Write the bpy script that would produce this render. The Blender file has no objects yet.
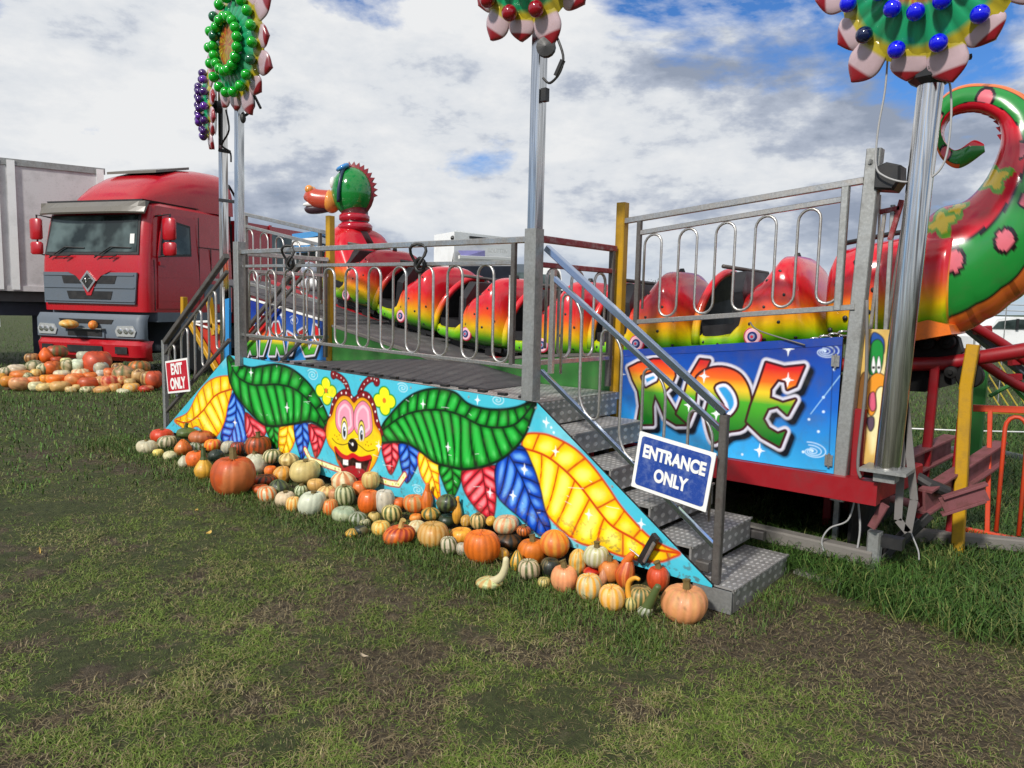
import bpy, math, random
import numpy as np
from math import sin, cos, pi, radians, sqrt, atan2, floor
from mathutils import Vector, Matrix
random.seed(7); RNG = np.random.default_rng(5)
scene = bpy.context.scene
COL = scene.collection
V = lambda *a: np.array(a, float)

# ------------------------------------------------------------------ camera
F = 740.0
CAM = V(1.80, -3.87, 1.6)
_az, _p, _ro = radians(40.05), radians(6.02), radians(1.3)
_f0 = V(-sin(_az), cos(_az), 0); _h = V(cos(_az), sin(_az), 0); _z = V(0, 0, 1)
FWD = _f0 * cos(_p) - _z * sin(_p); _up = _z * cos(_p) + _f0 * sin(_p)
RT = cos(_ro) * _h + sin(_ro) * _up; UPV = -sin(_ro) * _h + cos(_ro) * _up
def ray(x, y): return FWD + RT * (x - 512) / F - UPV * (y - 384) / F
def hit(x, y, ax, c):
    d = ray(x, y); return CAM + d * ((c - CAM[ax]) / d[ax])
def at(x, y, depth): return CAM + ray(x, y) * depth
def vf(lat, dep, z): return V(CAM[0], CAM[1], 0) + _h * lat + _f0 * dep + _z * z   # lateral / forward ground frame
cd = bpy.data.cameras.new('camera'); cam = bpy.data.objects.new('camera', cd); COL.objects.link(cam)
cd.sensor_width = 36; cd.lens = F / 1024 * 36; cd.clip_start = 0.05; cd.clip_end = 3000
m = Matrix.Identity(4)
for i in range(3):
    m[i][0], m[i][1], m[i][2], m[i][3] = RT[i], UPV[i], -FWD[i], CAM[i]
cam.matrix_world = m; scene.camera = cam

# ------------------------------------------------------------------ colours / materials
def lin(c): return c / 12.92 if c <= 0.04045 else ((c + 0.055) / 1.055) ** 2.4
def rgb(h, k=1.0):
    h = h.lstrip('#'); return tuple(lin(int(h[i:i + 2], 16) / 255) * k for i in (0, 2, 4))
def newmat(name):
    mt = bpy.data.materials.new(name); mt.use_nodes = True
    nt = mt.node_tree; b = nt.nodes['Principled BSDF']; return mt, nt, b
def N(nt, t, **kw):
    n = nt.nodes.new(t)
    for k, v in kw.items(): setattr(n, k, v)
    return n
def noise(nt, scale, detail=4, rough=.55, coord='Object'):
    tc = N(nt, 'ShaderNodeTexCoord'); n = N(nt, 'ShaderNodeTexNoise')
    n.inputs['Scale'].default_value = scale; n.inputs['Detail'].default_value = detail; n.inputs['Roughness'].default_value = rough
    nt.links.new(tc.outputs[coord], n.inputs['Vector']); return n
def ramp(nt, src, stops):
    r = N(nt, 'ShaderNodeValToRGB'); e = r.color_ramp.elements
    while len(e) < len(stops): e.new(0.5)
    for i, (p, c) in enumerate(stops):
        e[i].position = p; e[i].color = (*c, 1) if len(c) == 3 else c
    nt.links.new(src, r.inputs[0]); return r
def mixc(nt, fac, a, b):
    mx = N(nt, 'ShaderNodeMix', data_type='RGBA')
    for s, v in ((0, fac), (6, a), (7, b)):
        if hasattr(v, 'is_output') or hasattr(v, 'links'): nt.links.new(v, mx.inputs[s])
        else: mx.inputs[s].default_value = v if s == 0 else (*v, 1)
    return mx.outputs[2]
def bump(nt, b, src, strength=.2, dist=.01):
    bp = N(nt, 'ShaderNodeBump'); bp.inputs['Strength'].default_value = strength; bp.inputs['Distance'].default_value = dist
    nt.links.new(src, bp.inputs['Height']); nt.links.new(bp.outputs[0], b.inputs['Normal'])
def paint(name, c, rough=.4, metal=0.0, dirt=.35, dirtc=(.08, .06, .045), scale=6, bmp=.05, spec=.5, coat=0):
    """base colour with wear: large dirt patches and fine speckle"""
    mt, nt, b = newmat(name); c = rgb(c) if isinstance(c, str) else c
    n1 = noise(nt, scale, 6, .65); n2 = noise(nt, scale * 14, 3, .6)
    r1 = ramp(nt, n1.outputs[0], [(.48, (0, 0, 0)), (.78, (dirt,) * 3)])
    r2 = ramp(nt, n2.outputs[0], [(.55, (0, 0, 0)), (.8, (dirt * .7,) * 3)])
    c1 = mixc(nt, r1.outputs[0], c, dirtc); c2 = mixc(nt, r2.outputs[0], c1, dirtc)
    nt.links.new(c2, b.inputs['Base Color'])
    rr = ramp(nt, n1.outputs[0], [(.3, (rough * .8,) * 3), (.75, (min(1, rough * 1.5),) * 3)])
    nt.links.new(rr.outputs[0], b.inputs['Roughness'])
    b.inputs['Metallic'].default_value = metal; b.inputs['Specular IOR Level'].default_value = spec
    b.inputs['Coat Weight'].default_value = coat; b.inputs['Coat Roughness'].default_value = .1
    if bmp: bump(nt, b, n2.outputs[0], bmp, .005)
    return mt
def vcol(name, rough=.35, coat=.3, bmp=.0, bs=40, dirt=.15, emit=0):
    """colour painted per vertex (artwork, skins of fruit)"""
    mt, nt, b = newmat(name)
    a = N(nt, 'ShaderNodeAttribute', attribute_name='Col')
    n1 = noise(nt, 5, 6, .65); r1 = ramp(nt, n1.outputs[0], [(.5, (0, 0, 0)), (.8, (dirt,) * 3)])
    nt.links.new(mixc(nt, r1.outputs[0], a.outputs['Color'], (.1, .085, .06)), b.inputs['Base Color'])
    b.inputs['Roughness'].default_value = rough; b.inputs['Coat Weight'].default_value = coat; b.inputs['Coat Roughness'].default_value = .12
    if bmp: n2 = noise(nt, bs, 3); bump(nt, b, n2.outputs[0], bmp, .006)
    return mt
def nt_mix_attr(nt, a, b): return mixc(nt, .5, a, b)

M = {}
def galv(name, c, rough, metal, streak=.5, dark=(.09, .085, .08)):
    mt, nt, b = newmat(name)
    n1 = noise(nt, 9, 7, .7); n2 = noise(nt, 60, 3, .6)
    r1 = ramp(nt, n1.outputs[0], [(.38, (0, 0, 0)), (.7, (streak,) * 3)])
    r2 = ramp(nt, n2.outputs[0], [(.4, tuple(x * .8 for x in c)), (.65, c)])
    nt.links.new(mixc(nt, r1.outputs[0], r2.outputs[0], dark), b.inputs['Base Color'])
    b.inputs['Metallic'].default_value = metal
    rr = ramp(nt, n1.outputs[0], [(.3, (rough,) * 3), (.7, (min(1, rough + .3),) * 3)])
    nt.links.new(rr.outputs[0], b.inputs['Roughness']); bump(nt, b, n2.outputs[0], .06, .003)
    return mt
M['galv'] = galv('galvanised_steel', (.42, .43, .42), .42, .75, .45)
M['steel'] = galv('bare_steel_rail', (.62, .61, .58), .24, .9, .5, (.14, .09, .06))
M['darksteel'] = galv('weathered_dark_steel', (.17, .16, .15), .4, .6, .6, (.06, .04, .03))
M['alu'] = galv('aluminium_pole', (.62, .63, .63), .28, .9, .35)
M['chrome'] = galv('polished_chrome', (.8, .78, .76), .07, 1.0, .12, (.3, .26, .24))
def streaky(name, c, dark, rough=.1):  # vertical streaks in the base colour stand in for reflections on the poles
    mt, nt, b = newmat(name); tc = N(nt, 'ShaderNodeTexCoord'); mp = N(nt, 'ShaderNodeMapping'); mp.inputs['Scale'].default_value = (26, 26, .7); nt.links.new(tc.outputs['Object'], mp.inputs[0])
    n = N(nt, 'ShaderNodeTexNoise'); n.inputs['Scale'].default_value = 1; n.inputs['Detail'].default_value = 4; nt.links.new(mp.outputs[0], n.inputs['Vector'])
    r = ramp(nt, n.outputs[0], [(.38, dark), (.47, c), (.56, tuple(x * .55 for x in c)), (.64, tuple(min(1, x * 1.1) for x in c))]); nt.links.new(r.outputs[0], b.inputs['Base Color'])
    b.inputs['Metallic'].default_value = 1; b.inputs['Roughness'].default_value = rough; return mt
M['chromepole'] = streaky('streaked_chrome', (.78, .76, .73), (.16, .14, .13), .17); M['alustreak'] = streaky('streaked_aluminium', (.66, .67, .67), (.26, .27, .28), .24)
M['bluesteel'] = galv('polished_handrail', (.72, .78, .9), .1, 1.0, .2, (.25, .3, .4))
M['redrail'] = paint('red_and_bare_rail', '#8a2a30', .45, .2, .75, (.45, .42, .4), 14)
M['grime'] = paint('grimy_black', (.006, .006, .006), .6, 0, .12, (.03, .028, .025), 8, spec=.25)
mt, nt, b = newmat('polished_blue_steel'); b.inputs['Base Color'].default_value = (.42, .50, .66, 1); b.inputs['Metallic'].default_value = 1; b.inputs['Roughness'].default_value = .13; n_ = noise(nt, 30, 3); bump(nt, b, n_.outputs[0], .03, .002); M['bluesteel2'] = mt
M['yellow'] = paint('yellow_post_paint', '#b98c0c', .45, 0, .5, (.1, .07, .03), 7)
M['red'] = paint('chassis_red', '#8c0f1a', .4, 0, .4, (.07, .02, .02), 9)
M['orange'] = paint('orange_fence_paint', '#c8401c', .45, 0, .4, (.12, .05, .03), 8)
M['pinkrust'] = paint('faded_pink_primer', '#744246', .7, 0, .9, (.07, .03, .018), 11, .2)
M['black'] = paint('black_parts', (.012, .012, .013), .45, 0, .3, (.05, .045, .04), 8)
M['rubber'] = paint('tyre_rubber', (.02, .02, .02), .75, 0, .5, (.08, .07, .06), 12, .3)
M['seat'] = paint('black_seat_vinyl', (.012, .011, .013), .4, 0, .2, (.04, .04, .04), 8)
M['truckred'] = paint('lorry_red_paint', '#ad1220', .25, 0, .22, (.09, .02, .02), 3, 0, .5, .4)
M['truckgrey'] = paint('lorry_grey_plastic', '#59636e', .5, 0, .3, (.08, .08, .08), 4)
M['visor'] = paint('dirty_sun_visor', '#68645c', .3, 0, .7, (.12, .11, .1), 4)
M['box'] = paint('dirty_white_trailer', '#c4c2c4', .6, 0, .55, (.2, .2, .2), 2.2)
M['whitepaint'] = paint('white_vehicle_paint', '#e6e8e8', .35, 0, .25, (.25, .25, .24), 3)
M['white'] = paint('white_paint', (.75, .75, .73), .4, 0, .2, (.3, .3, .28), 6)
M['green'] = paint('green_fascia_paint', '#2f6f2c', .5, 0, .5, (.08, .12, .05), 5)
M['deck'] = paint('worn_deck_grey', '#4a484b', .75, .1, .5, (.22, .21, .2), 5, .3)
M['woodboard'] = paint('weathered_board', '#6d6964', .8, 0, .6, (.2, .19, .17), 7, .4)
M['cable'] = paint('black_cable', (.015, .015, .015), .5, 0, .1)
M['cablegrey'] = paint('grey_cable', (.35, .35, .35), .5, 0, .3)
M['strap'] = paint('grey_ratchet_strap', (.16, .15, .145), .8, 0, .4)
M['lampclear'] = paint('chrome_lamp_detail', (.8, .8, .8), .12, .6, .2)
M['bluepaint'] = paint('blue_painted_panel', '#2c84c0', .4, 0, .3, (.02, .08, .2), 5)
M['navy'] = paint('dark_blue_chassis', (.01, .015, .035), .5, 0, .3, (.04, .04, .05))
M['tyrewall'] = M['rubber']
mt, nt, b = newmat('dark_vehicle_glass'); b.inputs['Base Color'].default_value = (.03, .045, .045, 1); b.inputs['Roughness'].default_value = .06
n_ = noise(nt, 1.6, 3); r_ = ramp(nt, n_.outputs[0], [(.4, (.012, .02, .02)), (.65, (.1, .14, .14))]); nt.links.new(r_.outputs[0], b.inputs['Base Color'])
M['glass'] = mt
# chequer plate: raised diamonds made of a rotated sine grid
def chequer(name, c, s=34):
    mt, nt, b = newmat(name)
    tc = N(nt, 'ShaderNodeTexCoord'); sp = N(nt, 'ShaderNodeSeparateXYZ'); nt.links.new(tc.outputs['Object'], sp.inputs[0])
    def math_(op, a, b_=None):
        n = N(nt, 'ShaderNodeMath', operation=op)
        for i, v in enumerate((a, b_)):
            if v is None: continue
            if isinstance(v, (int, float)): n.inputs[i].default_value = v
            else: nt.links.new(v, n.inputs[i])
        return n.outputs[0]
    h = sp.outputs[1]; xz = math_('ADD', sp.outputs[0], sp.outputs[2])
    a = math_('SINE', math_('MULTIPLY', math_('ADD', math_('MULTIPLY', xz, 1.7), h), s * 1.5))
    c_ = math_('SINE', math_('MULTIPLY', math_('SUBTRACT', math_('MULTIPLY', xz, 1.7), h), s * 1.5))
    p = math_('MULTIPLY', a, c_)
    r = ramp(nt, p, [(.35, (0, 0, 0)), (.6, (1, 1, 1))])
    n1 = noise(nt, 5, 6, .7); rd = ramp(nt, n1.outputs[0], [(.4, (0, 0, 0)), (.7, (.75, .75, .75))])
    base = mixc(nt, r.outputs[0], tuple(x * .55 for x in c), tuple(min(1, x * 1.15) for x in c))
    nt.links.new(mixc(nt, rd.outputs[0], base, (.1, .095, .085)), b.inputs['Base Color'])
    b.inputs['Metallic'].default_value = .3; b.inputs['Roughness'].default_value = .4
    bump(nt, b, r.outputs[0], .6, .004); return mt
M['plate'] = chequer('chequer_plate', (.60, .59, .575))
M['plateside'] = chequer('chequer_plate_riser', (.58, .57, .55), 22)

# ------------------------------------------------------------------ mesh builder
def tag(o, label=None, cat=None, group=None, kind=None):
    for k, v in (('label', label), ('category', cat), ('group', group), ('kind', kind)):
        if v: o[k] = v
    return o
def empty(name, loc=(0, 0, 0), label=None, cat=None, group=None, rotz=0):
    o = bpy.data.objects.new(name, None); COL.objects.link(o); o.location = [float(x) for x in loc]; o.rotation_euler[2] = rotz
    o.empty_display_size = .1
    return tag(o, label, cat, group)
class MB:
    def __init__(s): s.v = []; s.f = []; s.m = []; s.c = []
    def add(s, vs, fs, mi=0, col=None):
        n = len(s.v); s.v += [tuple(map(float, v)) for v in vs]; s.f += [tuple(n + i for i in f) for f in fs]; s.m += [mi] * len(fs)
        if col is None: s.c += [(1, 1, 1)] * len(vs)
        elif isinstance(col, tuple): s.c += [col] * len(vs)
        else: s.c += [tuple(c) for c in col]
        return s
    def box(s, lo, hi, mi=0, col=None, mat=None):
        (a, b, c), (d, e, f) = lo, hi
        vs = [(a, b, c), (d, b, c), (d, e, c), (a, e, c), (a, b, f), (d, b, f), (d, e, f), (a, e, f)]
        if mat is not None: vs = [mat @ Vector(v) for v in vs]
        return s.add(vs, [(0, 3, 2, 1), (4, 5, 6, 7), (0, 1, 5, 4), (1, 2, 6, 5), (2, 3, 7, 6), (3, 0, 4, 7)], mi, col)
    def bar(s, p, q, w, h=None, up=(0, 0, 1), mi=0, col=None, bev=.12):
        """rectangular section bar with small chamfers"""
        p = V(*p); q = V(*q); h = h or w; d = q - p; d /= np.linalg.norm(d); u = V(*up)
        if abs(d @ u) > .97: u = V(0, 1, 0)
        r = np.cross(d, u); r /= np.linalg.norm(r); u = np.cross(r, d)
        a, b_ = w / 2, h / 2; k = min(w, h) * bev
        sec = [(-a + k, -b_), (a - k, -b_), (a, -b_ + k), (a, b_ - k), (a - k, b_), (-a + k, b_), (-a, b_ - k), (-a, -b_ + k)]
        vs = [P + r * x + u * y for P in (p, q) for x, y in sec]; n = 8
        return s.add(vs, [(i, (i + 1) % n, n + (i + 1) % n, n + i) for i in range(n)] + [tuple(range(n))[::-1], tuple(range(n, 2 * n))], mi, col)
    def tube(s, pts, r, n=8, closed=False, mi=0, col=None, cap=True):
        P = [V(*p) for p in pts]; K = len(P); R = r if hasattr(r, '__len__') else [r] * K
        T = []
        for i in range(K):
            a = P[(i - 1) % K] if closed or i > 0 else P[i]; b_ = P[(i + 1) % K] if closed or i < K - 1 else P[i]
            t = b_ - a; T.append(t / (np.linalg.norm(t) + 1e-12))
        u = np.cross(T[0], V(0, 0, 1))
        if np.linalg.norm(u) < .1: u = np.cross(T[0], V(0, 1, 0))
        u /= np.linalg.norm(u); vs = []
        for i in range(K):
            u = u - T[i] * (u @ T[i]); u /= np.linalg.norm(u); w = np.cross(T[i], u)
            for k in range(n): vs.append(P[i] + R[i] * (u * cos(2 * pi * k / n) + w * sin(2 * pi * k / n)))
        fs = [(i * n + k, i * n + (k + 1) % n, ((i + 1) % K) * n + (k + 1) % n, ((i + 1) % K) * n + k) for i in range(K if closed else K - 1) for k in range(n)]
        if not closed and cap: fs += [tuple(range(n))[::-1], tuple(range((K - 1) * n, K * n))]
        return s.add(vs, fs, mi, col)
    def lathe(s, prof, c, axis=(0, 0, 1), n=20, mi=0, col=None):
        """prof = [(radius, height)]; solid of revolution about axis through c"""
        c = V(*c); a = V(*axis); a /= np.linalg.norm(a); u = np.cross(a, V(0, 0, 1))
        if np.linalg.norm(u) < .1: u = V(1, 0, 0)
        u /= np.linalg.norm(u); w = np.cross(a, u); vs = []
        for r, h in prof:
            for k in range(n): vs.append(c + a * h + r * (u * cos(2 * pi * k / n) + w * sin(2 * pi * k / n)))
        K = len(prof); fs = [(i * n + k, i * n + (k + 1) % n, (i + 1) * n + (k + 1) % n, (i + 1) * n + k) for i in range(K - 1) for k in range(n)]
        fs += [tuple(range(n))[::-1], tuple(range((K - 1) * n, K * n))]
        if isinstance(col, list) and len(col) == K: col = [cc for cc in col for _ in range(n)]
        return s.add(vs, fs, mi, col)
    def ball(s, c, r, n=12, k=8, sc=(1, 1, 1), mi=0, col=None):
        vs = []; fs = []
        for i in range(k + 1):
            t = pi * i / k
            for j in range(n): a = 2 * pi * j / n; vs.append((c[0] + r * sc[0] * sin(t) * cos(a), c[1] + r * sc[1] * sin(t) * sin(a), c[2] + r * sc[2] * cos(t)))
        for i in range(k):
            for j in range(n): fs.append((i * n + j, (i + 1) * n + j, (i + 1) * n + (j + 1) % n, i * n + (j + 1) % n))
        return s.add(vs, fs, mi, col)
    def prism(s, poly, n, d, mi=0, col=None):
        """extrude a planar 3-D polygon by vector n*d"""
        P = [V(*p) for p in poly]; n = V(*n) * d; k = len(P)
        vs = P + [p + n for p in P]
        return s.add(vs, [tuple(range(k))[::-1], tuple(range(k, 2 * k))] + [(i, (i + 1) % k, k + (i + 1) % k, k + i) for i in range(k)], mi, col)
    def loft(s, secs, mi=0, col=None, cap=True, closed=True):
        n = len(secs[0]); K = len(secs); vs = [p for sec in secs for p in sec]
        rng = range(n) if closed else range(n - 1)
        fs = [(i * n + k, i * n + (k + 1) % n, (i + 1) * n + (k + 1) % n, (i + 1) * n + k) for i in range(K - 1) for k in rng]
        if cap: fs += [tuple(range(n))[::-1], tuple(range((K - 1) * n, K * n))]
        return s.add(vs, fs, mi, col)
    def build(s, name, mats, parent=None, smooth=False, local=False, fix=True, angle=None):
        me = bpy.data.meshes.new(name); v = np.array(s.v, float)
        if parent is not None and not local:
            off = V(0, 0, 0); p = parent
            while p is not None: off += np.array(p.location); p = p.parent
            v = v - off
        me.from_pydata([tuple(x) for x in v], [], s.f)
        mats = mats if isinstance(mats, (list, tuple)) else [mats]
        for m_ in mats: me.materials.append(m_)
        if len(mats) > 1: me.polygons.foreach_set('material_index', s.m)
        if any(c != (1, 1, 1) for c in s.c):
            at_ = me.color_attributes.new('Col', 'FLOAT_COLOR', 'POINT')
            at_.data.foreach_set('color', np.hstack([np.array(s.c, float), np.ones((len(s.c), 1))]).ravel())
        if fix:
            import bmesh
            bm = bmesh.new(); bm.from_mesh(me); bmesh.ops.recalc_face_normals(bm, faces=bm.faces); bm.to_mesh(me); bm.free()
        if smooth:
            me.polygons.foreach_set('use_smooth', [True] * len(me.polygons))
            if angle: 
                try: me.set_sharp_from_angle(angle=radians(angle))
                except Exception: pass
        me.update(); o = bpy.data.objects.new(name, me); COL.objects.link(o)
        if parent is not None: o.parent = parent
        return o
def crv(pts, n=8, closed=False):
    """Catmull-Rom through points (any dimension)"""
    P = np.array(pts, float); K = len(P); out = []
    for i in range(K if closed else K - 1):
        if closed: a, b_, c, d = P[(i - 1) % K], P[i], P[(i + 1) % K], P[(i + 2) % K]
        else: a, b_, c, d = P[max(i - 1, 0)], P[i], P[i + 1], P[min(i + 2, K - 1)]
        for t in np.arange(n) / n:
            out.append(.5 * ((2 * b_) + (c - a) * t + (2 * a - 5 * b_ + 4 * c - d) * t * t + (3 * b_ - a - 3 * c + d) * t ** 3))
    if not closed: out.append(P[-1])
    return np.array(out)
def text_mesh(txt, size, M4, name, mat, parent, bold=.012, thick=.002, sx=1.0, align='CENTER'):
    cu = bpy.data.curves.new(name, 'FONT'); cu.body = txt; cu.size = size; cu.align_x = align; cu.align_y = 'CENTER'; cu.offset = bold; cu.extrude = thick
    ob = bpy.data.objects.new(name + '_src', cu); COL.objects.link(ob)
    dg = bpy.context.evaluated_depsgraph_get(); me = bpy.data.meshes.new_from_object(ob.evaluated_get(dg))
    bpy.data.objects.remove(ob)
    me.transform(M4 @ Matrix.Diagonal((sx, 1, 1, 1))); me.materials.clear(); me.materials.append(mat); me.name = name
    o = bpy.data.objects.new(name, me); COL.objects.link(o); o.parent = parent; return o
def frame4(o, x, y):
    x = V(*x); y = V(*y); x = x / np.linalg.norm(x); y = y - x * (y @ x); y /= np.linalg.norm(y); z = np.cross(x, y)
    return Matrix([[x[0], y[0], z[0], o[0]], [x[1], y[1], z[1], o[1]], [x[2], y[2], z[2], o[2]], [0, 0, 0, 1]])

# ------------------------------------------------------------------ numpy noise
_perm = np.random.default_rng(11).random((256, 256))
def vnoise(x, y):
    xi = np.floor(x).astype(int); yi = np.floor(y).astype(int); fx = x - xi; fy = y - yi
    fx = fx * fx * (3 - 2 * fx); fy = fy * fy * (3 - 2 * fy); g = lambda a, b_: _perm[a & 255, b_ & 255]
    return (g(xi, yi) * (1 - fx) + g(xi + 1, yi) * fx) * (1 - fy) + (g(xi, yi + 1) * (1 - fx) + g(xi + 1, yi + 1) * fx) * fy
def fbm(x, y, o=4):
    s = 0; a = .5; t = 0
    for i in range(o): s = s + a * vnoise(x * 2 ** i + 17.3 * i, y * 2 ** i + 9.1 * i); t += a; a *= .55
    return s / t
# ------------------------------------------------------------------ paintings: colour computed per vertex of a fine grid
class Art:
    def __init__(s, P): s.P = P; s.C = np.zeros((len(P), 3)); s.aa = .0045
    def near(s, poly, mg):
        lo = poly.min(0) - mg; hi = poly.max(0) + mg
        return np.where(((s.P > lo) & (s.P < hi)).all(1))[0]
    @staticmethod
    def seg(Q, A, B):
        """distance, segment index and parameter of the nearest point of the polyline A->B for each Q"""
        best = np.full(len(Q), 1e9); bi = np.zeros(len(Q), int); bt = np.zeros(len(Q)); sd = np.zeros(len(Q))
        for i in range(len(A)):
            d = B[i] - A[i]; L = d @ d + 1e-12; w = Q - A[i]; t = np.clip(w @ d / L, 0, 1)
            r = w - t[:, None] * d; q = np.sqrt((r * r).sum(1)); k = q < best
            best[k] = q[k]; bi[k] = i; bt[k] = t[k]; sd[k] = np.sign(d[0] * w[k, 1] - d[1] * w[k, 0])
        return best, bi, bt, sd
    def sdf(s, poly, Q):
        A = poly; B = np.roll(poly, -1, 0); d, *_ = s.seg(Q, A, B); ins = np.zeros(len(Q), bool)
        for a, b_ in zip(A, B):
            c = (a[1] > Q[:, 1]) != (b_[1] > Q[:, 1])
            with np.errstate(divide='ignore', invalid='ignore'): x = (b_[0] - a[0]) * (Q[:, 1] - a[1]) / (b_[1] - a[1]) + a[0]
            ins ^= c & (Q[:, 0] < x)
        return np.where(ins, -d, d)
    def put(s, idx, cov, col):
        cov = np.clip(cov, 0, 1)[:, None]; s.C[idx] = s.C[idx] * (1 - cov) + np.asarray(col) * cov
    def fill(s, poly, col, feather=None, grow=0):
        poly = np.asarray(poly, float); f = feather or s.aa; i = s.near(poly, f + abs(grow) + .01)
        if not len(i): return
        d = s.sdf(poly, s.P[i]) - grow; c = col(s.P[i], -d) if callable(col) else col
        s.put(i, .5 - d / (2 * f), c)
    def line(s, pts, w, col, feather=None, closed=False, taper=False):
        pts = np.asarray(pts, float); f = feather or s.aa; i = s.near(pts, w + f + .01)
        if not len(i): return
        A, B = (pts, np.roll(pts, -1, 0)) if closed else (pts[:-1], pts[1:])
        d, bi, bt, _ = s.seg(s.P[i], A, B); ww = w
        if taper: ww = w * (1 - ((bi + bt) / len(A)) ** 2)
        s.put(i, .5 - (d - ww) / (2 * f), col)
    def blob(s, c, r, col, ry=None, ang=0, feather=None):
        a = np.linspace(0, 2 * pi, 24, endpoint=False); ry = ry or r
        x, y = r * np.cos(a), ry * np.sin(a)
        s.fill(np.stack([c[0] + x * cos(ang) - y * sin(ang), c[1] + x * sin(ang) + y * cos(ang)], 1), col, feather)
    def spark(s, c, r, col=(.95, .97, 1)):
        for a, k in ((pi / 2, 1), (0, .8), (pi / 4, .4), (-pi / 4, .4)):
            d = V(cos(a), sin(a)) * r * k * .8; s.line(np.array([c, c + d]), .0045 * r / .05, col, .004, taper=True); s.line(np.array([c, c - d]), .006 * r / .05, col, .004, taper=True)
    def swirl(s, c, r, col, turns=2.4, asp=.6):
        t = np.linspace(0, 1, 40); a = t * turns * 2 * pi
        s.line(np.stack([c[0] + r * t * np.cos(a), c[1] + asp * r * t * np.sin(a)], 1), .001, col, .006)
    def leaf(s, outl, rib, dark, mid, light, vein, sp=.07, slant=.9, vw=.0035, edge=None, ew=.006):
        i = s.near(outl, .03)
        if not len(i): return
        Q = s.P[i]; d = s.sdf(outl, Q)
        rb, bi, bt, sd = s.seg(Q, rib[:-1], rib[1:]); L = np.r_[0, np.cumsum(np.linalg.norm(np.diff(rib, axis=0), axis=1))]
        ar = L[bi] + bt * (L[bi + 1] - L[bi]); ph = (ar - slant * rb) / sp + .5 * (sd > 0); fr = ph - np.floor(ph)
        inn = np.clip(-d / (.9 * sp), 0, 1); puff = (np.sin(pi * fr) ** .9) * (.25 + .75 * np.clip(inn * 1.6, 0, 1)) * (.45 + .55 * np.clip(rb / (.35 * sp), 0, 1))
        dark, mid, light = map(np.array, (dark, mid, light)); p = puff[:, None]
        c = np.where(p < .5, dark + (mid - dark) * p * 2, mid + (light - mid) * (p - .5) * 2)
        hl = np.clip(1 - np.abs(fr - .55) / .16, 0, 1) * np.clip(1 - np.abs(inn - .6) / .4, 0, 1) * np.clip(rb / sp - .3, 0, 1); c = c + (light * 1.05 + .12 - c) * (.6 * hl)[:, None]
        vd = np.minimum(fr, 1 - fr) * sp / sqrt(1 + slant ** 2); vk = np.clip(.5 - (vd - vw) / (2 * s.aa), 0, 1) * (rb > 0); rk = np.clip(.5 - (rb - vw * 1.5) / (2 * s.aa), 0, 1)
        k = np.maximum(vk, rk)[:, None]; c = c * (1 - k) + np.array(vein) * k
        s.put(i, .5 - d / (2 * s.aa), c); s.line(outl, ew, edge if edge is not None else vein, .006, closed=True)
def panel_grid(name, X0, X1, zb, zt, y, nx, nz, paint_fn, mat, parent, thick=.03, backmat=None):
    """upright painted board in a plane of constant Y: columns run exactly from bottom(x) to top(x)"""
    xs = np.linspace(X0, X1, nx); t = np.linspace(0, 1, nz)
    B = np.array([zb(x) for x in xs]); T = np.array([zt(x) for x in xs])
    X = np.repeat(xs[:, None], nz, 1); Z = B[:, None] + (T - B)[:, None] * t[None]
    P = np.stack([X.ravel(), Z.ravel()], 1); A = Art(P); paint_fn(A)
    n = nx * nz; off = np.array(parent.location)
    verts = np.empty((n + 4 * nx, 3)); verts[:n, 0] = X.ravel(); verts[:n, 1] = y; verts[:n, 2] = Z.ravel()
    # rim + back
    rim = []
    for yy in (y, y + thick):
        for zz in (B, T): rim.append(np.stack([xs, np.full(nx, yy), zz], 1))
    verts[n:] = np.concatenate(rim) ; verts -= off
    i, j = np.meshgrid(np.arange(nx - 1), np.arange(nz - 1), indexing='ij'); a = (i * nz + j).ravel()
    q = np.stack([a, a + nz, a + nz + 1, a + 1], 1)
    k = np.arange(nx - 1) + n; fb, ft, bb, bt = k, k + nx, k + 2 * nx, k + 3 * nx
    q = np.concatenate([q, np.stack([fb, bb, bb + 1, fb + 1], 1), np.stack([ft, ft + 1, bt + 1, bt], 1), np.stack([bb, bt, bt + 1, bb + 1], 1),
        np.array([[n, n + nx, n + 3 * nx, n + 2 * nx]]), np.array([[n + nx - 1, n + 3 * nx - 1, n + 4 * nx - 1, n + 2 * nx - 1]])])
    me = bpy.data.meshes.new(name); me.vertices.add(len(verts)); me.vertices.foreach_set('co', verts.ravel())
    me.loops.add(q.size); me.loops.foreach_set('vertex_index', q.ravel().astype(np.int32)); me.polygons.add(len(q))
    me.polygons.foreach_set('loop_start', np.arange(0, q.size, 4, dtype=np.int32)); me.update(calc_edges=True)
    me.materials.append(mat); me.materials.append(backmat or M['black'])
    mi = np.zeros(len(q), np.int32); mi[(nx - 1) * (nz - 1):] = 1; me.polygons.foreach_set('material_index', mi)
    c = np.ones((len(verts), 4)); c[:n, :3] = np.clip(A.C, 0, 1)
    at_ = me.color_attributes.new('Col', 'FLOAT_COLOR', 'POINT'); at_.data.foreach_set('color', c.ravel())
    o = bpy.data.objects.new(name, me); COL.objects.link(o); o.parent = parent; return o
def px(pts, org, s, y):
    """photo-zoom coordinates -> (X, Z) on the upright plane Y = y"""
    return np.array([[h_[0], h_[2]] for h_ in (hit(org[0] + p[0] / s, org[1] + p[1] / s, 1, y) for p in pts)])

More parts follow.
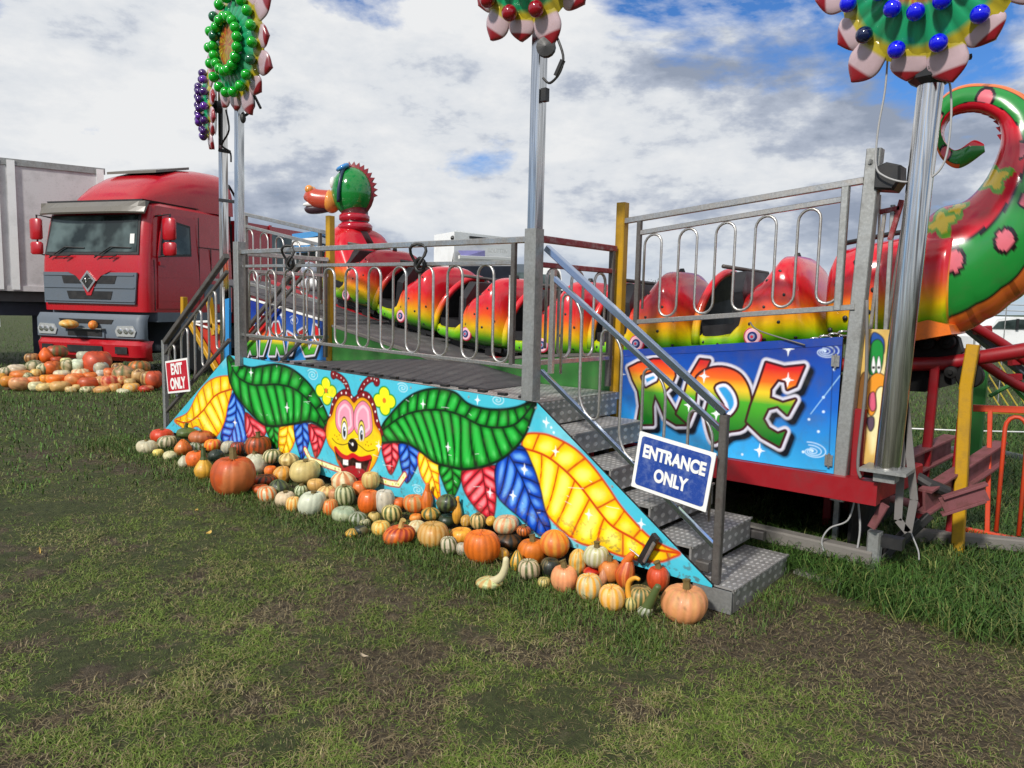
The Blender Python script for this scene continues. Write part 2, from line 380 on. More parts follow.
GRN = (rgb('#00300c'), rgb('#07801e'), rgb('#2fbf48')); BLU = (rgb('#041c70'), rgb('#0e50c8'), rgb('#6aaaf0'))
YEL = (rgb('#e6a400'), rgb('#f8d812'), rgb('#fff070')); RED = (rgb('#8a0a1c'), rgb('#d8283c'), rgb('#f58a92'))
ORV = rgb('#c83c08'); BLKV = rgb('#052010')
def front_art(A):
    P = A.P; n = fbm(P[:, 0] * 2.2 + 5, P[:, 1] * 2.2, 4)[:, None]
    A.C[:] = np.array(rgb('#3fb9cc')) * (1 - n * .5) + np.array(rgb('#5cc4e6')) * n * .5
    w = np.clip((fbm(P[:, 0] * 3, P[:, 1] * 3 + 7, 3) - .6) * 3, 0, .6)[:, None]; A.C[:] = A.C * (1 - w) + np.array(rgb('#a8e6ee')) * w
    a = lambda p: px(p, (150, 340), 4, 0); b = lambda p: px(p, (300, 380), 4, 0); c = lambda p: px(p, (500, 400), 4, 0); f = lambda p: px(p, (280, 360), 5.486, 0)
    cl = lambda p: crv(p, 6, True); op = lambda p: crv(p, 8)
    def L(fn, out, rib, colr, vein, **k): A.leaf(cl(fn(out)), op(fn(rib)), *colr, vein, **k)
    K = rgb('#031038'); KR = rgb('#5c0614')
    # left side leaves
    L(a, [(340,208),(372,255),(386,330),(385,400),(330,425),(283,395),(300,320),(312,250)], [(340,208),(345,280),(335,350),(310,410)], BLU, K, sp=.1, slant=.8)
    L(a, [(383,290),(425,322),(466,345),(460,380),(430,420),(395,400),(380,345)], [(385,292),(410,350),(420,410)], RED, KR, sp=.1, slant=.7)
    L(a, [(463,343),(522,345),(522,400),(503,440),(480,400)], [(492,340),(498,390),(503,440)], GRN, BLKV, sp=.09, slant=.7)
    L(a, [(522,345),(578,340),(580,400),(552,455),(522,450),(515,420)], [(552,342),(545,400),(530,450)], YEL, ORV, sp=.1, slant=.7)
    L(a, [(580,332),(636,330),(638,400),(610,478),(590,430),(578,380)], [(608,330),(612,400),(610,475)], BLU, K, sp=.09, slant=.7)
    L(a, [(638,335),(702,362),(700,400),(665,472),(645,420),(637,380)], [(640,337),(672,400),(665,470)], RED, KR, sp=.09, slant=.7)
    L(a, [(97,320),(150,290),(190,215),(235,165),(285,145),(328,150),(330,190),(312,260),(297,330),(262,388),(220,372),(185,345),(150,368),(125,348)], [(105,322),(150,330),(205,290),(262,222),(329,196)], YEL, ORV, sp=.17, slant=.25, vw=.006)
    L(a, [(310,58),(345,88),(400,110),(450,104),(510,98),(570,118),(630,168),(675,230),(705,290),(716,330),(712,362),(690,350),(640,326),(580,335),(500,345),(450,335),(400,290),(350,230),(320,170),(311,110)],
      [(312,64),(345,140),(400,176),(450,180),(510,178),(580,197),(650,260),(708,352)], GRN, BLKV, sp=.155, slant=.35, vw=.006, ew=.012)
    # right side leaves
    L(b, [(330,258),(402,248),(396,310),(365,378),(340,330)], [(366,252),(368,310),(365,375)], RED, KR, sp=.075, slant=.6)
    L(b, [(400,252),(476,280),(470,340),(430,412),(410,370),(398,310)], [(430,262),(440,330),(430,408)], BLU, K, sp=.085, slant=.7)
    L(b, [(478,290),(556,332),(555,390),(559,482),(520,440),(480,370)], [(500,300),(525,370),(557,478)], YEL, ORV, sp=.085, slant=.7)
    L(b, [(557,338),(650,352),(645,400),(620,462),(600,468),(575,420)], [(605,345),(612,400),(610,464)], GRN, BLKV, sp=.085, slant=.7)
    L(b, [(648,365),(700,352),(790,345),(788,420),(775,548),(740,545),(700,510),(655,440)], [(728,350),(740,430),(760,545)], RED, KR, sp=.09, slant=.6)
    L(c, [(100,140),(160,134),(220,150),(300,195),(370,265),(430,345),(480,420),(540,490),(600,550),(660,585),(720,612),(690,630),(640,647),(560,642),(480,622),(400,592),(320,572),(250,522),(190,460),(155,400),(140,320),(112,235),(88,190)],
      [(95,193),(180,222),(260,282),(330,357),(400,450),(450,505),(530,552),(600,592),(718,613)], YEL, ORV, sp=.155, slant=.3, vw=.0055, ew=.008)
    L(b, [(788,330),(880,262),(930,340),(960,430),(978,510),(1002,592),(960,622),(880,552),(800,480),(783,430)], [(835,298),(890,400),(930,500),(985,605)], BLU, K, sp=.12, slant=.8)
    L(b, [(322,248),(326,190),(360,140),(420,78),(480,45),(550,34),(620,50),(670,93),(730,113),(800,118),(870,108),(942,83),(926,150),(900,220),(860,272),(800,320),(730,347),(660,357),(600,347),(540,330),(480,285),(430,255),(380,248)],
      [(324,205),(400,150),(470,125),(560,120),(640,140),(720,180),(800,190),(870,170),(938,88)], GRN, BLKV, sp=.105, slant=.35, vw=.005, ew=.01)
    # flowers
    for (x, y) in ((252, 168), (572, 222)):
        for k_, g in ((1.25, rgb('#149428')), (1, rgb('#f0ee20'))):
            for dx, dy in ((0, -38), (33, 6), (4, 44), (-32, 0)):
                A.blob(f([(x + dx, y + dy)])[0], .058 * k_, g, .05 * k_)
        A.blob(f([(x, y)])[0], .022, rgb('#e07a20'))
    # arms
    for p in ([(138,490),(165,545),(230,568),(330,604)], [(540,655),(600,675),(650,682),(684,630)]):
        A.line(f(p), .03, rgb('#b01828')); A.line(f(p), .019, rgb('#f4f0b8'))
        for q in crv(f(p), 3)[::2]: A.blob(q, .009, rgb('#c8e020'))
    # head
    hood = cl(f([(250,395),(262,340),(275,285),(288,225),(318,182),(355,162),(385,182),(405,205),(425,190),(455,172),(492,188),(520,240),(535,310),(550,360),(556,420),(420,450)]))
    HR = rgb('#7c0c1c'); DK = rgb('#180408')
    for p, kn in (([(378,178),(362,130),(335,98),(292,76)], (293, 80)), ([(436,182),(462,132),(500,102),(530,112)], (530, 118))):
        A.line(crv(f(p), 5), .031, DK); A.line(crv(f(p), 5), .025, HR); A.blob(f([kn])[0], .044, DK); A.blob(f([kn])[0], .038, HR)
        for q in crv(f(p), 2)[1:]: A.blob(q, .006, (.9, .75, .75))
    A.fill(hood, DK, grow=.007); A.fill(hood, HR)
    for q in f([(262,340),(272,300),(285,240),(305,205),(335,178),(360,178),(390,200),(425,205),(455,188),(485,200),(505,240),(520,280),(530,330),(540,380)]): A.blob(q + V(.006, -.004), .009, (.95, .85, .85))
    face = cl(f([(252,392),(262,335),(285,300),(300,250),(325,208),(350,196),(380,205),(405,235),(430,212),(460,208),(492,235),(510,290),(522,350),(550,400),(557,450),(545,505),(525,560),(500,600),(470,640),(430,663),(380,645),(345,605),(315,560),(300,510),(270,470),(256,430)]))
    A.fill(face, DK, grow=.006); A.fill(face, lambda Q, d: np.array(rgb('#f2d014')) + (np.array(rgb('#e08a10')) - np.array(rgb('#f2d014'))) * np.clip(1 - d / .05, 0, 1)[:, None])
    for (x, y, rx, ry) in ((355, 312, 50, 92), (454, 322, 50, 96)):
        cc = f([(x, y)])[0]; kx, ky = .0062 * rx / 6, .00198 * ry
        e = cl(f([(x - rx, y + 10), (x - rx * .8, y - ry * .6), (x, y - ry), (x + rx * .8, y - ry * .6), (x + rx, y + 10), (x + rx * .95, y + ry * .75), (x, y + ry * 1.1), (x - rx * .8, y + ry * .7)]))
        A.fill(e, DK, grow=.006); A.fill(e, rgb('#e88aa4'))
        A.fill(e, rgb('#f7c4d2'), grow=-.03); A.fill(e, rgb('#e99ab2'), grow=-.055); 
    for (x, y) in ((353, 385), (447, 405)):
        for k_, g in ((1.32, DK), (1.2, rgb('#ecd85c')), (.98, DK), (.86, (.9, .9, .92)), (.55, rgb('#5f7f92')), (.42, (.01, .01, .01))):
            A.blob(f([(x, y + (1.2 - k_) * 16)])[0], .06 * k_ * .62, g, .088 * k_)
        A.blob(f([(x + 3, y - 2)])[0], .008, (1, 1, 1))
    A.fill(cl(f([(258,430),(285,405),(330,425),(368,440),(440,442),(480,430),(530,400),(553,430),(548,480),(515,497),(470,500),(400,470),(330,465),(290,440)])), rgb('#f2d014'), .012)
    A.line(crv(f([(286,430),(310,455),(345,465),(380,455)]), 5), .004, DK); A.line(crv(f([(420,455),(450,480),(480,500),(520,492)]), 5), .004, DK)
    for q in f([(300,412),(312,420),(325,412),(318,435),(470,465),(485,470),(478,450),(500,462)]): A.blob(q, .006, rgb('#a04010'))
    mouth = cl(f([(300,478),(330,512),(370,532),(400,520),(440,536),(500,528),(492,575),(462,640),(430,662),(385,645),(345,603),(318,550)]))
    A.fill(mouth, DK, grow=.006); A.fill(mouth, rgb('#240206'))
    A.fill(cl(f([(335,600),(345,620),(400,650),(470,628),(455,600),(400,580),(360,590)])), rgb('#a01424'))
    A.line(crv(f([(305,485),(335,520),(370,535),(400,522),(440,542),(494,532)]), 5), .02, rgb('#c81020'))
    A.line(crv(f([(322,556),(350,603),(390,650),(430,660),(470,628),(495,560)]), 5), .012, rgb('#b01826'))
    for x, y in ((360, 562), (430, 580)):
        p = f([(x - 14, y - 16), (x + 14, y - 13), (x + 14, y + 16), (x - 14, y + 12)]); A.fill(p, (.92, .92, .9))
    A.blob(f([(400, 468)])[0], .068, (.004, .004, .004), .06); A.blob(f([(398, 462)])[0], .014, (.8, .8, .8))
    # sparkles and swirls
    for q in c([(222,205),(355,458),(52,382),(98,280),(565,495)]): A.spark(q, .045)
    for q in b([(492,96),(592,268),(852,462),(710,80),(985,170),(897,355),(760,450)]): A.spark(q, .045)
    for q in a([(404,130),(548,270),(340,330),(915,425)]): A.spark(q, .06)
    for q in c([(175,85),(205,110),(215,130)]): A.blob(q, .008, (.85, .95, 1))
    for q in b([(410,32),(790,80),(470,440)]): A.swirl(q, .07, (.75, .93, .97))
    for q in a([(650,140)]): A.swirl(q, .09, (.75, .93, .97))
    hgt_ = A.P[:, 1] - (.03 - A.P[:, 0] * .0095); sp_ = fbm(A.P[:, 0] * 38, A.P[:, 1] * 38, 3); md_ = (np.clip((sp_ - .60) * 9, 0, 1) * np.clip(1 - hgt_ / .30, 0, 1) * .75)[:, None]; A.C[:] = A.C * (1 - md_) + np.array((.10, .075, .05)) * md_
    for x_ in np.arange(-6.2, -.2, .62):
        for z_ in (.0,): A.blob((x_, ztop(x_) - .035), .009, (.35, .35, .34)); A.blob((x_ + .003, ztop(x_) - .038), .004, (.1, .1, .1))
    for _ in range(60):
        p_ = np.array((RNG.uniform(-6.2, -.1), RNG.uniform(.08, .95))); d_ = RNG.normal(0, 1, 2) * np.array((.05, .012)); A.line(np.array([p_, p_ + d_]), .0011, (.75, .8, .8), .003)

def rainbow(zt, zb):
    st = [(0, rgb('#c81020')), (.18, rgb('#d42020')), (.34, rgb('#ea6a1c')), (.46, rgb('#f2c82c')), (.60, rgb('#4aa828')), (1, rgb('#086a1c'))]
    def g(Q, d):
        t = np.clip((zt - Q[:, 1]) / (zt - zb), 0, 1); return np.stack([np.interp(t, [s_[0] for s_ in st], [s_[1][k] for s_ in st]) for k in range(3)], 1)
    return g
def blue_ground(A, zt, zb):
    t = np.clip((zt - A.P[:, 1]) / (zt - zb), 0, 1)[:, None]
    c0, c1, c2 = map(np.array, (rgb('#0b2a8c'), rgb('#1560c0'), rgb('#35a8e4')))
    A.C[:] = np.where(t < .5, c0 + (c1 - c0) * t * 2, c1 + (c2 - c1) * (t - .5) * 2)
    n = fbm(A.P[:, 0] * 3, A.P[:, 1] * 3, 4)[:, None]; A.C[:] *= .8 + .4 * n
def letters(A, polys, holes, col, w=.038, dk=.018):
    WH = np.array(rgb('#e6e4f4')); KM = rgb('#3c0414')
    for p in polys: A.fill(p + V(.035, -.035), rgb('#020818'), .012, grow=w)
    for p in polys: A.fill(p, lambda Q, d: WH * (1 - .35 * np.clip(1 - d / .03, 0, 1)[:, None]), .006, grow=w)
    for p in polys: A.fill(p, KM, .004, grow=dk); A.fill(p, col)
    for p in holes: A.fill(p, KM, grow=dk); A.fill(p, WH); A.fill(p, rgb('#2f9ad8'), .006, grow=-.022)
def ride_art(A):
    blue_ground(A, 1.42, .58)
    q = lambda p: px(p, (600, 330), 3.938, 1.04)
    Rr = q([(115,150),(150,132),(210,117),(262,117),(290,140),(294,180),(280,215),(248,246),(300,330),(342,370),(300,371),(258,345),(235,290),(215,252),(205,300),(207,370),(148,371),(160,300),(152,240),(130,195)])
    Ii = q([(395,118),(430,122),(402,185),(376,250),(372,300),(345,368),(302,330),(335,250),(352,190)])
    Dd = crv(q([(378,195),(420,158),(480,148),(540,168),(575,210),(592,270),(588,330),(560,385),(500,400),(452,440),(430,400),(418,330),(430,270),(400,250)]), 4, True)
    Ee = q([(655,130),(725,150),(802,142),(770,218),(738,232),(733,200),(700,193),(670,232),(668,268),(720,288),(768,275),(737,332),(700,298),(660,308),(640,350),(662,388),(700,410),(728,400),(706,457),(640,420),(578,360),(595,300),(625,220)])
    letters(A, [Rr, Ii, Dd, Ee], [q([(165,185),(210,168),(230,180),(222,200),(180,222)]), crv(q([(455,228),(495,212),(530,250),(538,300),(505,338),(490,290)]), 4, True)], rainbow(1.33, .74))
    for p in q([(742,74),(740,196),(628,474),(84,174),(350,296),(458,330),(410,182)]): A.spark(p, .06)
    for p in q([(880,322),(823,352),(922,155),(880,265),(60,200),(560,490),(860,400),(800,480)]): A.blob(p, .008, (.7, .85, 1))
    for p in q([(885,85),(835,478)]):
        for r in (.04, .075, .11): A.swirl(p, r, (.75, .9, 1), 1.3, .55)
    A.line(q([(945,180),(830,330)]), .002, rgb('#9fd0f0')); A.line(q([(490,520),(890,555)]), .0025, (.02, .02, .03)); A.line(q([(330,88),(650,72),(950,58)]), .002, (.02, .02, .03)); A.line(q([(920,60),(900,540)]), .0018, rgb('#0a2050'))
def mirror_art(A):
    blue_ground(A, 1.5, .8)
    q = lambda p: px(p, (225, 290), 8, 1.04)
    pol = [[(120,500),(165,370),(205,290),(235,290),(245,380),(255,525),(215,525),(200,470),(180,525),(120,525)], [(262,350),(292,205),(328,210),(350,340),(340,400),(300,520),(280,520),(285,400)],
           [(365,340),(388,265),(425,262),(450,350),(478,520),(440,520),(410,440),(400,520),(352,520),(378,400)], [(500,340),(545,370),(560,420),(530,510),(498,510),(512,420)],
           [(592,335),(640,305),(655,400),(670,490),(720,390),(700,380),(712,280),(745,300),(750,400),(712,510),(640,520),(600,420)]]
    letters(A, [q(p) for p in pol], [], rainbow(1.3, .93), .03, .008)
    for p in q([(545,240),(350,180),(450,200)]): A.spark(p, .06)
    A.swirl(q([(550,245)])[0], .1, (.8, .92, 1))
def duck_art(A, yy=1.14):
    P = A.P; n = fbm(P[:, 0] * 8, P[:, 1] * 5, 4)[:, None]; A.C[:] = np.array(rgb('#c9912a')) * (1 - n) + np.array(rgb('#e6d890')) * n
    q = lambda p: px(p, (820, 320), 4.52, yy); g = lambda p: crv(q(p), 5, True)
    A.fill(g([(238,120),(285,130),(290,300),(280,450),(235,600),(215,400),(222,250)]), rgb('#efe6b0'), .02)
    for out, c_ in (([(230,110),(240,60),(268,68),(288,95),(286,150),(262,130)], '#1c4fa0'), ([(222,180),(235,110),(262,90),(284,120),(280,200),(262,245),(225,240)], '#168a38'), ([(180,280),(205,240),(215,330),(205,400),(185,420),(172,500),(165,440)], '#7c5326'),
                    ([(222,270),(260,240),(298,262),(298,298),(270,300),(250,330),(252,400),(232,432),(214,400),(216,320)], '#e8962a'), ([(225,340),(245,330),(250,395),(235,410),(222,380)], '#d8607c'), ([(170,440),(185,410),(205,440),(195,500),(175,525)], '#5c4a5c'), ([(212,450),(240,440),(242,480),(226,500)], '#5c4a5c')):
        A.fill(g(out), rgb('#120806'), grow=.006); A.fill(g(out), rgb(c_))
    for x in (242, 266): A.fill(g([(x - 9, 215), (x, 165), (x + 8, 215), (x, 240)]), rgb('#0a1408'), grow=.004); A.fill(g([(x - 9, 215), (x, 165), (x + 8, 215), (x, 240)]), (.9, .9, .9)); A.blob(q([(x, 215)])[0], .009, (.01, .01, .01))
CLX, CLY, EXPO = 31.0, 14.3, 0.16
# ------------------------------------------------------------------ ground height
def gz(x, y):
    x = np.asarray(x, float); y = np.asarray(y, float)
    return -.09 + .02 * np.clip(-x, 0, 9.5)
def ghit(x, y):
    p = hit(x, y, 2, -.09)
    for _ in range(12): p = hit(x, y, 2, float(gz(p[0], p[1])))
    return p
M['art'] = vcol('airbrushed_artwork', .32, .3, .04, 90, dirt=.38)

# ------------------------------------------------------------------ entrance platform
plat = empty('entrance_platform', (-3.2, 0, 0), 'raised metal entrance platform with steps at both ends and painted caterpillar front', 'platform')
def zbot(x): return .03 + (-x) * .0095
def ztop(x):
    if x > -1.23: return .96 + (x + 1.23) / (1.30) * (.045 - .96)
    if x < -5.22: return 1.04 + (x + 5.22) / (1.43) * (1.04 - .10)
    return .96 + (-1.23 - x) / 3.99 * .08
panel_grid('painted_front_panel', -6.64, .07, zbot, lambda x: max(ztop(x), zbot(x) + .004), 0, 1240, 185, front_art, M['art'], plat, .02)
mb = MB(); mb.box((-5.2, .02, .90), (-1.23, 1.03, .955)); mb.build('deck', M['plate'], plat)
for x in np.arange(-5.0, -1.3, .19): mb = MB(); mb.box((x, -.006, .972 + (-1.23 - x) * .02), (x + .07, .03, .99 + (-1.23 - x) * .02)); mb.build('deck_clip', M['black'], plat)
mb = MB(); mb.add([(-4.7, .25, .960), (-1.95, .30, .960), (-2.75, 1.046, 1.075), (-3.6, 1.046, 1.065), (-4.9, 1.046, .960), (-2.0, 1.046, .960)], [(0, 1, 2, 3), (0, 3, 4), (1, 5, 2)]); mb.build('ramp_mat', paint('ramp_rubber', '#3c3a3c', .8, 0, .5, (.14, .13, .12), 4, .2), plat)
mb = MB()   # supporting frame under the deck
for x in (-5.1, -3.2, -1.3):
    for y in (.12, .95): mb.bar((x, y, float(gz(x, y))), (x, y, .9), .06)
for y in (.12, .95): mb.bar((-6.3, y, .12), (0, y, .1), .06)
mb.build('support_frame', M['darksteel'], plat)
SZ = [.04, .225, .41, .595, .78]; SX = [.19, -.08, -.36, -.65, -.94, -1.23]
for k in range(5):
    mb = MB(); z = SZ[k]; x1 = SX[k]; x0 = SX[k + 1] - .0
    y1 = .90 if k else .86
    zb = z - .15 if k else -.1
    mb.box((x0 - .02, .03, z - .012), (x1, y1, z), 0); mb.box((x1 - .016, .032, zb), (x1 - .002, y1 - .002, z - .012), 1)
    mb.box((x0, y1 - .012, zb), (x1 - .016, y1 - .004, z - .013), 1)
    if k == 0: mb.box((-.05, .004, -.1), (.188, .016, z - .012), 2)
    mb.bar((x1 + .002, .03, z - .004), (x1 + .002, y1, z - .004), .014, mi=0)
    mb.build('step', [M['plate'], M['plateside'], M['galv']], plat)
mb = MB(); mb.box((-1.245, .03, .79), (-1.232, 1.0, .955)); mb.build('top_riser', M['plateside'], plat)
mb = MB()
for x_ in (-.9, -.3): mb.bar((x_, .85, -.08), (x_, .85, SZ[int((-x_ + .0) / .3)] - .02), .05)
mb.build('stair_leg', M['darksteel'], plat)
for k in range(5):
    mb = MB(); z = SZ[k] + .1; x = -6.62 + k * .28
    mb.box((x, .03, z - .012), (x + .3, 1.0, z), 0); mb.box((x, .032, z - .17), (x + .014, .99, z - .013), 1)
    mb.build('step', [M['plate'], M['plateside']], plat)
# latch sticking out of the painted panel near the right tip
lt = empty('panel_latch', hit(652, 548, 1, -.03), 'black metal latch bracket sticking up from the tip of the right yellow leaf', 'latch')
mb = MB(); p, q = hit(641, 562, 1, -.02), hit(656, 536, 1, -.05); mb.bar(p, q, .035, .05); mb.build('bracket', M['black'], lt)
mb = MB(); mb.bar(hit(644, 562, 1, -.045), hit(654, 543, 1, -.075), .012, .02); mb.tube([hit(630, 549, 1, -.03), hit(640, 557, 1, -.03), hit(646, 556, 1, -.02)], .006); mb.build('lever', M['alu'], lt)

# ------------------------------------------------------------------ posts and railings
def serp(xs, top, bot, r, name, mat, parent):
    """serpentine infill: rods at xs joined by arcs; top(x)/bot(x) give 3-D points, first arc on top"""
    pts = []; up = True
    for i, x in enumerate(xs):
        a, b_ = V(*bot(x)), V(*top(x))
        w = abs(xs[min(i + 1, len(xs) - 1)] - xs[max(i - 1, 0)]) / (2 if 0 < i < len(xs) - 1 else 1) / 2
        w *= np.linalg.norm(V(*top(x + .1)) - V(*top(x))) * 10
        d = (b_ - a) / np.linalg.norm(b_ - a); lo = a + d * (w + .012); hi = b_ - d * (w + .012)
        s_, e_ = (lo, hi) if up else (hi, lo)
        pts += [s_, e_]
        if i < len(xs) - 1:
            x2 = xs[i + 1]; a2, b2 = V(*bot(x2)), V(*top(x2)); d2 = (b2 - a2) / np.linalg.norm(b2 - a2)
            e2 = (b2 - d2 * (w + .012)) if up else (a2 + d2 * (w + .012)); c = (e_ + e2) / 2; hx = (e2 - e_) / 2; vv = d * w * (1 if up else -1)
            for t in np.linspace(0, pi, 9)[1:-1]: pts.append(c - hx * cos(t) + vv * sin(t))
        up = not up
    mb = MB(); mb.tube(pts, r, 8); return mb.build(name, mat, parent, smooth=True)
# front railing
fr = empty('front_railing', (-3.2, 0, 1.0), 'long level chrome railing with looped bars on the front edge of the platform', 'railing', 'platform railings')
rz = lambda x: 2.04 + (-1.35 - x) * .006
mb = MB(); mb.bar((-4.93, 0, rz(-4.9)), (-1.30, 0, rz(-1.3)), .04, .042); mb.build('top_rail', M['steel'], fr)
mb = MB(); mb.bar((-4.9, 0, 1.925), (-1.46, 0, 1.89), .028, .028); mb.build('mid_rail', M['steel'], fr)
mb = MB(); mb.bar((-4.95, 0, 1.26), (-1.35, 0, 1.19), .028, .026); mb.build('bottom_rail', M['steel'], fr)
for x in (-4.86, -1.46):
    mb = MB(); mb.bar((x, 0, 1.2), (x, 0, 2.02), .034); mb.build('upright', M['darksteel'], fr)
serp(list(-4.80 + np.arange(23) * .1505), lambda x: (x, 0, 1.895), lambda x: (x, 0, 1.245 - (x + 4.8) * .015), .010, 'looped_infill', M['steel'], fr)
for pxx in (290, 420):
    mb = MB(); P = hit(pxx, 253, 1, -.02); pts = [P + V(cos(t) * .07, -.02 + .03 * sin(t * 2), sin(t) * .085 - .02) for t in np.linspace(0, 2 * pi, 16)[:-1]]
    mb.tube(pts, .012, 6, True); pts = [P + V(cos(t) * .05, .0, sin(t) * .05 - .09) for t in np.linspace(0, 2 * pi, 12)[:-1]]; mb.tube(pts, .016, 6, True)
    o = mb.build('cable_coil', M['cable'], None, smooth=True)
    tag(o, 'black cable coil tied to the front railing %s' % ('before the blue canopy' if pxx == 290 else 'near the white coach'), 'cable', 'cable coils on the railing')
# entrance handrail (right)
er = empty('entrance_handrail', (-.6, .05, .6), 'shiny sloping handrail with looped bars beside the entrance steps', 'handrail')
A0, A1 = V(-1.22, .05, 1.985), V(.075, .05, 1.03)
mb = MB(); mb.bar(A0, A1, .044, .044); mb.build('top_rail', M['bluesteel2'], er)
B0, B1 = V(-1.17, .05, 1.80), V(.05, .05, .965 - .03)
mb = MB(); mb.bar(B0, B1, .032, .032); mb.build('mid_rail', M['bluesteel2'], er)
C0, C1 = V(-1.24, .05, 1.17), V(.05, .05, .255)
mb = MB(); mb.bar(C0, C1, .03, .03); mb.build('bottom_rail', M['bluesteel2'], er)
mb = MB(); mb.bar((.07, .05, 1.02), (.07, .05, .045), .046); mb.build('end_post', M['darksteel'], er)
mb = MB(); mb.bar((-1.16, .05, 1.84), (-1.16, .05, 1.16), .035); mb.build('upright', M['steel'], er)
ln = lambda a, b_, x: tuple(a + (b_ - a) * ((x - a[0]) / (b_[0] - a[0])))
serp(list(-1.08 + np.arange(8) * .155), lambda x: ln(B0, B1, x), lambda x: ln(C0, C1, x), .0095, 'looped_infill', M['steel'], er)
# exit handrail (left)
xr = empty('exit_handrail', (-6, .05, .6), 'dark weathered sloping handrail beside the exit steps', 'handrail')
D0, D1 = V(-5.30, .05, 2.04), V(-6.70, .05, 1.10)
mb = MB(); mb.bar(D0, D1, .055, .055); mb.build('top_rail', M['darksteel'], xr)
E0, E1 = D0 + V(.0, 0, -.16), D1 + V(0, 0, -.13)
mb = MB(); mb.bar(E0, E1, .035, .035); mb.build('mid_rail', M['darksteel'], xr)
F0, F1 = V(-5.28, .05, 1.19), V(-6.70, .05, .30)
mb = MB(); mb.bar(F0, F1, .035, .035); mb.build('bottom_rail', M['darksteel'], xr)
mb = MB(); mb.bar((-6.72, .05, 1.12), (-6.72, .05, .06), .052); mb.build('end_post', M['galv'], xr)
serp(list(-6.62 + np.arange(9) * .155), lambda x: ln(E0, E1, x), lambda x: ln(F0, F1, x), .013, 'looped_infill', M['steel'], xr)
xr2 = empty('exit_handrail', (-6, .98, .6), 'second sloping exit handrail on the far side of the exit steps, partly hidden', 'handrail')
for a, b_, w in ((D0, D1, .05), (E0, E1, .035), (F0, F1, .035)):
    mb = MB(); mb.bar(a + V(-.05, .93, 0), b_ + V(-.05, .93, 0), w); mb.build('rail', M['darksteel'], xr2)
# platform gates across the stair heads
def cross_gate(x, lab, mat, mat2):
    g = empty('cross_gate', (x, .5, 1), lab, 'gate', 'gates across the stair heads')
    for z, w in ((2.05, .045), (1.88, .035)):
        mb = MB(); mb.bar((x, .05, z), (x, 1.0, z), w); mb.build('rail', mat, g)
    mb = MB(); mb.bar((x, .05, 1.22), (x, 1.0, 1.22), .035); mb.build('bottom_rail', M['steel'], g)
    mb = MB(); mb.bar((x, .97, 1.0), (x, .97, 2.07), .04); mb.build('upright', mat2, g)
    serp(list(.16 + np.arange(6) * .145), lambda y: (x, y, 1.87), lambda y: (x, y, 1.23), .011, 'looped_infill', M['steel'], g)
cross_gate(-1.30, 'short gate with worn red top rails behind the middle pole', M['redrail'], M['darksteel'])
cross_gate(-4.93, 'short steel gate with looped bars behind the left sunflower pole', M['steel'], M['darksteel'])
# posts
def post(name, p, q, w, mat, lab, cat='post', group=None):
    mb = MB(); mb.bar(p, q, w, bev=.1); o = mb.build(name, mat); return tag(o, lab, cat, group)
post('yellow_post', (-1.28, 1.06, -.05), (-1.28, 1.06, 2.40), .075, M['yellow'], 'yellow post at the head of the entrance steps beside the ride panel', group='yellow posts')
post('yellow_post', (-4.96, 1.06, .0), (-4.96, 1.06, hit(330, 216, 1, 1.06)[2]), .075, M['yellow'], 'yellow post in front of the dragon neck', group='yellow posts')
yp = ghit(957, 560)
o = MB(); o.bar(yp, yp + V(-.035, 0, 1.20), .074, bev=.08); tq = yp + V(-.035, 0, 1.19); o.bar(tq + V(-.002, 0, 0), tq + V(.02, .0, .31), .076, bev=.08)
tag(o.build('yellow_post', M['yellow']), 'yellow post with a bent top standing in grass beside the orange fence', 'post', 'yellow posts')

# side gates over the ride panels (rails rise outwards)
def side_gate(lab, x0, x1, t0, t1, m0, m1, b0, b1, n):
    g = empty('side_railing', ((x0 + x1) / 2, 1.05, 1.6), lab, 'railing', 'platform railings'); y = 1.05
    mb = MB(); mb.bar((x0, y, t0), (x1, y, t1), .036, .042); mb.build('top_rail', M['steel'], g)
    s = 1 if x1 > x0 else -1; xa, xb = x0 + .13 * s, x1 - .10 * s
    mb = MB(); mb.bar((xa, y, m0), (xb, y, m1), .03, .035); mb.build('mid_rail', M['steel'], g)
    mb = MB(); mb.bar((xa - .03 * s, y, b0), (x1, y, b1), .03, .035); mb.build('bottom_rail', M['steel'], g)
    mb = MB(); mb.bar((xa, y, b0 - .02), (xa, y, t0 + .01), .035); mb.build('upright', M['darksteel'], g)
    mb = MB(); mb.bar((xb, y, b1 - .02), (xb, y, t1 - .03), .045); mb.build('upright', M['galv'], g)
    xs = list(np.linspace(xa + .05 * s, xb - .0 * s, n))
    f = lambda a, b_, x: a + (b_ - a) * (x - xa) / (xb - xa)
    serp(xs, lambda x: (x, y, f(m0, m1, x) - .015), lambda x: (x, y, f(b0, b1, x) + .015), .0095, 'looped_infill', M['steel'], g)
H = lambda x, y, yy=1.05: hit(x, y, 1, yy)
side_gate('steel railing with tall looped bars above the blue ride panel', -1.25, .44, H(628, 221)[2], H(860, 181)[2], H(640, 233)[2], H(845, 199)[2], H(655, 323)[2], H(850, 307)[2], 11)
side_gate('steel railing with looped bars above the blue graffiti panel on the left', -5.0, -6.75, H(325, 233)[2], H(243, 213)[2], H(318, 245)[2], H(246, 226)[2], H(318, 302)[2], H(245, 282)[2], 10)
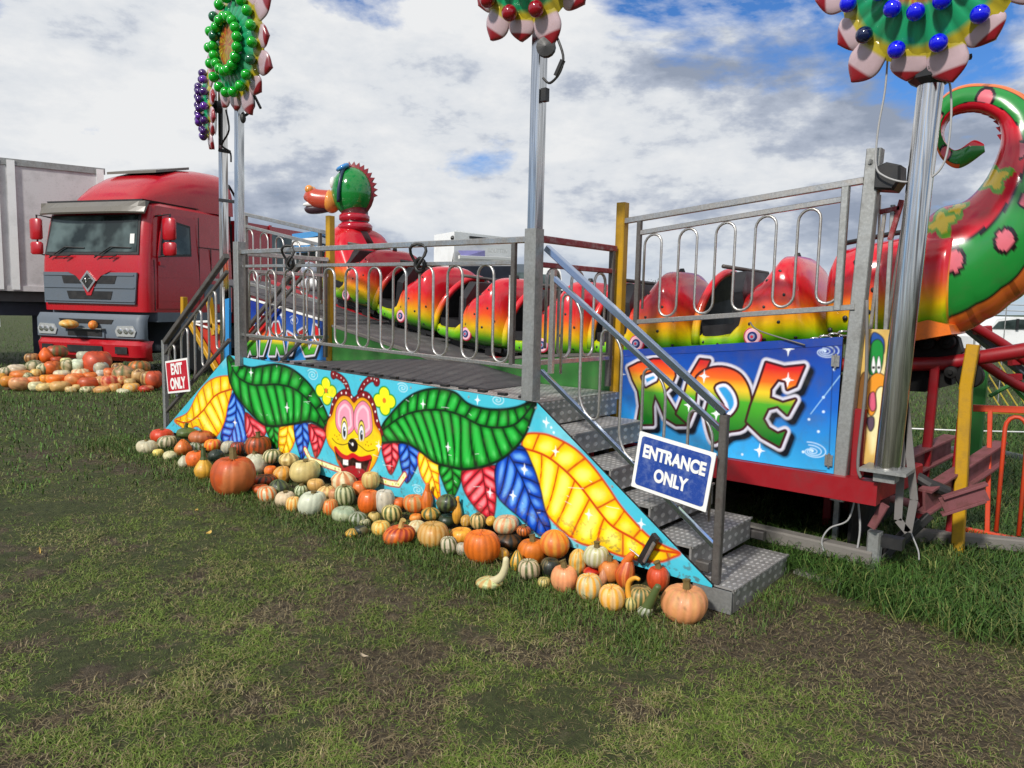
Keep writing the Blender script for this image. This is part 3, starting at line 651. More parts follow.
# galvanised mast with black motor box
gp = empty('galvanised_mast', (.42, 1.08, .5), 'galvanised square mast right of the ride panel with a black box at its top', 'mast')
mb = MB(); mb.bar((.41, 1.09, .40), (.485, 1.09, 2.60), .085, bev=.06); mb.build('mast_tube', M['galv'], gp)
mb = MB(); c = hit(888, 178, 1, 1.1); mb.loft([[c + V(x * k, dy, z * k) for x, z in ((-.06, -.07), (.05, -.085), (.085, -.03), (.08, .06), (-.0, .085), (-.06, .06))] for dy, k in ((-.08, .85), (-.06, 1), (.08, 1), (.1, .85))]); mb.build('motor_box', M['black'], gp)
mb = MB(); mb.bar(hit(868, 162, 1, 1.05), hit(880, 166, 1, 1.12), .05, .03); mb.build('clamp', M['galv'], gp)
# rods / straps hanging beside it
st = empty('folded_tube_frame', (.55, 1.3, 1), 'folded frame of grey tubes and straps between the galvanised mast and the chrome pole', 'frame')
for (a, b_, w, mname) in (((885, 210), (862, 400), .02, 'steel'), ((893, 205), (882, 395), .025, 'galv'), ((880, 195), (872, 470), .014, 'steel'), ((905, 215), (884, 345), .02, 'darksteel'), ((902, 200), (890, 240), .03, 'redrail'), ((880, 212), (900, 208), .03, 'redrail')):
    mb = MB(); mb.bar(hit(*a, 1, 1.22), hit(*b_, 1, 1.22), w); mb.build('tube', M[mname], st)

# ------------------------------------------------------------------ the ride base: trackside panels, chassis
rp = empty('ride_sign_panel', (-.4, 1.04, .8), 'blue trackside panel with the word RIDE in rainbow graffiti letters', 'sign panel')
zt_r = lambda x: 1.275 + (x + 1.24) / 1.62 * .175
panel_grid('painted_board', -1.235, .385, lambda x: .575, zt_r, 1.04, 420, 215, ride_art, M['art'], rp, .025)
mb = MB(); mb.add([(-1.235, 1.036, zt_r(-1.235) - .045), (.385, 1.036, zt_r(.385) - .05), (.385, 1.036, zt_r(.385) + .004), (-1.235, 1.036, zt_r(-1.235) + .004), (-1.235, 1.07, zt_r(-1.235) + .004), (.385, 1.07, zt_r(.385) + .004)], [(0, 1, 2, 3), (3, 2, 5, 4)]); mb.build('top_edge', paint('blue_edge', '#143c96', .35, 0, .3), rp)
for z in (1.30, .66):
    mb = MB(); mb.box((.33, 1.022, z - .035), (.352, 1.037, z + .035)); mb.box((.356, 1.022, z - .035), (.378, 1.037, z + .035)); mb.lathe([(.008, -.045), (.008, .045)], (.354, 1.026, z), n=10); mb.build('hinge', M['steel'], rp)
mb = MB(); P0, P1 = hit(805, 345, 1, 1.1), hit(843, 336, 1, 1.1)
for t in np.linspace(0, 1, 5): 
    c = P0 + (P1 - P0) * t + V(0, .02, .015); mb.tube([c + V(cos(a) * .035, .012 * sin(a * 2), sin(a) * .016) for a in np.linspace(0, 2 * pi, 12)[:-1]], .007, 6, True)
tag(mb.build('chain', M['chrome'], smooth=True), 'short shiny chain lying on the top edge of the ride panel', 'chain')
mp = empty('graffiti_panel', (-5.9, 1.04, .8), 'blue trackside panel with orange and green graffiti left of the dragon', 'sign panel')
ml = lambda x: H(325, 322, 1.04)[2] + (x - H(325, 322, 1.04)[0]) / (H(244, 298, 1.04)[0] - H(325, 322, 1.04)[0]) * (H(244, 298, 1.04)[2] - H(325, 322, 1.04)[2])
panel_grid('painted_board', -6.75, -5.0, lambda x: .8, ml, 1.04, 300, 130, mirror_art, M['art'], mp, .025)
mb = MB(); mb.bar((-6.75, 1.045, ml(-6.75) + .012), (-5.0, 1.045, ml(-5.0) + .012), .035, .022); mb.build('white_edge', M['white'], mp)
# duck panel
dp = empty('painted_board_sign', (.58, 1.06, .8), 'narrow yellow panel with a painted green dragon head behind the chrome pole', 'sign panel')
x0, x1 = hit(849, 330, 1, 1.14)[0], hit(894, 328, 1, 1.14)[0]; zt_ = hit(870, 329, 1, 1.14)[2]; zb_ = hit(865, 440, 1, 1.14)[2]; zb2 = hit(872, 465, 1, 1.14)[2]
panel_grid('painted_board', x0, x1, lambda x: zb_ if x < x0 + .12 else zb2, lambda x: zt_, 1.14, 110, 220, duck_art, M['art'], dp, .015)
# chassis
ch = empty('ride_chassis', (-.3, 1.5, .4), 'dark red ride chassis with its beam under the blue panel', 'chassis')
bz0, bz1 = .425, .572
mb = MB(); mb.box((-7.0, 1.0, bz0), (-5.1, 1.09, bz1 + .1)); mb.build('side_beam', M['red'], ch); mb = MB(); mb.box((-1.20, .99, bz0), (.66, 1.09, bz1)); mb.build('side_beam', M['red'], ch)
mb = MB(); mb.bar((.62, 1.08, .5), (.72, 1.75, .53), .08, .13); mb.bar((.62, 1.75, .5), (-1.2, 1.9, .5), .08, .1); mb.build('end_beam', M['red'], ch)
mb = MB(); mb.bar((.50, 1.13, .57), (.50, 1.13, 1.0), .07); mb.bar((.56, 1.5, .5), (.6, 1.5, 1.3), .07); mb.bar((.9, 2.1, .0), (.92, 2.1, 1.25), .06); mb.bar((.7, 2.1, .0), (.72, 2.1, 1.25), .06); mb.build('red_uprights', M['red'], ch)
mb = MB(); mb.box((-1.2, 1.2, .50), (.45, 1.26, 1.2)); mb.build('added_inner_shade', M['black'], ch)  # black sheet added behind the panel to keep the void dark
mb = MB(); mb.box((-1.2, 1.3, .40), (.5, 2.9, .46)); mb.build('added_floor_shade', M['grime'], ch)  # added cover that darkens the space under the red beam
mb = MB(); mb.box((-6.8, 2.7, -.1), (.45, 2.72, .45)); mb.build('added_rear_shade', M['grime'], ch)  # upright sheet added at the back so the underside reads black
mb = MB(); mb.box((.40, 1.4, .0), (.42, 2.7, .42)); mb.build('added_end_shade', M['grime'], ch)  # closing sheet added at the end, keeps light out below the chassis
for x in np.arange(-6.5, .6, 1.1):
    mb = MB()
    for y in (1.95, 2.45): mb.bar((x, y, float(gz(x, y))), (x, y, 1.0), .06)
    mb.bar((x, 1.95, .3), (x, 2.45, .9), .04); mb.build('trestle', M['red'], ch)
mb = MB(); mb.bar(hit(885, 505, 1, 1.12), hit(872, 527, 1, 1.12), .05); mb.build('lower_bracket', M['pinkrust'], ch)
lf, lr = ghit(735, 546), ghit(872, 576)
gfm = empty('ground_frame', lr, 'grey steel ground frame lying in the grass under the red beam', 'frame')
zz = V(0, 0, .12)
mb = MB(); mb.bar(V(-1.2, 1.25, .03), lr + zz, .11, .10); mb.build('ground_beam', M['woodboard'], gfm)
mb = MB(); mb.bar(lr + V(0, 0, .02), lr + V(0, 0, .30), .08); mb.build('leg_post', M['galv'], gfm)
r0, r1 = ghit(905, 550), ghit(1060, 566)
mb = MB(); mb.bar(r0 + zz, r1 + zz, .09); mb.bar(lr + V(0, 0, .06), r0 + zz, .07); mb.build('ground_beam', M['woodboard'], gfm)
mb = MB(); jc = ghit(834, 552); mb.bar(jc + V(0, 0, .05), jc + V(.0, 0, .55), .04); mb.lathe([(.16, 0), (.15, .03), (.05, .05)], jc, n=18); mb.build('jack_leg', M['galv'], gfm)
mb = MB(); a_ = ghit(798, 572); b_ = ghit(845, 585); mb.bar(a_ + V(0, 0, .01), b_ + V(0, 0, .01), .14, .035); tag(mb.build('timber_packer', M['woodboard']), 'weathered timber plank in the grass below the grey ground frame', 'plank')
# outriggers
og = empty('outrigger_beams', (1.0, 1.9, .3), 'faded pink steel outrigger beams bolted together behind the yellow post', 'outrigger')
def ibeam(p, q, w, h, name, mat):
    p, q = V(*p), V(*q); d = q - p; d /= np.linalg.norm(d); up = V(0, 0, 1); mb = MB()
    mb.bar(p + up * h / 2, q + up * h / 2, w, .018); mb.bar(p - up * h / 2, q - up * h / 2, w, .018); mb.bar(p, q, .018, h); return mb.build(name, mat, og)
ibeam(hit(924, 502, 1, 1.6), hit(1000, 452, 1, 2.7), .09, .15, 'beam', M['pinkrust'])
ibeam(hit(880, 478, 1, 1.35), hit(950, 445, 1, 2.6), .10, .14, 'beam', M['pinkrust'])
ibeam(hit(942, 506, 1, 1.52), hit(986, 492, 1, 1.60), .07, .11, 'beam', M['pinkrust'])
mb = MB(); mb.tube([hit(880, 495, 1, 1.25), hit(916, 505, 1, 1.5)], .028, 12); mb.lathe([(.05, -.03), (.05, .03)], hit(884, 497, 1, 1.28), (1, .3, 0), 12); mb.build('pivot_tube', M['pinkrust'], og, smooth=True, angle=40)
mb = MB(); mb.tube([hit(905, 470, 1, 1.7), hit(930, 485, 1, 1.7), hit(948, 492, 1, 1.75)], .04, 10); mb.bar(hit(918, 520, 1, 1.5), hit(880, 560, 1, 1.3), .05); mb.bar(hit(930, 515, 1, 1.6), hit(895, 548, 1, 1.5), .05); mb.build('hydraulic_ram', M['black'], og)
sp_ = empty('ratchet_strap', hit(905, 480, 1, 1.15), 'grey webbing strap hanging in a loop below the chrome pole', 'strap')
for k, (a, b_) in enumerate((((905, 400), (914, 500)), ((905, 400), (898, 520)), ((898, 520), (908, 532)), ((908, 532), (914, 500)))):
    mb = MB(); mb.bar(hit(*a, 1, 1.12), hit(*b_, 1, 1.12), .045, .008, up=(0, 1, 0), bev=.05); mb.build('webbing', M['strap'], sp_)
mb = MB(); c = hit(893, 543, 1, 1.15); mb.box(c - V(.06, .04, .03), c + V(.06, .04, .04)); mb.build('buckle', M['black'], sp_)
def cable(pts, r, mat, lab, yy=None, name='cable'):
    P = [hit(a[0], a[1], 1, a[2] if len(a) > 2 else yy) for a in pts]; mb = MB(); mb.tube(crv(P, 6), r, 6); return tag(mb.build(name, mat, smooth=True), lab, 'cable')
cable([(855, 498), (848, 520), (830, 528), (822, 540), (824, 552)], .006, M['cablegrey'], 'white cable dangling under the red beam', 1.15)
cable([(858, 500), (860, 530), (855, 560)], .007, M['cablegrey'], 'grey cable dropping to the grass under the red beam', 1.2)
cable([(911, 533), (918, 550), (919, 560)], .005, M['cablegrey'], 'short white cable end hanging below the grey strap', 1.2)
cable([(888, 52), (885, 90), (878, 130), (876, 165), (884, 176), (905, 182), (930, 178), (945, 160), (951, 120), (950, 85), (944, 76)], .006, M['cablegrey'], 'pale cable looping from the blue bulb sunflower round the chrome pole', .98)
cable([(867, 300), (866, 380), (858, 460), (861, 478)], .010, M['strap'], 'grey hose running down beside the galvanised mast', 1.0)
cable([(805, 345), (760, 331), (750, 322)], .005, M['strap'], 'thin straw coloured rope tied to the bottom rail over the ride panel', 1.02)

# ------------------------------------------------------------------ walkway beside the track with green edge
wk = empty('trackside_walkway', (-3.2, 1.3, 1.0), 'grey walkway beside the track with green fascia dipping in the middle', 'walkway')
wx = [-7.6, -6.75, -5.9, -4.95, -4.11, -3.15, -2.7, -2.25, -1.83, -1.39, -1.23]; wz = [1.85, 1.68, 1.52, 1.34, 1.19, 1.02, 1.09, 1.15, 1.19, 1.22, 1.235]
wz[3] = 1.33
xs = np.linspace(-4.96, -1.25, 40); mb = MB()
fz = lambda x: float(np.interp(x, wx, wz))
mb.loft([[(x, 1.052, .93), (x, 1.052, fz(x)), (x, 1.07, fz(x)), (x, 1.07, .93)] for x in xs]); mb.build('green_fascia', M['green'], wk)
mb = MB(); mb.loft([[(x, 1.045, fz(x) + .002), (x, 1.045, fz(x) + .026), (x, 1.10, fz(x) + .026), (x, 1.10, fz(x) + .002)] for x in xs]); mb.build('edge_strip', M['woodboard'], wk)
xs = np.linspace(-7.6, -1.25, 50); wf = lambda x: fz(x) + .004
mb = MB(); mb.loft([[(x, 1.1, wf(x)), (x, 1.1, wf(x) + .02), (x, 2.65, ez + .0), (x, 2.65, ez - .02)] for x in xs for ez in [max(wf(x) - .02, fz(x))]]); mb.build('walkway_deck', M['deck'], wk)

# ------------------------------------------------------------------ caterpillar train
EX = [-5.57, -4.57, -3.55, -2.54, -1.51, -.48, .55]; EZ = [1.69, 1.46, 1.30, 1.235, 1.30, 1.405, 1.52]
ezf = lambda x: float(np.interp(x, EX, EZ)); YC = 2.2
M['car'] = vcol('glossy_fibreglass_paint', .22, .5, .05, 25, dirt=.32)
G0, G1, G2, G3, G4 = map(np.array, (rgb('#0a7416'), rgb('#5fb010'), rgb('#e8b80c'), rgb('#ea5a24'), rgb('#d00c22')))
def carcol(t, x=0, y=0):
    """t 0 bottom .. 1 top"""
    t = t + .05 * (vnoise(np.array(x * 4.), np.array(y * 4.)) - .5); st = [0, .15, .30, .44, .60, 1]; cs = [G0, G1, G2, G3, G4, G4 * .9]
    return tuple(float(np.interp(t, st, [c[k] for c in cs])) for k in range(3))
def shell(mb, xs, halfw, zb, zt, n=36, ex=2.6, colf=None, yc=0, wav=0):
    secs = []; cols = []
    for x in xs:
        w, b_, t = halfw(x), zb(x), zt(x); c = (b_ + t) / 2; hh = (t - b_) / 2; sec = []
        for k in range(n):
            a = 2 * pi * k / n; ca, sa = cos(a), sin(a)
            y = w * abs(ca) ** (2 / ex) * (1 if ca >= 0 else -1); z = hh * abs(sa) ** (2 / ex) * (1 if sa >= 0 else -1)
            if wav: y *= 1 + wav * sin(x * 26 + z * 3)
            sec.append((x, yc + y, c + z)); cols.append(colf(x, y, c + z) if colf else (1, 1, 1))
        secs.append(sec)
    mb.loft(secs, col=cols)
spotc = (.02, .015, .015)
def car_proto(kind=0):
    t = empty('coaster_car')
    # tub: low sill under the open cockpit, tall hump behind it
    zb = lambda x: -.13 + .03 * abs(x / .5) ** 3
    pk = lambda x: float(np.interp(x, [-.50, -.46, -.42, -.2, -.12, -.08, 0, .06, .13, .2, .27, .34, .40, .44], [.05, .09, .06, .065, .16, .37, .43, .46, .55, .62, .61, .53, .33, .12]))
    hw = lambda x: float(np.interp(x, [-.52, -.46, -.3, -.1, .0, .2, .34, .44], [.34, .44, .46, .46, .48, .48, .42, .3]))
    col = lambda x, y, z: carcol((z + .13) / .75, x * 3 + y, z * 2)
    xs = np.unique(np.r_[np.linspace(-.52, .44, 46), np.linspace(-.14, -.04, 8)]); mb = MB(); shell(mb, xs, hw, zb, pk, 44, 3.2, col, wav=.022)
    body = mb.build('body', M['car'], t, smooth=True, local=True)
    # spots
    mb = MB(); rr = random.Random(3)
    for (x, z) in ((-.02, .1), (.08, -.02), (.1, .22), (.2, .1), (.25, .3), (.0, .3), (.3, -.02), (.33, .18), (.12, .42), (-.3, -.04), (-.42, -.02), (.22, .48)):
        tz = pk(x); w = hw(x) * (1 + .022 * sin(x * 26 + (z - (tz + zb(x)) / 2) * 3)); c = (tz + zb(x)) / 2; hh = (tz - zb(x)) / 2; q = min(.97, abs(z - c) / hh) ; yy = w * (1 - q ** 3.2) ** (1 / 3.2)
        for s in (-1, 1): mb.ball((x, s * (yy - .004), z), .015, 10, 6, (1, .35, 1))
    o = mb.build('spots', M['black'], body, local=True, smooth=True)
    # front hoop (rounded arch at the leading edge of the cockpit)
    mb = MB(); pts = []; cols = []
    for a in np.linspace(-.1, pi + .1, 26): pts.append((-.49 + .13 * max(0, sin(a)) ** 1.5 - .0, -.45 * cos(a), .02 + .54 * max(-.1, sin(a))))
    mb.tube(pts, .035, 10, col=[carcol((p[2] + .13) / .75) for p in pts for _ in range(10)]); mb.build('front_hoop', M['car'], t, smooth=True, local=True)
    # seat
    mb = MB(); mb.box((-.44, -.42, .02), (-.12, .42, .115)); mb.loft([[(-.06 - k, -.43, .05), (-.08 - k, -.43, .36), (-.10 - k, -.28, .53), (-.10 - k, .28, .53), (-.08 - k, .43, .36), (-.06 - k, .43, .05)] for k in (0, .10)]); mb.build('seat', M['seat'], t, local=True)
    # inside of the front
    mb = MB(); mb.loft([[(-.47 + .10 * sin(a) ** 2 + k, -.43 * cos(a), .03 + .52 * sin(a)) for a in np.linspace(0, pi, 14)] + [(-.47 + k, 0, .03)] for k in (0, .02)]); mb.build('cockpit_lining', M['seat'], t, local=True)
    # emblem
    for s in (-1,):
        e = None
        for r, c_, d in ((.075, rgb('#c03048'), 0), (.064, rgb('#e8b4c0'), .006), (.04, rgb('#20306a'), .011), (.024, rgb('#8a90b0'), .015), (.012, rgb('#c03048'), .018)):
            mb2 = e or MB(); e = mb2; mb2.lathe([(r, -.02), (r, d), (r * .92, d + .004)], (0, s * .468, .0), (0, s, 0), 24, col=tuple(c_))
        mb2.build('emblem', M['car'], t, local=True)
    # lap bar with T handle
    mb = MB(); mb.tube([(-.28, 0, .1), (-.24, 0, .42), (-.22, 0, .56)], .014, 8); mb.tube([(-.27, -.34, .585), (-.17, .34, .55)], .017, 8); mb.tube(crv([(-.44, -.3, .35), (-.38, -.2, .52), (-.33, 0, .56), (-.38, .2, .52), (-.44, .3, .35)], 5), .011, 6); mb.build('lap_bar', M['darksteel'], t, smooth=True, local=True)
    mb = MB(); mb.lathe([(.025, 0), (.03, .02), (.02, .05)], (.21, 0, .6), n=10); mb.build('knob', M['black'], t, smooth=True, local=True)
    mb = MB()
    for s in (-1, 1):
        mb = MB()
        for x in (-.3, .2): mb.lathe([(.07, -.025), (.07, .025)], (x, s * .27, -.17), (0, 1, 0), 16)
        mb.bar((-.4, s * .27, -.13), (.35, s * .27, -.13), .04, .05); mb.build('bogie', M['black'], t, local=True)
    return t
def copy_tree(o, parent=None):
    c = o.copy(); COL.objects.link(c); c.parent = parent
    for ch_ in list(o.children): copy_tree(ch_, c)
    return c
proto = car_proto()
names = ['right behind the dragon head', 'second behind the dragon head', 'framed in the right half of the front railing', 'seen behind the red topped gate', 'at left behind the tall looped railing', 'at right behind the tall looped railing']
for i in range(6):
    o = proto if i == 0 else copy_tree(proto)
    x = EX[i]; sl = (ezf(x + .4) - ezf(x - .4)) / .8 if i else -.24
    o.location = (x, YC, EZ[i]); o.rotation_euler = (0, -math.atan(sl), 0)
    tag(o, 'red yellow green caterpillar car ' + names[i], 'coaster car', 'cars of the caterpillar train')
# track
tr = empty('coaster_track', (-3, 2.2, 1), 'dark red tubular coaster track under the caterpillar cars', 'track')
txs = list(np.linspace(-7.5, .9, 44)); tz = lambda x: float(np.interp(x, [-7.5, -6.5] + EX, [2.1, 1.88] + EZ)) - .26
nr = [hit(977, 358, 1, 2.13), hit(1024, 350.5, 1, 2.13)]; sl = (nr[1][2] - nr[0][2]) / (nr[1][0] - nr[0][0])
for y in (1.93, 2.47):
    mb = MB(); pts = [(x, y, tz(x)) for x in txs if x < .5] + [(x, y + .2, nr[0][2] + sl * (x - nr[0][0])) for x in (.75, 1.0, 1.3, 1.6, 2.0, 2.5)]
    mb.tube(crv(pts, 2), .05, 12); mb.build('rail', M['red'], tr, smooth=True)
mb = MB()
for x in list(np.arange(-7.3, .5, .55)) + [1.1, 1.7]:
    z = tz(x) if x < .6 else nr[0][2] + sl * (x - nr[0][0]); mb.bar((x, 1.93 + .2 * (x > .6), z - .03), (x, 2.47 + .2 * (x > .6), z - .03), .05, .04)
mb.build('cross_ties', M['red'], tr)

# tail car + tail
tc = empty('tail_car', (.35, YC, 1.5), 'last caterpillar car with a big curled green dragon tail', 'coaster car', 'cars of the caterpillar train')
hy = lambda a, b_: hit(a, b_, 1, YC)
mb = MB(); xl, xr_ = .02, .80
topz = lambda x: float(np.interp(x, [.0, .05, .15, .5, .85], [hy(828, 262)[2], hy(832, 252)[2], hy(842, 248)[2], hy(890, 238)[2], hy(925, 232)[2]]))
botz = lambda x: float(np.interp(x, [0, .1, .3, .85], [1.42, 1.36, 1.36, 1.50]))
shell(mb, np.linspace(.0, .80, 30), lambda x: float(np.interp(x, [0, .06, .2, .8], [.3, .42, .47, .40])), botz, topz, 44, 3, lambda x, y, z: carcol((z - botz(x)) / (topz(x) - botz(x)) * 1.0, x * 3, z * 2), yc=YC, wav=.015)
mb.build('body', M['car'], tc, smooth=True)
mb = MB()
for (a, b_) in ((837, 285), (852, 280), (851, 300), (845, 318), (873, 290), (868, 312), (856, 262), (830, 330)):
    p = hit(a, b_, 1, YC - .45); mb.ball(p, .019, 10, 6, (1, .6, 1))
mb.build('spots', M['black'], tc, smooth=True)
mb = MB(); mb.tube([(.05, YC - .25, topz(.1) + .02), (.4, YC - .2, topz(.4) + .03), (.8, YC - .2, topz(.8) + .03)], .018, 8); mb.ball((.06, YC - .2, topz(.06) + .03), .03); mb.build('top_seam', M['black'], tc, smooth=True)
inn = crv([(922,224),(942,208),(966,201),(984,183),(996,160),(1001,140),(997,122),(982,113),(966,112),(952,116),(945,126),(943,137),(947,146),(956,151),(966,151),(975,147),(982,141)], 5)
out = crv([(938,342),(966,330),(1000,311),(1034,282),(1056,238),(1064,188),(1056,145),(1043,113),(1020,92),(990,84),(962,86),(943,97),(934,118),(935,143),(944,157),(958,163),(972,163),(981,156),(986,146)][:17], 5)
inn = crv([(922,224),(942,208),(966,201),(984,183),(996,160),(1001,140),(997,122),(982,113),(966,112),(952,116),(945,126),(943,137),(947,146),(956,151),(962,148),(974,140),(984,144)], 5)
out = crv([(938,342),(966,330),(1000,311),(1034,282),(1056,238),(1064,188),(1056,145),(1043,113),(1020,92),(990,84),(962,86),(943,97),(934,118),(935,143),(943,160),(960,168),(985,152)], 5)
NT = 110; secs = []; cols = []; TG, TR, TO, TK = map(np.array, (rgb('#1c8434'), rgb('#d8142e'), rgb('#d06a28'), rgb('#14060a')))
I3 = [hy(*p) for p in inn]; O3 = [hy(*p) for p in out]; K = len(I3); arc = 0; pink = rgb('#d86a78')
S = 7; I3 = list(crv(I3, S)); O3 = list(crv(O3, S)); K = len(I3)
sp = [((963,264),14),((1011,244),13),((1030,205),8),((1023,155),10),((987,101),12),((940,122),9),((946,154),9)]
spots3 = [(hy(*c_), r * .8) for c_, r in sp]; flowers = [(hy(*c_), r) for c_, r in (((949,226),13),((962,211),8),((999,183),12))]
for i in range(K):
    c = (I3[i] + O3[i]) / 2; r = np.linalg.norm(I3[i] - O3[i]) / 2; d = (O3[i] - I3[i]) / (2 * r + 1e-9); dep = .8 * r * min(1, .45 + r * 1.8); sec = []
    if i: arc += np.linalg.norm(c - cp)
    cp = c; thr = float(np.interp(i / K, [0, .12, .3, .5, .7], [-.28, -.22, -.05, -.25, -.45]))
    for k in range(NT):
        a = 2 * pi * k / NT; rid = 1 + .025 * (abs(sin(arc * 22)) if cos(a) > .6 else 0)
        p = c + d * r * cos(a) * rid + V(0, 1, 0) * dep * sin(a) * (1 if abs(sin(a)) < .9 else 1)
        u = cos(a)      # +1 outer belly, -1 inner
        if u > .72: co = TO * (1 - .45 * (abs(sin(arc * 13)) < .18)) * (1 - .0) if u > .76 else TK
        elif u > thr: co = TG
        elif u > thr - .07: co = TK
        else: co = TR
        if i > K - 38: co = TG if u > -.5 else TR
        for q, rad in spots3:
            if rad and sin(a) < 0 and -.3 < u < .75:
                dd = p - q; e = sqrt(dd[0] ** 2 * 1.5 + dd[2] ** 2 * .8) / (rad * .0075); co = np.array(pink) if e < .75 else (TK if e < 1.05 else co)
        for q, rad in flowers:
            if sin(a) < 0 and u < thr - .07:
                dd = p - q; e = sqrt(dd[0] ** 2 + dd[2] ** 2) / (rad * .0085 * (1 + .3 * sin(4 * atan2(dd[2], dd[0])))); co = np.array(rgb('#f0cc20')) if e < .6 else (np.array(rgb('#6ab020')) if e < .9 else co)
        sec.append(p); cols.append(tuple(co))
    secs.append(sec)
mb = MB(); mb.loft(secs, col=cols); mb.build('tail', M['car'], tc, smooth=True)
mb = MB()   # ridge of small red teeth along the inside of the curl
for i in range(int(K * .32), int(K * .72), 14):
    c = I3[i]; d = (I3[i] - O3[i]); d /= np.linalg.norm(d); t_ = I3[i + 3] - I3[i - 3]; t_ /= np.linalg.norm(t_)
    mb.add([c - t_ * .035 + V(0, -.02, 0) - d * .02, c + t_ * .035 + V(0, -.02, 0) - d * .02, c + d * .035, c - t_ * .035 + V(0, .03, 0) - d * .02, c + t_ * .035 + V(0, .03, 0) - d * .02], [(0, 1, 2), (3, 2, 4), (0, 2, 3), (1, 4, 2)])
mb.build('spines', paint('spine_red', '#a01020', .3), tc)
mb = MB(); a0, a1 = hit(878, 333, 1, 1.8), hit(928, 320, 1, 1.8); mb.loft([[a0 + V(0, y, 0), a1 + V(0, y, 0), a1 + V(.13, y, -.03), a1 + V(.15, y, -.09), a0 + V(0, y, -.1)] for y in (-.02, .5)]); mb.build('orange_mount', paint('orange_mount_paint', '#e0701c', .3), tc)
mb = MB(); bx = lambda a, b_, y=2.14: hit(a, b_, 1, y)
mb.prism([bx(884, 343), bx(945, 330), bx(958, 338), bx(962, 352), bx(948, 365), bx(905, 372), bx(884, 372)], (0, 1, 0), .12)
mb.prism([bx(884, 368), bx(950, 362), bx(952, 385), bx(925, 392), bx(884, 390)], (0, 1, 0), .16); mb.build('bogie_frame', M['grime'], tc)
for (a, b_, r) in ((893, 380, .085), (970, 376, .085), (928, 343, .05), (948, 342, .05), (952, 372, .045), (910, 345, .045)):
    mb = MB(); mb.lathe([(r * .9, -.05), (r, -.04), (r, .04), (r * .9, .05), (r * .35, .055), (r * .3, .07)], bx(a, b_, 2.12), (0, -1, 0), 20); mb.build('wheel', M['grime'], tc, smooth=True, angle=35)

# dragon head car front
hd = empty('dragon_figure', hy(360, 240), 'green dragon head with blue goggles, orange snout and red ringed neck leading the train', 'dragon head')
hs = lambda a, b_: hit(a, b_, 1, YC)
pm = np.linalg.norm(hs(360, 200) - hs(361, 200)) ; sc_ = np.linalg.norm(hs(356, 190) - hs(356, 191))
c = hs(355, 193); ax_ = .235
mb = MB(); mb.ball(c, 1, 28, 20, (.26, .24, .31)); hc = rgb('#0f6e2c'); mb.v = [tuple(V(*v) + V(0, 0, 0)) for v in mb.v]; mb.build('skull', paint('dragon_green', '#0f7a30', .12, 0, .12, coat=.6), hd, smooth=True)
mb = MB(); 
for k in range(11):
    a = pi * .62 - k * .2; p = c + V(.25 * cos(a), 0, .30 * sin(a)); n_ = V(cos(a), 0, sin(a)); t_ = V(-sin(a), 0, cos(a))
    mb.add([p - t_ * .05 + V(0, -.04, 0), p + t_ * .03 + V(0, -.04, 0), p + n_ * .085 - t_ * .02, p - t_ * .05 + V(0, .04, 0), p + t_ * .03 + V(0, .04, 0)], [(0, 1, 2), (3, 2, 4), (0, 2, 3), (1, 4, 2)])
mb.tube([c + V(.25 * cos(a), 0, .30 * sin(a)) for a in np.linspace(pi * .62, -pi * .4, 14)], .04, 8); mb.build('crest', paint('crest_red', '#7c1420', .3), hd)
def xsn(name, pts, rads, mat, flat=1.0):
    mb = MB(); mb.tube(crv(pts, 5), [float(x) for x in crv(np.array(rads)[:, None], 5)[:, 0]], 16); return mb.build(name, mat, hd, smooth=True)
so = paint('snout_orange', '#b84630', .25, 0, .15, coat=.4); sy = paint('snout_yellow', '#dc9040', .25, 0, .15, coat=.4)
sn = hs(341, 204)
xsn('snout_ring', [sn + V(.10, 0, .02), sn + V(.02, -.0, .0), sn + V(-.05, 0, .0)], [.10, .15, .11], sy)
xsn('upper_snout', [sn + V(0, 0, .01), sn + V(-.14, 0, .02), sn + V(-.25, 0, .05), sn + V(-.33, 0, .04)], [.13, .13, .11, .03], so)
mb = MB(); mb.ball(sn + V(-.25, -.05, .14), .055, 14, 10); mb.ball(sn + V(-.25, .07, .14), .055, 14, 10); mb.build('nostril', sy, hd, smooth=True)
xsn('jaw', [sn + V(.0, 0, -.05), sn + V(-.16, 0, -.09), sn + V(-.28, 0, -.10), sn + V(-.33, 0, -.09)], [.08, .07, .055, .01], paint('jaw_dark', '#3a2230', .3, coat=.4))
xsn('teeth', [sn + V(-.1, -.06, -.04), sn + V(-.25, -.055, -.045), sn + V(-.33, -.03, -.05)], [.02, .03, .015], M['white'])
mb = MB(); gt = c + V(-.06, 0, .27); mb.lathe([(.03, -.03), (.085, -.02), (.095, .01), (.07, .03), (.01, .035)], gt + V(-.03, -.10, .02), (-.5, -.3, 1), 18); mb.lathe([(.03, -.03), (.085, -.02), (.095, .01), (.07, .03), (.01, .035)], gt + V(-.03, .10, .02), (-.5, .3, 1), 18)
mb.build('goggle_lenses', paint('goggle_blue', '#3f86c4', .1, 0, .1, coat=.5), hd, smooth=True)
mb = MB(); mb.tube([c + V(-.05 - .03 * a, -.243 * sin(a), .315 * cos(a)) for a in np.linspace(.15, pi * .66, 16)], .022, 8); mb.build('goggle_strap', paint('strap_navy', '#16304a', .4), hd, smooth=True)
mb = MB(); mb.ball(c + V(-.22, -.08, .10), .06, 12, 10, (.7, 1, 1.3)); mb.ball(c + V(-.22, .08, .10), .06, 12, 10, (.7, 1, 1.3)); mb.build('eyes', M['white'], hd, smooth=True)
nk = paint('neck_red', '#a80c26', .15, 0, .15, coat=.6); z0 = c[2] - .30
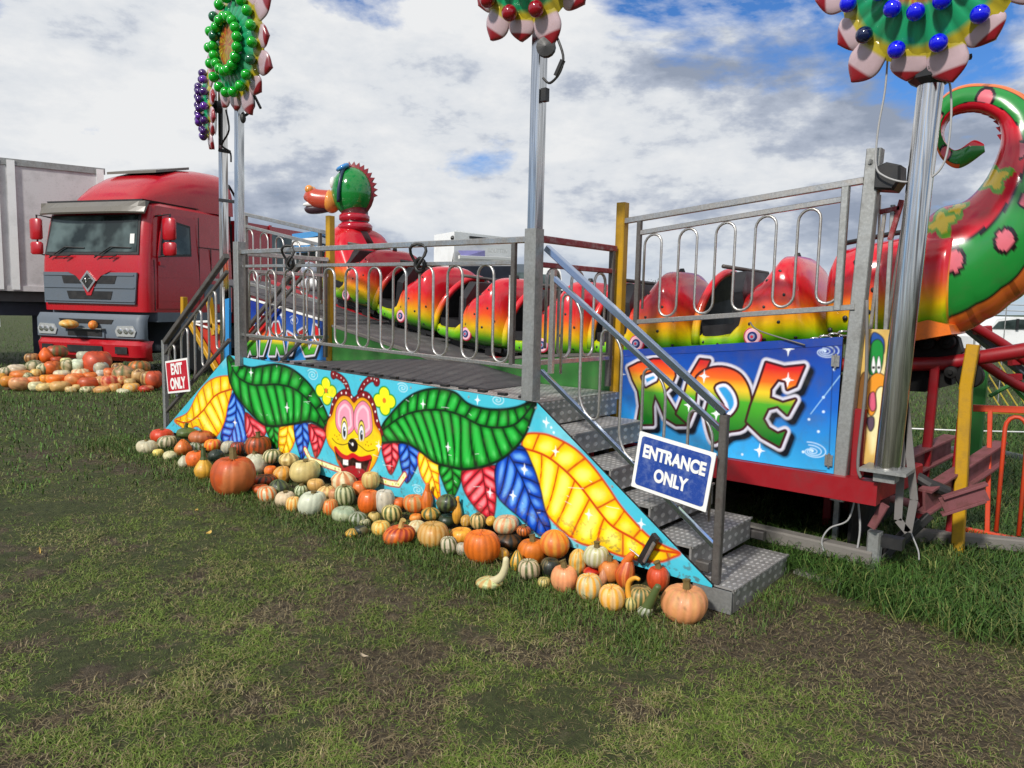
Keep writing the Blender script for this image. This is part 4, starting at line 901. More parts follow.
for k, (dx, dz, r) in enumerate(((.03, -.02, .19), (.04, -.14, .215))):
    mb = MB(); mb.lathe([(r * .8, -.06), (r, -.035), (r * 1.02, .02), (r * .85, .055)], (c[0] + dx, c[1], z0 + dz), (.08 * k, 0, 1), 24); mb.build('neck_ring', nk, hd, smooth=True)
mb = MB(); mb.tube([c + V(.03, 0, -.2), c + V(.04, 0, -.5), c + V(.1, 0, -.75)], [.17, .17, .25], 20); mb.build('neck', paint('neck_dark', '#4a0a14', .3), hd, smooth=True)
xh = c[0]; bzz = ezf(-5.57) + .1
mb = MB(); shell(mb, np.linspace(xh - .35, xh + .45, 24), lambda x: float(np.interp(x, [xh - .35, xh - .2, xh + .1, xh + .45], [.12, .34, .44, .46])), lambda x: bzz - .13, lambda x: bzz + float(np.interp(x, [xh - .35, xh - .1, xh + .2, xh + .45], [.35, .82, .74, .3])), 36, 2.6, lambda x, y, z: carcol((z - bzz + .13) / .75, x * 3, z * 2), yc=YC)
ch_o = mb.build('chest', M['car'], hd, smooth=True); hd.rotation_euler[2] = radians(36); ch_o.rotation_euler[2] = -radians(36)
# ------------------------------------------------------------------ light poles with sunflower heads
M['petal'] = vcol('painted_petal', .3, .4, dirt=.3)
def bulbmat(name, c):
    mt, nt, b = newmat(name); b.inputs['Base Color'].default_value = (*rgb(c), 1); b.inputs['Roughness'].default_value = .12; b.inputs['Coat Weight'].default_value = .6
    b.inputs['Subsurface Weight'].default_value = .0; return mt
def flower(root, c, nrm, R, cols, bulbm, seed, litm=None, rot=0, nb=12, rb=.046):
    nrm = V(*nrm); nrm /= np.linalg.norm(nrm); u = np.cross(V(0, 0, 1), nrm); u /= np.linalg.norm(u); w = np.cross(nrm, u)
    rr = random.Random(seed); NP = 14; T, WH, YE, GR, OR, RD = cols
    rad = [0, .06, .13, .2, .29, .35, .42, .47, .54, .62, .70, .78, .86, .93, .98, 1.0]
    plen = [R * (1 + (.09 if k % 2 else -.08) + rr.uniform(-.05, .05)) for k in range(NP)]; lean = [rr.uniform(-.05, .05) for _ in range(NP)]
    def ringcol(f, a):
        if f < .30: return OR
        if f < .31: return tuple(x * .4 for x in OR)
        if f < .62: return GR
        if f < .77: return YE
        return WH if f < .87 else RD
    # centre disc
    mb = MB(); n = 84; vs = []; cs = []
    rads = np.linspace(0, .76, 15)
    for f in rads:
        for k in range(n):
            a = 2 * pi * k / n; flute = .010 * abs(sin(a * NP)) * (f > .25); h_ = .10 * (1 - (f / .76) ** 2) + flute
            vs.append(c + (u * cos(a) + w * sin(a)) * f * R + nrm * h_); q = 1 - .35 * (abs(sin(a * NP)) < .25) * (f > .3)
            cc = ringcol(f, a); 
            if f < .28: k2 = rr.random(); cc = (T if (k2 < .35) else (OR if k2 < .7 else YE))
            cs.append(tuple(x * q for x in cc))
    fs = [(i * n + k, i * n + (k + 1) % n, (i + 1) * n + (k + 1) % n, (i + 1) * n + k) for i in range(len(rads) - 1) for k in range(n)]
    mb.add(vs, fs, col=cs)
    mb.add([c + (u * cos(a) + w * sin(a)) * R * .6 - nrm * .06 for a in np.linspace(0, 2 * pi, 24)[:-1]], [tuple(range(23))], col=(.05, .05, .05))
    head = mb.build('flower_disc', M['petal'], root, smooth=True)
    for k in range(NP):
        a0 = rot + 2 * pi * k / NP + lean[k]; d = u * cos(a0) + w * sin(a0); t = np.cross(nrm, d); L = plen[k] * .94; hw = R * .72 * sin(pi / NP) * 1.12
        mb = MB(); secs = []; cs = []
        for s_ in np.linspace(0, 1, 16):
            f = .64 + (L / R - .64) * s_; wd = hw * (.8 + .25 * s_) * (1 if s_ < .42 else max(0, 1 - ((s_ - .42) / .58) ** 2.1)) + .004; bulge = .024 * (1 - abs(s_ - .5) ** 2)
            cc = ringcol(f if s_ < .55 else (.8 if s_ < .74 else .95), 0); cc = YE if s_ < .22 else (WH if s_ < .72 else RD)
            sec = []
            for q in range(14):
                b_ = 2 * pi * q / 14; sec.append(c + d * f * R + t * wd * cos(b_) + nrm * (.012 + bulge * sin(b_) - (.012 * (abs(cos(b_)) < .2) * (sin(b_) > 0)) - .03 * s_)); 
            secs.append(sec); cs += [cc] * 14
        mb.loft(secs, col=cs); mb.build('petal', M['petal'], root, smooth=True)
    bl = []
    for rf, nn, ph in ((.66, nb, .2), (.37, nb - 1, .05)):
        for k in range(nn):
            a = ph + 2 * pi * k / nn; bl.append(c + (u * cos(a) + w * sin(a)) * rf * R + nrm * (.045 if rf > .5 else .09))
    for i, p in enumerate(bl):
        mb = MB(); mb.lathe([(.022, 0), (.022, .02)], p, nrm, 10); pc = p + nrm * .036; mb.ball(pc, rb, 16, 10)
        mb.build('bulb', bulbm if rr.random() < .85 else (litm or bulbm), root, smooth=True)
    mb = MB(); mb.lathe([(.07, -.13), (.07, -.02), (.04, 0)], c, nrm, 14); mb.build('mounting_hub', M['black'], root)
def cset(k=1.0): return tuple(tuple(x * k for x in rgb(h_)) for h_ in ('#8a5a20', '#c2a8ae', '#b6a428', '#1fa06a', '#b8552c', '#8c1522'))
fl = empty('sunflower_pole', (-4.97, 0, 0), 'tall aluminium pole with a sunflower of glossy green bulbs', 'light pole', 'poles topped with bulb sunflowers')
a_, b_ = hit(235, 352, 1, -.03), hit(237, 112, 1, -.03)
mb = MB(); mb.bar(a_ + V(0, .05, .02), b_ + V(0, .03, .5), .07, bev=.08); mb.build('pole', M['alustreak'], fl); 
mb = MB(); mb.bar((a_[0] + .06, .0, .95), (a_[0] + .06, .0, 2.16), .09, bev=.06); mb.build('sleeve', M['galv'], fl)
fc = hit(238, 47, 1, -.12); flower(fl, fc, (-.05, -1, -.05), .62, cset(.8), bulbmat('green_bulb', '#06a01e'), 1, bulbmat('green_bulb_dark', '#0a5a34'), rb=.048, nb=18)
mb = MB(); mb.tube(crv([fc + V(.2, .1, -.55), hit(252, 92, 1, 0), hit(254, 106, 1, 0), hit(246, 115, 1, 0), hit(243, 113, 1, 0)], 5), .013, 6); mb.ball(hit(243, 118, 1, -.02), .035, 10, 8, (.8, .8, 1.4)); mb.build('cable_and_plug', M['cable'], fl)
fl2 = empty('sunflower_pole', (-7.08, 1.0, 0), 'far left aluminium pole with a turned sunflower of dark purple bulbs', 'light pole', 'poles topped with bulb sunflowers')
a_, b_ = hit(224, 340, 1, 1.0), hit(223, 108, 1, 1.0); mb = MB(); mb.bar(V(a_[0], a_[1], .05), b_ + V(0, 0, .35), .085, bev=.08); mb.build('pole', M['chromepole'], fl2)
for pa, pb, ww in ((hit(221, 108, 1, .93), hit(221, 145, 1, .93), .035), (hit(219, 150, 1, .9), hit(230, 152, 1, .98), .04), (hit(220, 200, 1, .93), hit(236, 202, 1, .93), .04)): mb = MB(); mb.bar(pa, pb, ww); mb.build('bracket', M['black'], fl2)
mb = MB(); mb.tube(crv([hit(226, 110, 1, .9), hit(229, 130, 1, .9), hit(222, 145, 1, .9), hit(230, 152, 1, .9), hit(231, 162, 1, .9)], 5), .012, 6); mb.build('cable', M['cable'], fl2)
flower(fl2, hit(210, 106, 1, .75), (-.42, -.90, -.0), .55, cset(), bulbmat('purple_bulb', '#3a1160'), 2, bulbmat('violet_bulb', '#5a2090'), rb=.046, nb=14)
fl3 = empty('sunflower_pole', (-1.24, 0, 0), 'middle aluminium pole with a sunflower of dark red bulbs', 'light pole', 'poles topped with bulb sunflowers')
a_, b_ = hit(532, 395, 1, -.01), hit(540, 42, 1, -.01); s_ = hit(535, 229, 1, 0)
mb = MB(); mb.bar(V(s_[0] - .0, 0, 1.0), b_ + V(0, 0, .5), .07, .09, up=(0, 1, 0), bev=.08); mb.build('pole', M['alustreak'], fl3)
mb = MB(); mb.bar(hit(530.5, 400, 1, -.01), hit(534.5, 229, 1, -.01), .095, bev=.06); mb.build('sleeve', M['galv'], fl3)
mb = MB(); mb.lathe([(.0, 0), (.06, .01), (.06, .05), (.0, .06)], hit(547, 49, 1, -.05), (.5, -1, 0), 14); mb.box(hit(545, 95, 1, -.02) - V(.02, .02, .04), hit(545, 95, 1, -.02) + V(.02, .02, .04)); mb.tube(crv([hit(554, 30, 1, -.05), hit(563, 55, 1, -.05), hit(560, 72, 1, -.05), hit(550, 83, 1, -.05), hit(543, 78, 1, -.05)], 6), .008, 6); mb.bar(hit(563, 60, 1, -.05), hit(556, 76, 1, -.05), .028); mb.build('cable_and_sensor', M['cable'], fl3)
flower(fl3, hit(531, -50, 1, -.15), (.12, -1, -.1), .57, cset(), bulbmat('red_bulb', '#8c0a1c'), 3, rb=.05, rot=.05)
fl4 = empty('sunflower_pole', (.66, 1.0, 0), 'fat polished chrome pole on the right with a sunflower of bright blue bulbs', 'light pole', 'poles topped with bulb sunflowers')
a_, b_ = hit(887, 468, 1, 1.0), hit(931, 84, 1, 1.0); mb = MB(); mb.lathe([(.074, 0), (.068, np.linalg.norm(b_ - a_))], a_, b_ - a_, 24); mb.build('pole', M['chromepole'], fl4, smooth=True, angle=50)
mb = MB(); mb.box(a_ - V(.13, .11, .02), a_ + V(.13, .11, .0)); mb.box(a_ - V(.06, .06, .08), a_ + V(.06, .06, -.02)); mb.build('base_plate', M['galv'], fl4)
mb = MB(); mb.lathe([(.07, 0), (.12, .03), (.12, .10), (.05, .12)], b_ + V(0, 0, -.01), (0, 0, 1), 9); mb.bar(b_ + V(.0, -.1, .06), b_ + V(.2, -.05, .10), .05, .02); mb.build('clamp_collar', M['black'], fl4)
flower(fl4, hit(930, -31, 1, .83), (-.12, -1, -.12), .63, cset(), bulbmat('blue_bulb', '#0a10d8'), 5, bulbmat('navy_bulb', '#0c1840'), rb=.048, rot=.02)

# ------------------------------------------------------------------ signs
def sign(name, corners, thick, face, border, lab, lines, size, bw=.03, sx=1.0, textc=None, radius=0):
    """corners: TL, TR, BR, BL world points"""
    TL, TR, BR, BL = [V(*c_) for c_ in corners]; o = (TL + TR + BR + BL) / 4; x = (TR - TL) / 2 + (BR - BL) / 2; W = np.linalg.norm(x); x /= W; y = (TL - BL) / 2 + (TR - BR) / 2; H_ = np.linalg.norm(y); n = np.cross(x, y); n /= np.linalg.norm(n); y = np.cross(n, x)
    t = empty(name, o, lab, 'sign'); M4 = frame4((0, 0, 0), x, y)
    def plate(w, h_, r, z0, z1, mat, nm):
        mb = MB(); P = []
        for cx, cy, a0 in ((w - r, h_ - r, 0), (-w + r, h_ - r, pi / 2), (-w + r, -h_ + r, pi), (w - r, -h_ + r, 1.5 * pi)):
            for a in np.linspace(a0, a0 + pi / 2, 5): P.append((cx + r * cos(a), cy + r * sin(a)))
        mb.loft([[M4 @ Vector((p[0], p[1], z)) for p in P] for z in (z0, z1)]); return mb.build(nm, mat, t, local=True)
    plate(W / 2, H_ / 2, .006, -thick, 0, border, 'backing_plate'); plate(W / 2 - bw, H_ / 2 - bw, radius or .006, .0005, .002, face, 'coloured_face')
    for txt, yy in lines: text_mesh(txt, size, M4 @ Matrix.Translation((0, yy, .003)), 'lettering', textc, t, bold=size * .045, thick=.0008, sx=sx)
    return t
WHT = paint('sign_white', (.8, .8, .78), .35, 0, .2, (.35, .34, .3), 9)
ent = [hit(641.5, 431, 1, -.03), hit(716, 454, 1, -.03), hit(706, 512, 1, -.03), hit(629.5, 486, 1, -.03)]
sign('entrance_sign', ent, .008, paint('sign_blue', '#1c3f90', .4, 0, .5, (.25, .32, .5), 16), WHT, 'blue and white ENTRANCE ONLY sign tied at an angle to the handrail', [('ENTRANCE', .062), ('ONLY', -.062)], .104, .022, .76, WHT, .02)
ex = [hit(165, 361, 1, -.03), hit(187.5, 358, 1, -.03), hit(189.5, 391, 1, -.03), hit(168, 394, 1, -.03)]
sign('exit_sign', ex, .008, paint('sign_red', '#b31228', .4, 0, .25, (.4, .1, .1), 12), WHT, 'small red and white EXIT ONLY sign on the exit handrail', [('EXIT', .075), ('ONLY', -.085)], .165, .022, .78, WHT)

# ------------------------------------------------------------------ the lorry
tR, tL = vf(-6.69, 13.6, 0), vf(-9.17, 14.4, 0); tc_ = (tR + tL) / 2; exv = (tR - tL) / np.linalg.norm(tR - tL); ang = atan2(exv[1], exv[0])
LG = float(gz(tc_[0], tc_[1]))
lo = empty('lorry', (tc_[0], tc_[1], LG), 'red lorry with grey grille, roof deflector and grey sun visor parked behind the gourds', 'lorry', rotz=ang)
W2 = 1.27; zO = -LG
def Lb(name, mat, **k): return lambda mb: mb.build(name, mat, lo, local=True, **k)
def rrect(w, y0, y1, r, z, n=6):
    P = []
    for cx, cy, a0 in ((w - r, y1 - r, 0), (-w + r, y1 - r, pi / 2), (-w + r, y0 + r, pi), (w - r, y0 + r, 1.5 * pi)):
        rr_ = r if a0 >= pi else min(r, .08)
        cx = (w - rr_) * (1 if cx > 0 else -1); cy = (y1 - rr_) if a0 < pi else (y0 + rr_)
        for a in np.linspace(a0, a0 + pi / 2, n): P.append((cx + rr_ * cos(a), cy + rr_ * sin(a), z + zO))
    return P
mb = MB(); mb.loft([rrect(W2, 0, 2.4, .18, 1.33), rrect(W2 + .01, -.02, 2.4, .18, 1.9), rrect(W2, 0, 2.4, .18, 2.30), rrect(W2 - .03, .10, 2.4, .18, 2.9), rrect(W2 - .05, .20, 2.4, .18, 3.30), rrect(W2 - .12, .35, 2.35, .18, 3.36)]); mb.build('cab', M['truckred'], lo, local=True, smooth=True, angle=30)
def quad(pts, th, name, mat, n=(0, -1, 0), sm=False): mb = MB(); mb.prism([(p[0], p[1], p[2] + zO) for p in pts], n, th); return mb.build(name, mat, lo, local=True)
wy = lambda z: .0 + (z - 2.3) * .165 if z > 2.3 else 0
fy = lambda z: float(np.interp(z, [1.33, 1.9, 2.30, 2.9, 3.30], [0, -.02, 0, .10, .20]))
quad([(-1.13, fy(2.38) - .004, 2.38), (1.12, fy(2.38) - .004, 2.38), (1.07, fy(3.1) - .004, 3.12), (-1.07, fy(3.1) - .004, 3.12)], .015, 'windscreen_surround', M['black'])
quad([(-1.08, fy(2.42) - .02, 2.43), (1.07, fy(2.42) - .02, 2.43), (1.02, fy(3.1) - .02, 3.10), (-1.02, fy(3.1) - .02, 3.10)], .006, 'windscreen', M['glass'])
wc = quad([(.90, fy(2.6) - .03, 2.52), (1.0, fy(2.6) - .03, 2.52), (1.0, fy(2.75) - .03, 2.76), (.90, fy(2.75) - .03, 2.76)], .003, 'windscreen_sticker', M['white'])
# visor
mb = MB(); mb.loft([[(x, -.10 + .14 * (abs(x) / 1.25) ** 4, 3.12 + zO), (x, -.12 + .14 * (abs(x) / 1.25) ** 4, 3.15 + zO), (x, -.06 + .12 * (abs(x) / 1.25) ** 4, 3.25 + zO), (x, .06, 3.35 + zO), (x, .16, 3.35 + zO), (x, .12, 3.28 + zO)] for x in np.linspace(-1.25, 1.25, 19)]); mb.build('sun_visor', M['visor'], lo, local=True)
# deflector
secs = []
for y, zt, w in ((.30, 3.37, .72), (.45, 3.58, .80), (.7, 3.80, .90), (1.05, 4.0, 1.02), (1.5, 4.16, 1.14), (2.0, 4.25, 1.22), (2.45, 4.27, 1.25)):
    b0 = 3.34; sec = []
    for a in np.linspace(0, pi, 21): sec.append((w * (abs(cos(a)) ** .55) * (1 if cos(a) > 0 else -1), y, b0 + (zt - b0) * abs(sin(a)) ** .62 + zO))
    secs.append(sec)
mb = MB(); mb.loft(secs); mb.build('roof_deflector', M['truckred'], lo, local=True, smooth=True, angle=50)
mb = MB(); mb.loft([[(x, 1.0, 4.03 + zO), (x, 1.0, 4.08 + zO), (x, 1.9, 4.29 + zO), (x, 1.9, 4.24 + zO)] for x in (-.6, .62)]); mb.build('roof_plate', M['visor'], lo, local=True)
quad([(-1.12, .1, 3.34), (1.12, .1, 3.34), (1.15, .1, 3.39), (-1.15, .1, 3.39)], 2.28, 'roof_gutter', M['black'], (0, 1, 0))
# front panels
quad([(-1.12, -.025, 1.47), (1.05, -.025, 1.47), (1.12, -.03, 2.05), (-1.12, -.03, 2.05)], .03, 'grille_surround', M['truckgrey'])
g_ = quad([(-.62, -.06, 1.84), (.6, -.06, 1.84), (.66, -.06, 1.98), (-.66, -.06, 1.98)], .006, 'grille_opening', M['black'])
g_ = quad([(-.5, -.06, 1.55), (.5, -.06, 1.55), (.55, -.06, 1.70), (-.55, -.06, 1.70)], .006, 'grille_opening', M['black'])
for z in (1.77, 1.52, 2.0):
    quad([(-1.1, -.062, z - .012), (1.06, -.062, z - .012), (1.06, -.062, z + .008), (-1.1, -.062, z + .008)], .012, 'grille_rib', M['truckgrey'])
mb = MB(); mb.prism([(x, -.058, z + zO) for x, z in ((-.55, 2.08), (-.3, 1.98), (-.17, 1.86), (-.05, 1.62), (.05, 1.62), (.17, 1.86), (.3, 1.98), (.55, 2.08))], (0, -1, 0), .02); mb.build('badge_backing', M['truckred'], lo, local=True)
dm = lambda s_, y: [(x * s_, y, 1.89 + z * s_ + zO) for x, z in ((-.19, 0), (0, -.21), (.19, 0), (0, .19))]
mb = MB(); mb.prism(dm(1, -.08), (0, -1, 0), .02); bg = mb.build('badge', M['chrome'], lo, local=True)
mb = MB(); mb.prism(dm(.72, -.101), (0, -1, 0), .004); o = mb.build('badge_field', M['black'], bg, local=True)
mb = MB(); mb.tube(crv([(-.09, -.108, 1.86 + zO), (-.04, -.108, 1.93 + zO), (-.02, -.108, 1.86 + zO), (.03, -.108, 1.92 + zO), (.09, -.108, 1.93 + zO)], 5), .008, 6); mb.build('badge_script', M['chrome'], bg, local=True)
mb = MB(); mb.loft([rrect(W2 + .02, -.10, .9, .14, 1.28)[12:], rrect(W2 + .03, -.16, .9, .14, 1.18)[12:], rrect(W2 + .03, -.16, .9, .14, .84)[12:], rrect(W2 + .02, -.10, .9, .14, .80)[12:]]); mb.build('grey_bumper', M['truckgrey'], lo, local=True, smooth=True, angle=35)
mb = MB(); mb.loft([rrect(W2 + .04, -.14, .8, .25, .80)[12:], rrect(W2 + .05, -.20, .8, .25, .72)[12:], rrect(W2 + .03, -.18, .8, .25, .50)[12:], rrect(W2 - .02, -.10, .8, .25, .42)[12:]]); rb_ = mb.build('red_bumper', M['truckred'], lo, local=True, smooth=True, angle=35)
for x0_, x1_ in ((-1.05, -.78), (-.42, .42), (.72, 1.0)): quad([(x0_, -.213, .56), (x1_, -.213, .56), (x1_, -.213, .69), (x0_, -.213, .69)], .004, 'bumper_slot', M['black'])
quad([(-.6, -.165, 1.10), (.6, -.165, 1.10), (.66, -.165, 1.18), (-.66, -.165, 1.18)], .004, 'bumper_slot', M['black'])
hl = paint('headlamp_glass', (.62, .64, .66), .08, .5, .3, (.15, .15, .15), 20)
for s in (-1, 1):
    mb = MB(); mb.prism([(s * x, -.163, z + zO) for x, z in ((.74, .88), (1.14, .88), (1.18, .98), (1.12, 1.08), (.76, 1.07), (.70, .98))], (0, -1, 0), .02); h0 = mb.build('headlight', hl, lo, local=True)
    mb = MB()
    for x in (.82, .96, 1.08): mb.lathe([(.05, 0), (.05, .012), (.035, .015)], (s * x, -.184, .98 + zO), (0, -1, 0), 14)
    mb.build('lamp_reflector', M['chrome'], h0, local=True)
quad([(-.48, -.165, .84), (.45, -.165, .84), (.45, -.165, 1.0), (-.48, -.165, 1.0)], .02, 'number_plate_tray', M['truckgrey'])
quad([(-.42, -.187, .865), (.40, -.187, .865), (.40, -.187, .975), (-.42, -.187, .975)], .006, 'number_plate', M['black'])
mb = MB(); mb.box((-.5, -.26, 1.0 + zO), (.46, -.165, 1.015 + zO)); mb.build('plate_shelf', M['galv'], lo, local=True)
# wipers
for x0_ in (-.95, .15):
    mb = MB(); mb.tube([(x0_ + .35, -.06, 2.30 + zO), (x0_ + .5, -.05, 2.36 + zO), (x0_, -.06, 2.36 + zO)], .013, 6); mb.tube([(x0_ - .02, -.05, 2.32 + zO), (x0_ + .35, -.02, 2.52 + zO), (x0_ + .8, -.0, 2.5 + zO)], .012, 6); mb.build('wiper', M['black'], lo, local=True)
# door (both sides)
for s in (1, -1):
    xx = W2 + .012
    mb = MB(); mb.prism([(s * (xx - .004), y, z + zO) for y, z in ((.26, 1.4), (1.28, 1.4), (1.30, 2.3), (1.26, 3.16), (.42, 3.16), (.28, 2.4))], (s, 0, 0), .018); dr = mb.build('door', M['truckred'], lo, local=True)
    mb = MB(); mb.prism([(s * (xx + .016), y, z + zO) for y, z in ((.34, 2.36), (1.14, 2.42), (1.12, 3.0), (.44, 3.08))], (s, 0, 0), .004); mb.build('door_window_seal', M['black'], dr, local=True)
    mb = MB(); mb.prism([(s * (xx + .021), y, z + zO) for y, z in ((.38, 2.40), (1.10, 2.46), (1.08, 2.96), (.47, 3.04))], (s, 0, 0), .004); mb.build('door_window', M['glass'], dr, local=True)
    mb = MB(); mb.box((s * (xx + .01), .30, 2.20 + zO), (s * (xx + .04), .46, 2.27 + zO)); mb.build('door_handle', M['truckred'], dr, local=True)
    for (yA, zA, yB, zB) in ((.3, 1.98, 1.26, 2.02), (.3, 1.55, 1.2, 1.55)):
        mb = MB(); mb.bar((s * (xx + .015), yA, zA + zO), (s * (xx + .015), yB, zB + zO), .008); mb.build('door_crease', M['truckred'], dr, local=True)
    for yA, yB, zA, zB in ((1.38, 1.38, 1.36, 3.2), (.20, .20, 1.36, 2.3), (1.72, 1.72, 1.4, 2.6), (1.40, 2.38, 2.62, 2.62)):
        mb = MB(); mb.bar((s * (W2 + .004), yA, zA + zO), (s * (W2 + .004), yB, zB + zO), .014); mb.build('panel_gap', M['black'], lo, local=True)
    mb = MB()
    mb.prism([(s * (W2 + .006), y, z + zO) for y, z in ((1.5, 1.5), (2.3, 1.5), (2.3, 1.9), (1.5, 1.9))], (s, 0, 0), .01); mb.build('side_vent', M['truckgrey'], lo, local=True)
    # mirrors
    mx, my = (W2 + .30, .30) if s > 0 else (-(W2 + .06), .02)
    mb = MB(); mb.tube([(s * (W2 - .03), .3, 3.1 + zO), (mx, my, 3.13 + zO), (mx, my, 2.4 + zO), (s * (W2 - .03), .3, 2.35 + zO)], .018, 8); mb.build('mirror_arm', M['black'], lo, local=True)
    for z0_, z1_ in ((2.66, 3.06), (2.38, 2.62)):
        mb = MB(); secs = [[(mx + .145 * k * cos(a) ** 1, my - .02 + .07 * k * sin(a), z + zO) for a in np.linspace(0, 2 * pi, 17)[:-1]] for z, k in ((z0_, .75), (z0_ + .03, 1), (z1_ - .03, 1), (z1_, .75))]; mb.loft(secs); mb.build('mirror', M['truckred'], lo, local=True, smooth=True, angle=40)
# side skirt, wheel, rear body
mb = MB(); mb.box((-W2, 0.85, .55 + zO), (W2, 2.0, 1.32 + zO)); mb.box((-W2 - .01, .25, 1.15 + zO), (W2 + .01, 1.6, 1.33 + zO)); mb.build('step_skirt', M['truckgrey'], lo, local=True)
mb = MB(); mb.box((-.5, .3, .5 + zO), (.5, 7.5, 1.0 + zO)); mb.build('chassis_rail', M['navy'], lo, local=True)
for s in (-1, 1):
    for yy in (1.35, 5.6):
        xw = s * (W2 - .13)
        mb = MB(); mb.lathe([(.36, -.15), (.50, -.15), (.53, -.11), (.53, .11), (.50, .15), (.36, .15)], (xw, yy, .53), (1, 0, 0), 36); w_ = mb.build('wheel', M['rubber'], lo, local=True)
        mb = MB(); mb.lathe([(.33, -.1), (.36, .1), (.30, .12), (.15, .05), (.12, .14), (.02, .16)], (xw, yy, .53), (s, 0, 0), 24); mb.build('rim', M['galv'], w_, local=True)
mb = MB(); mb.box((-1.25, 2.6, 1.1 + zO), (1.25, 6.0, 3.28 + zO)); bd = mb.build('body', M['truckred'], lo, local=True)
mb = MB(); mb.box((1.252, 3.75, 2.2 + zO), (1.262, 5.0, 3.12 + zO)); mb.build('body_window', M['glass'], bd, local=True)
for y in (2.65, 3.7, 5.98):
    mb = MB(); mb.box((1.251, y - .04, 1.1 + zO), (1.28, y + .04, 3.3 + zO)); mb.build('body_pillar', M['truckred'], bd, local=True)
mb = MB(); mb.box((-1.1, 2.4, 1.3 + zO), (1.1, 2.6, 3.2 + zO)); mb.build('cab_rear_gap', M['black'], lo, local=True)
mb = MB(); mb.tube([(1.15, 2.45, 3.2 + zO), (1.15, 2.45, 4.0 + zO), (1.18, 2.7, 3.7 + zO), (1.2, 2.8, 3.3 + zO)], .03, 8); mb.build('exhaust_stay', M['black'], lo, local=True)

# ------------------------------------------------------------------ grey box trailer far left
B1 = vf(-9.06, 16.6, 0); B0 = vf(-19.0, 10.0, 0); bv = (B1 - B0) / np.linalg.norm(B1 - B0); bn = np.cross(V(0, 0, 1), bv)
tg = float(gz(B1[0], B1[1]))
def zat(x, y, P):   # height above ground of the image row y at the depth of P
    d = (V(P[0], P[1], CAM[2]) - CAM) @ _f0; return CAM[2] + d * (ray(x, y)[2] / (ray(x, y) @ _f0))
zt1 = zat(105, 170, B1); zb1 = zat(108, 292, B1)
bt = empty('box_trailer', (B1[0], B1[1], tg), 'dirty grey white box trailer behind the red lorry', 'trailer')
def TB(s0, s1, n0, n1, z0, z1, name, mat, par=None):
    mb = MB(); P = [B1 - bv * s0 + bn * n0, B1 - bv * s1 + bn * n0, B1 - bv * s1 + bn * n1, B1 - bv * s0 + bn * n1]
    mb.loft([[(p[0], p[1], z) for p in P] for z in (z0, z1)]); return mb.build(name, mat, par or bt)
ZT = zt1
TB(0, 12, 0, 2.5, zb1, ZT, 'box_body', M['box'])
TB(-.03, 12, -.03, .02, ZT - .10, ZT + .03, 'top_rail', M['galv'])
TB(-.03, 12, -.03, .02, zb1 - .03, zb1 + .08, 'bottom_rail', M['box'])
for s in (0.0, 1.62, 1.9, 5.4, 5.7): TB(s, s + .14, -.05, .0, zb1, ZT, 'corner_post', M['whitepaint'])
mb = MB()
p_ = B1 - bv * .9 + bn * -.06; mb.box((p_[0] - .5, p_[1] - .02, zb1 + .12), (p_[0] - .1, p_[1], zb1 + .26)); mb.build('marker_plate', M['white'], bt)
TB(.1, 11, .3, 2.2, zb1 - .55, zb1 - .04, 'underframe', M['navy']); TB(-.3, 2.9, .1, 2.2, zb1 - .25, zb1 + .08, 'tail_lift', paint('lift_grey', (.07, .07, .075), .6))
for s in (1.0, 1.3): TB(s, s + .13, .5, .65, tg - .1, zb1 - .3, 'support_leg', M['navy'])
TB(2.0, 3.1, -.05, .3, zb1 - .78, zb1 - .62, 'rear_lamp_bar', M['whitepaint']); TB(2.0, 3.1, -.1, -.04, zb1 - .55, zb1 - .50, 'lamp', M['red'])

# ------------------------------------------------------------------ things between lorry and ride
fb = empty('folded_ramp', hit(205, 370, 1, 1.5) * V(1, 1, 0), 'red sloping board on yellow legs beside the exit steps', 'ramp')
q = lambda a, b_, y=1.3: hit(a, b_, 1, y)
mb = MB(); mb.prism([q(193, 323), q(221, 320), q(224, 345), q(218, 372), q(214, 366)], (0, 1, 0), .05); mb.build('red_board', paint('board_red', '#b02a20', .45, 0, .4), fb)
mb = MB(); mb.bar(q(192, 322, 1.27), q(221, 321, 1.27), .03); mb.bar(q(193, 323, 1.27), q(216, 330, 1.27), .025); mb.build('white_edge', M['white'], fb)
for a, b_ in (((184, 297), (184, 318)), ((209, 298), (215, 335)), ((190, 322), (217, 370)), ((213, 325), (222, 332))):
    mb = MB(); mb.bar(q(*a, 1.24), q(*b_, 1.24), .075); mb.build('leg', M['yellow'], fb)
bs = empty('blue_side_panel', hit(226, 350, 1, .95), 'narrow bright blue panel just left of the left sunflower pole', 'panel')
mb = MB(); mb.prism([hit(223, 300, 1, .98), hit(229, 298, 1, .98), hit(229, 372, 1, .98), hit(224, 378, 1, .98)], (0, 1, 0), .03); mb.build('board', M['bluepaint'], bs)
cn = empty('blue_canopy', vf(-3.9, 13, 0), 'blue and white folded canopy seen behind the left gate', 'canopy'); cz = lambda a, b_, d=13: at(a, b_, d)
for k, (y0_, y1_, m_) in enumerate(((236, 241, 'bluepaint'), (241, 247, 'white'), (247, 253, 'bluepaint'))):
    mb = MB(); mb.prism([cz(292, y0_ - 2), cz(322, y0_ - 6 + 2 * k), cz(322, y1_ - 6 + 2 * k), cz(292, y1_)], tuple(_f0), 1.2); mb.build('canopy_band', M[m_], cn)
for a in (294, 318): mb = MB(); mb.bar(cz(a, 250), cz(a, 292), .06); mb.build('leg', M['white'], cn)
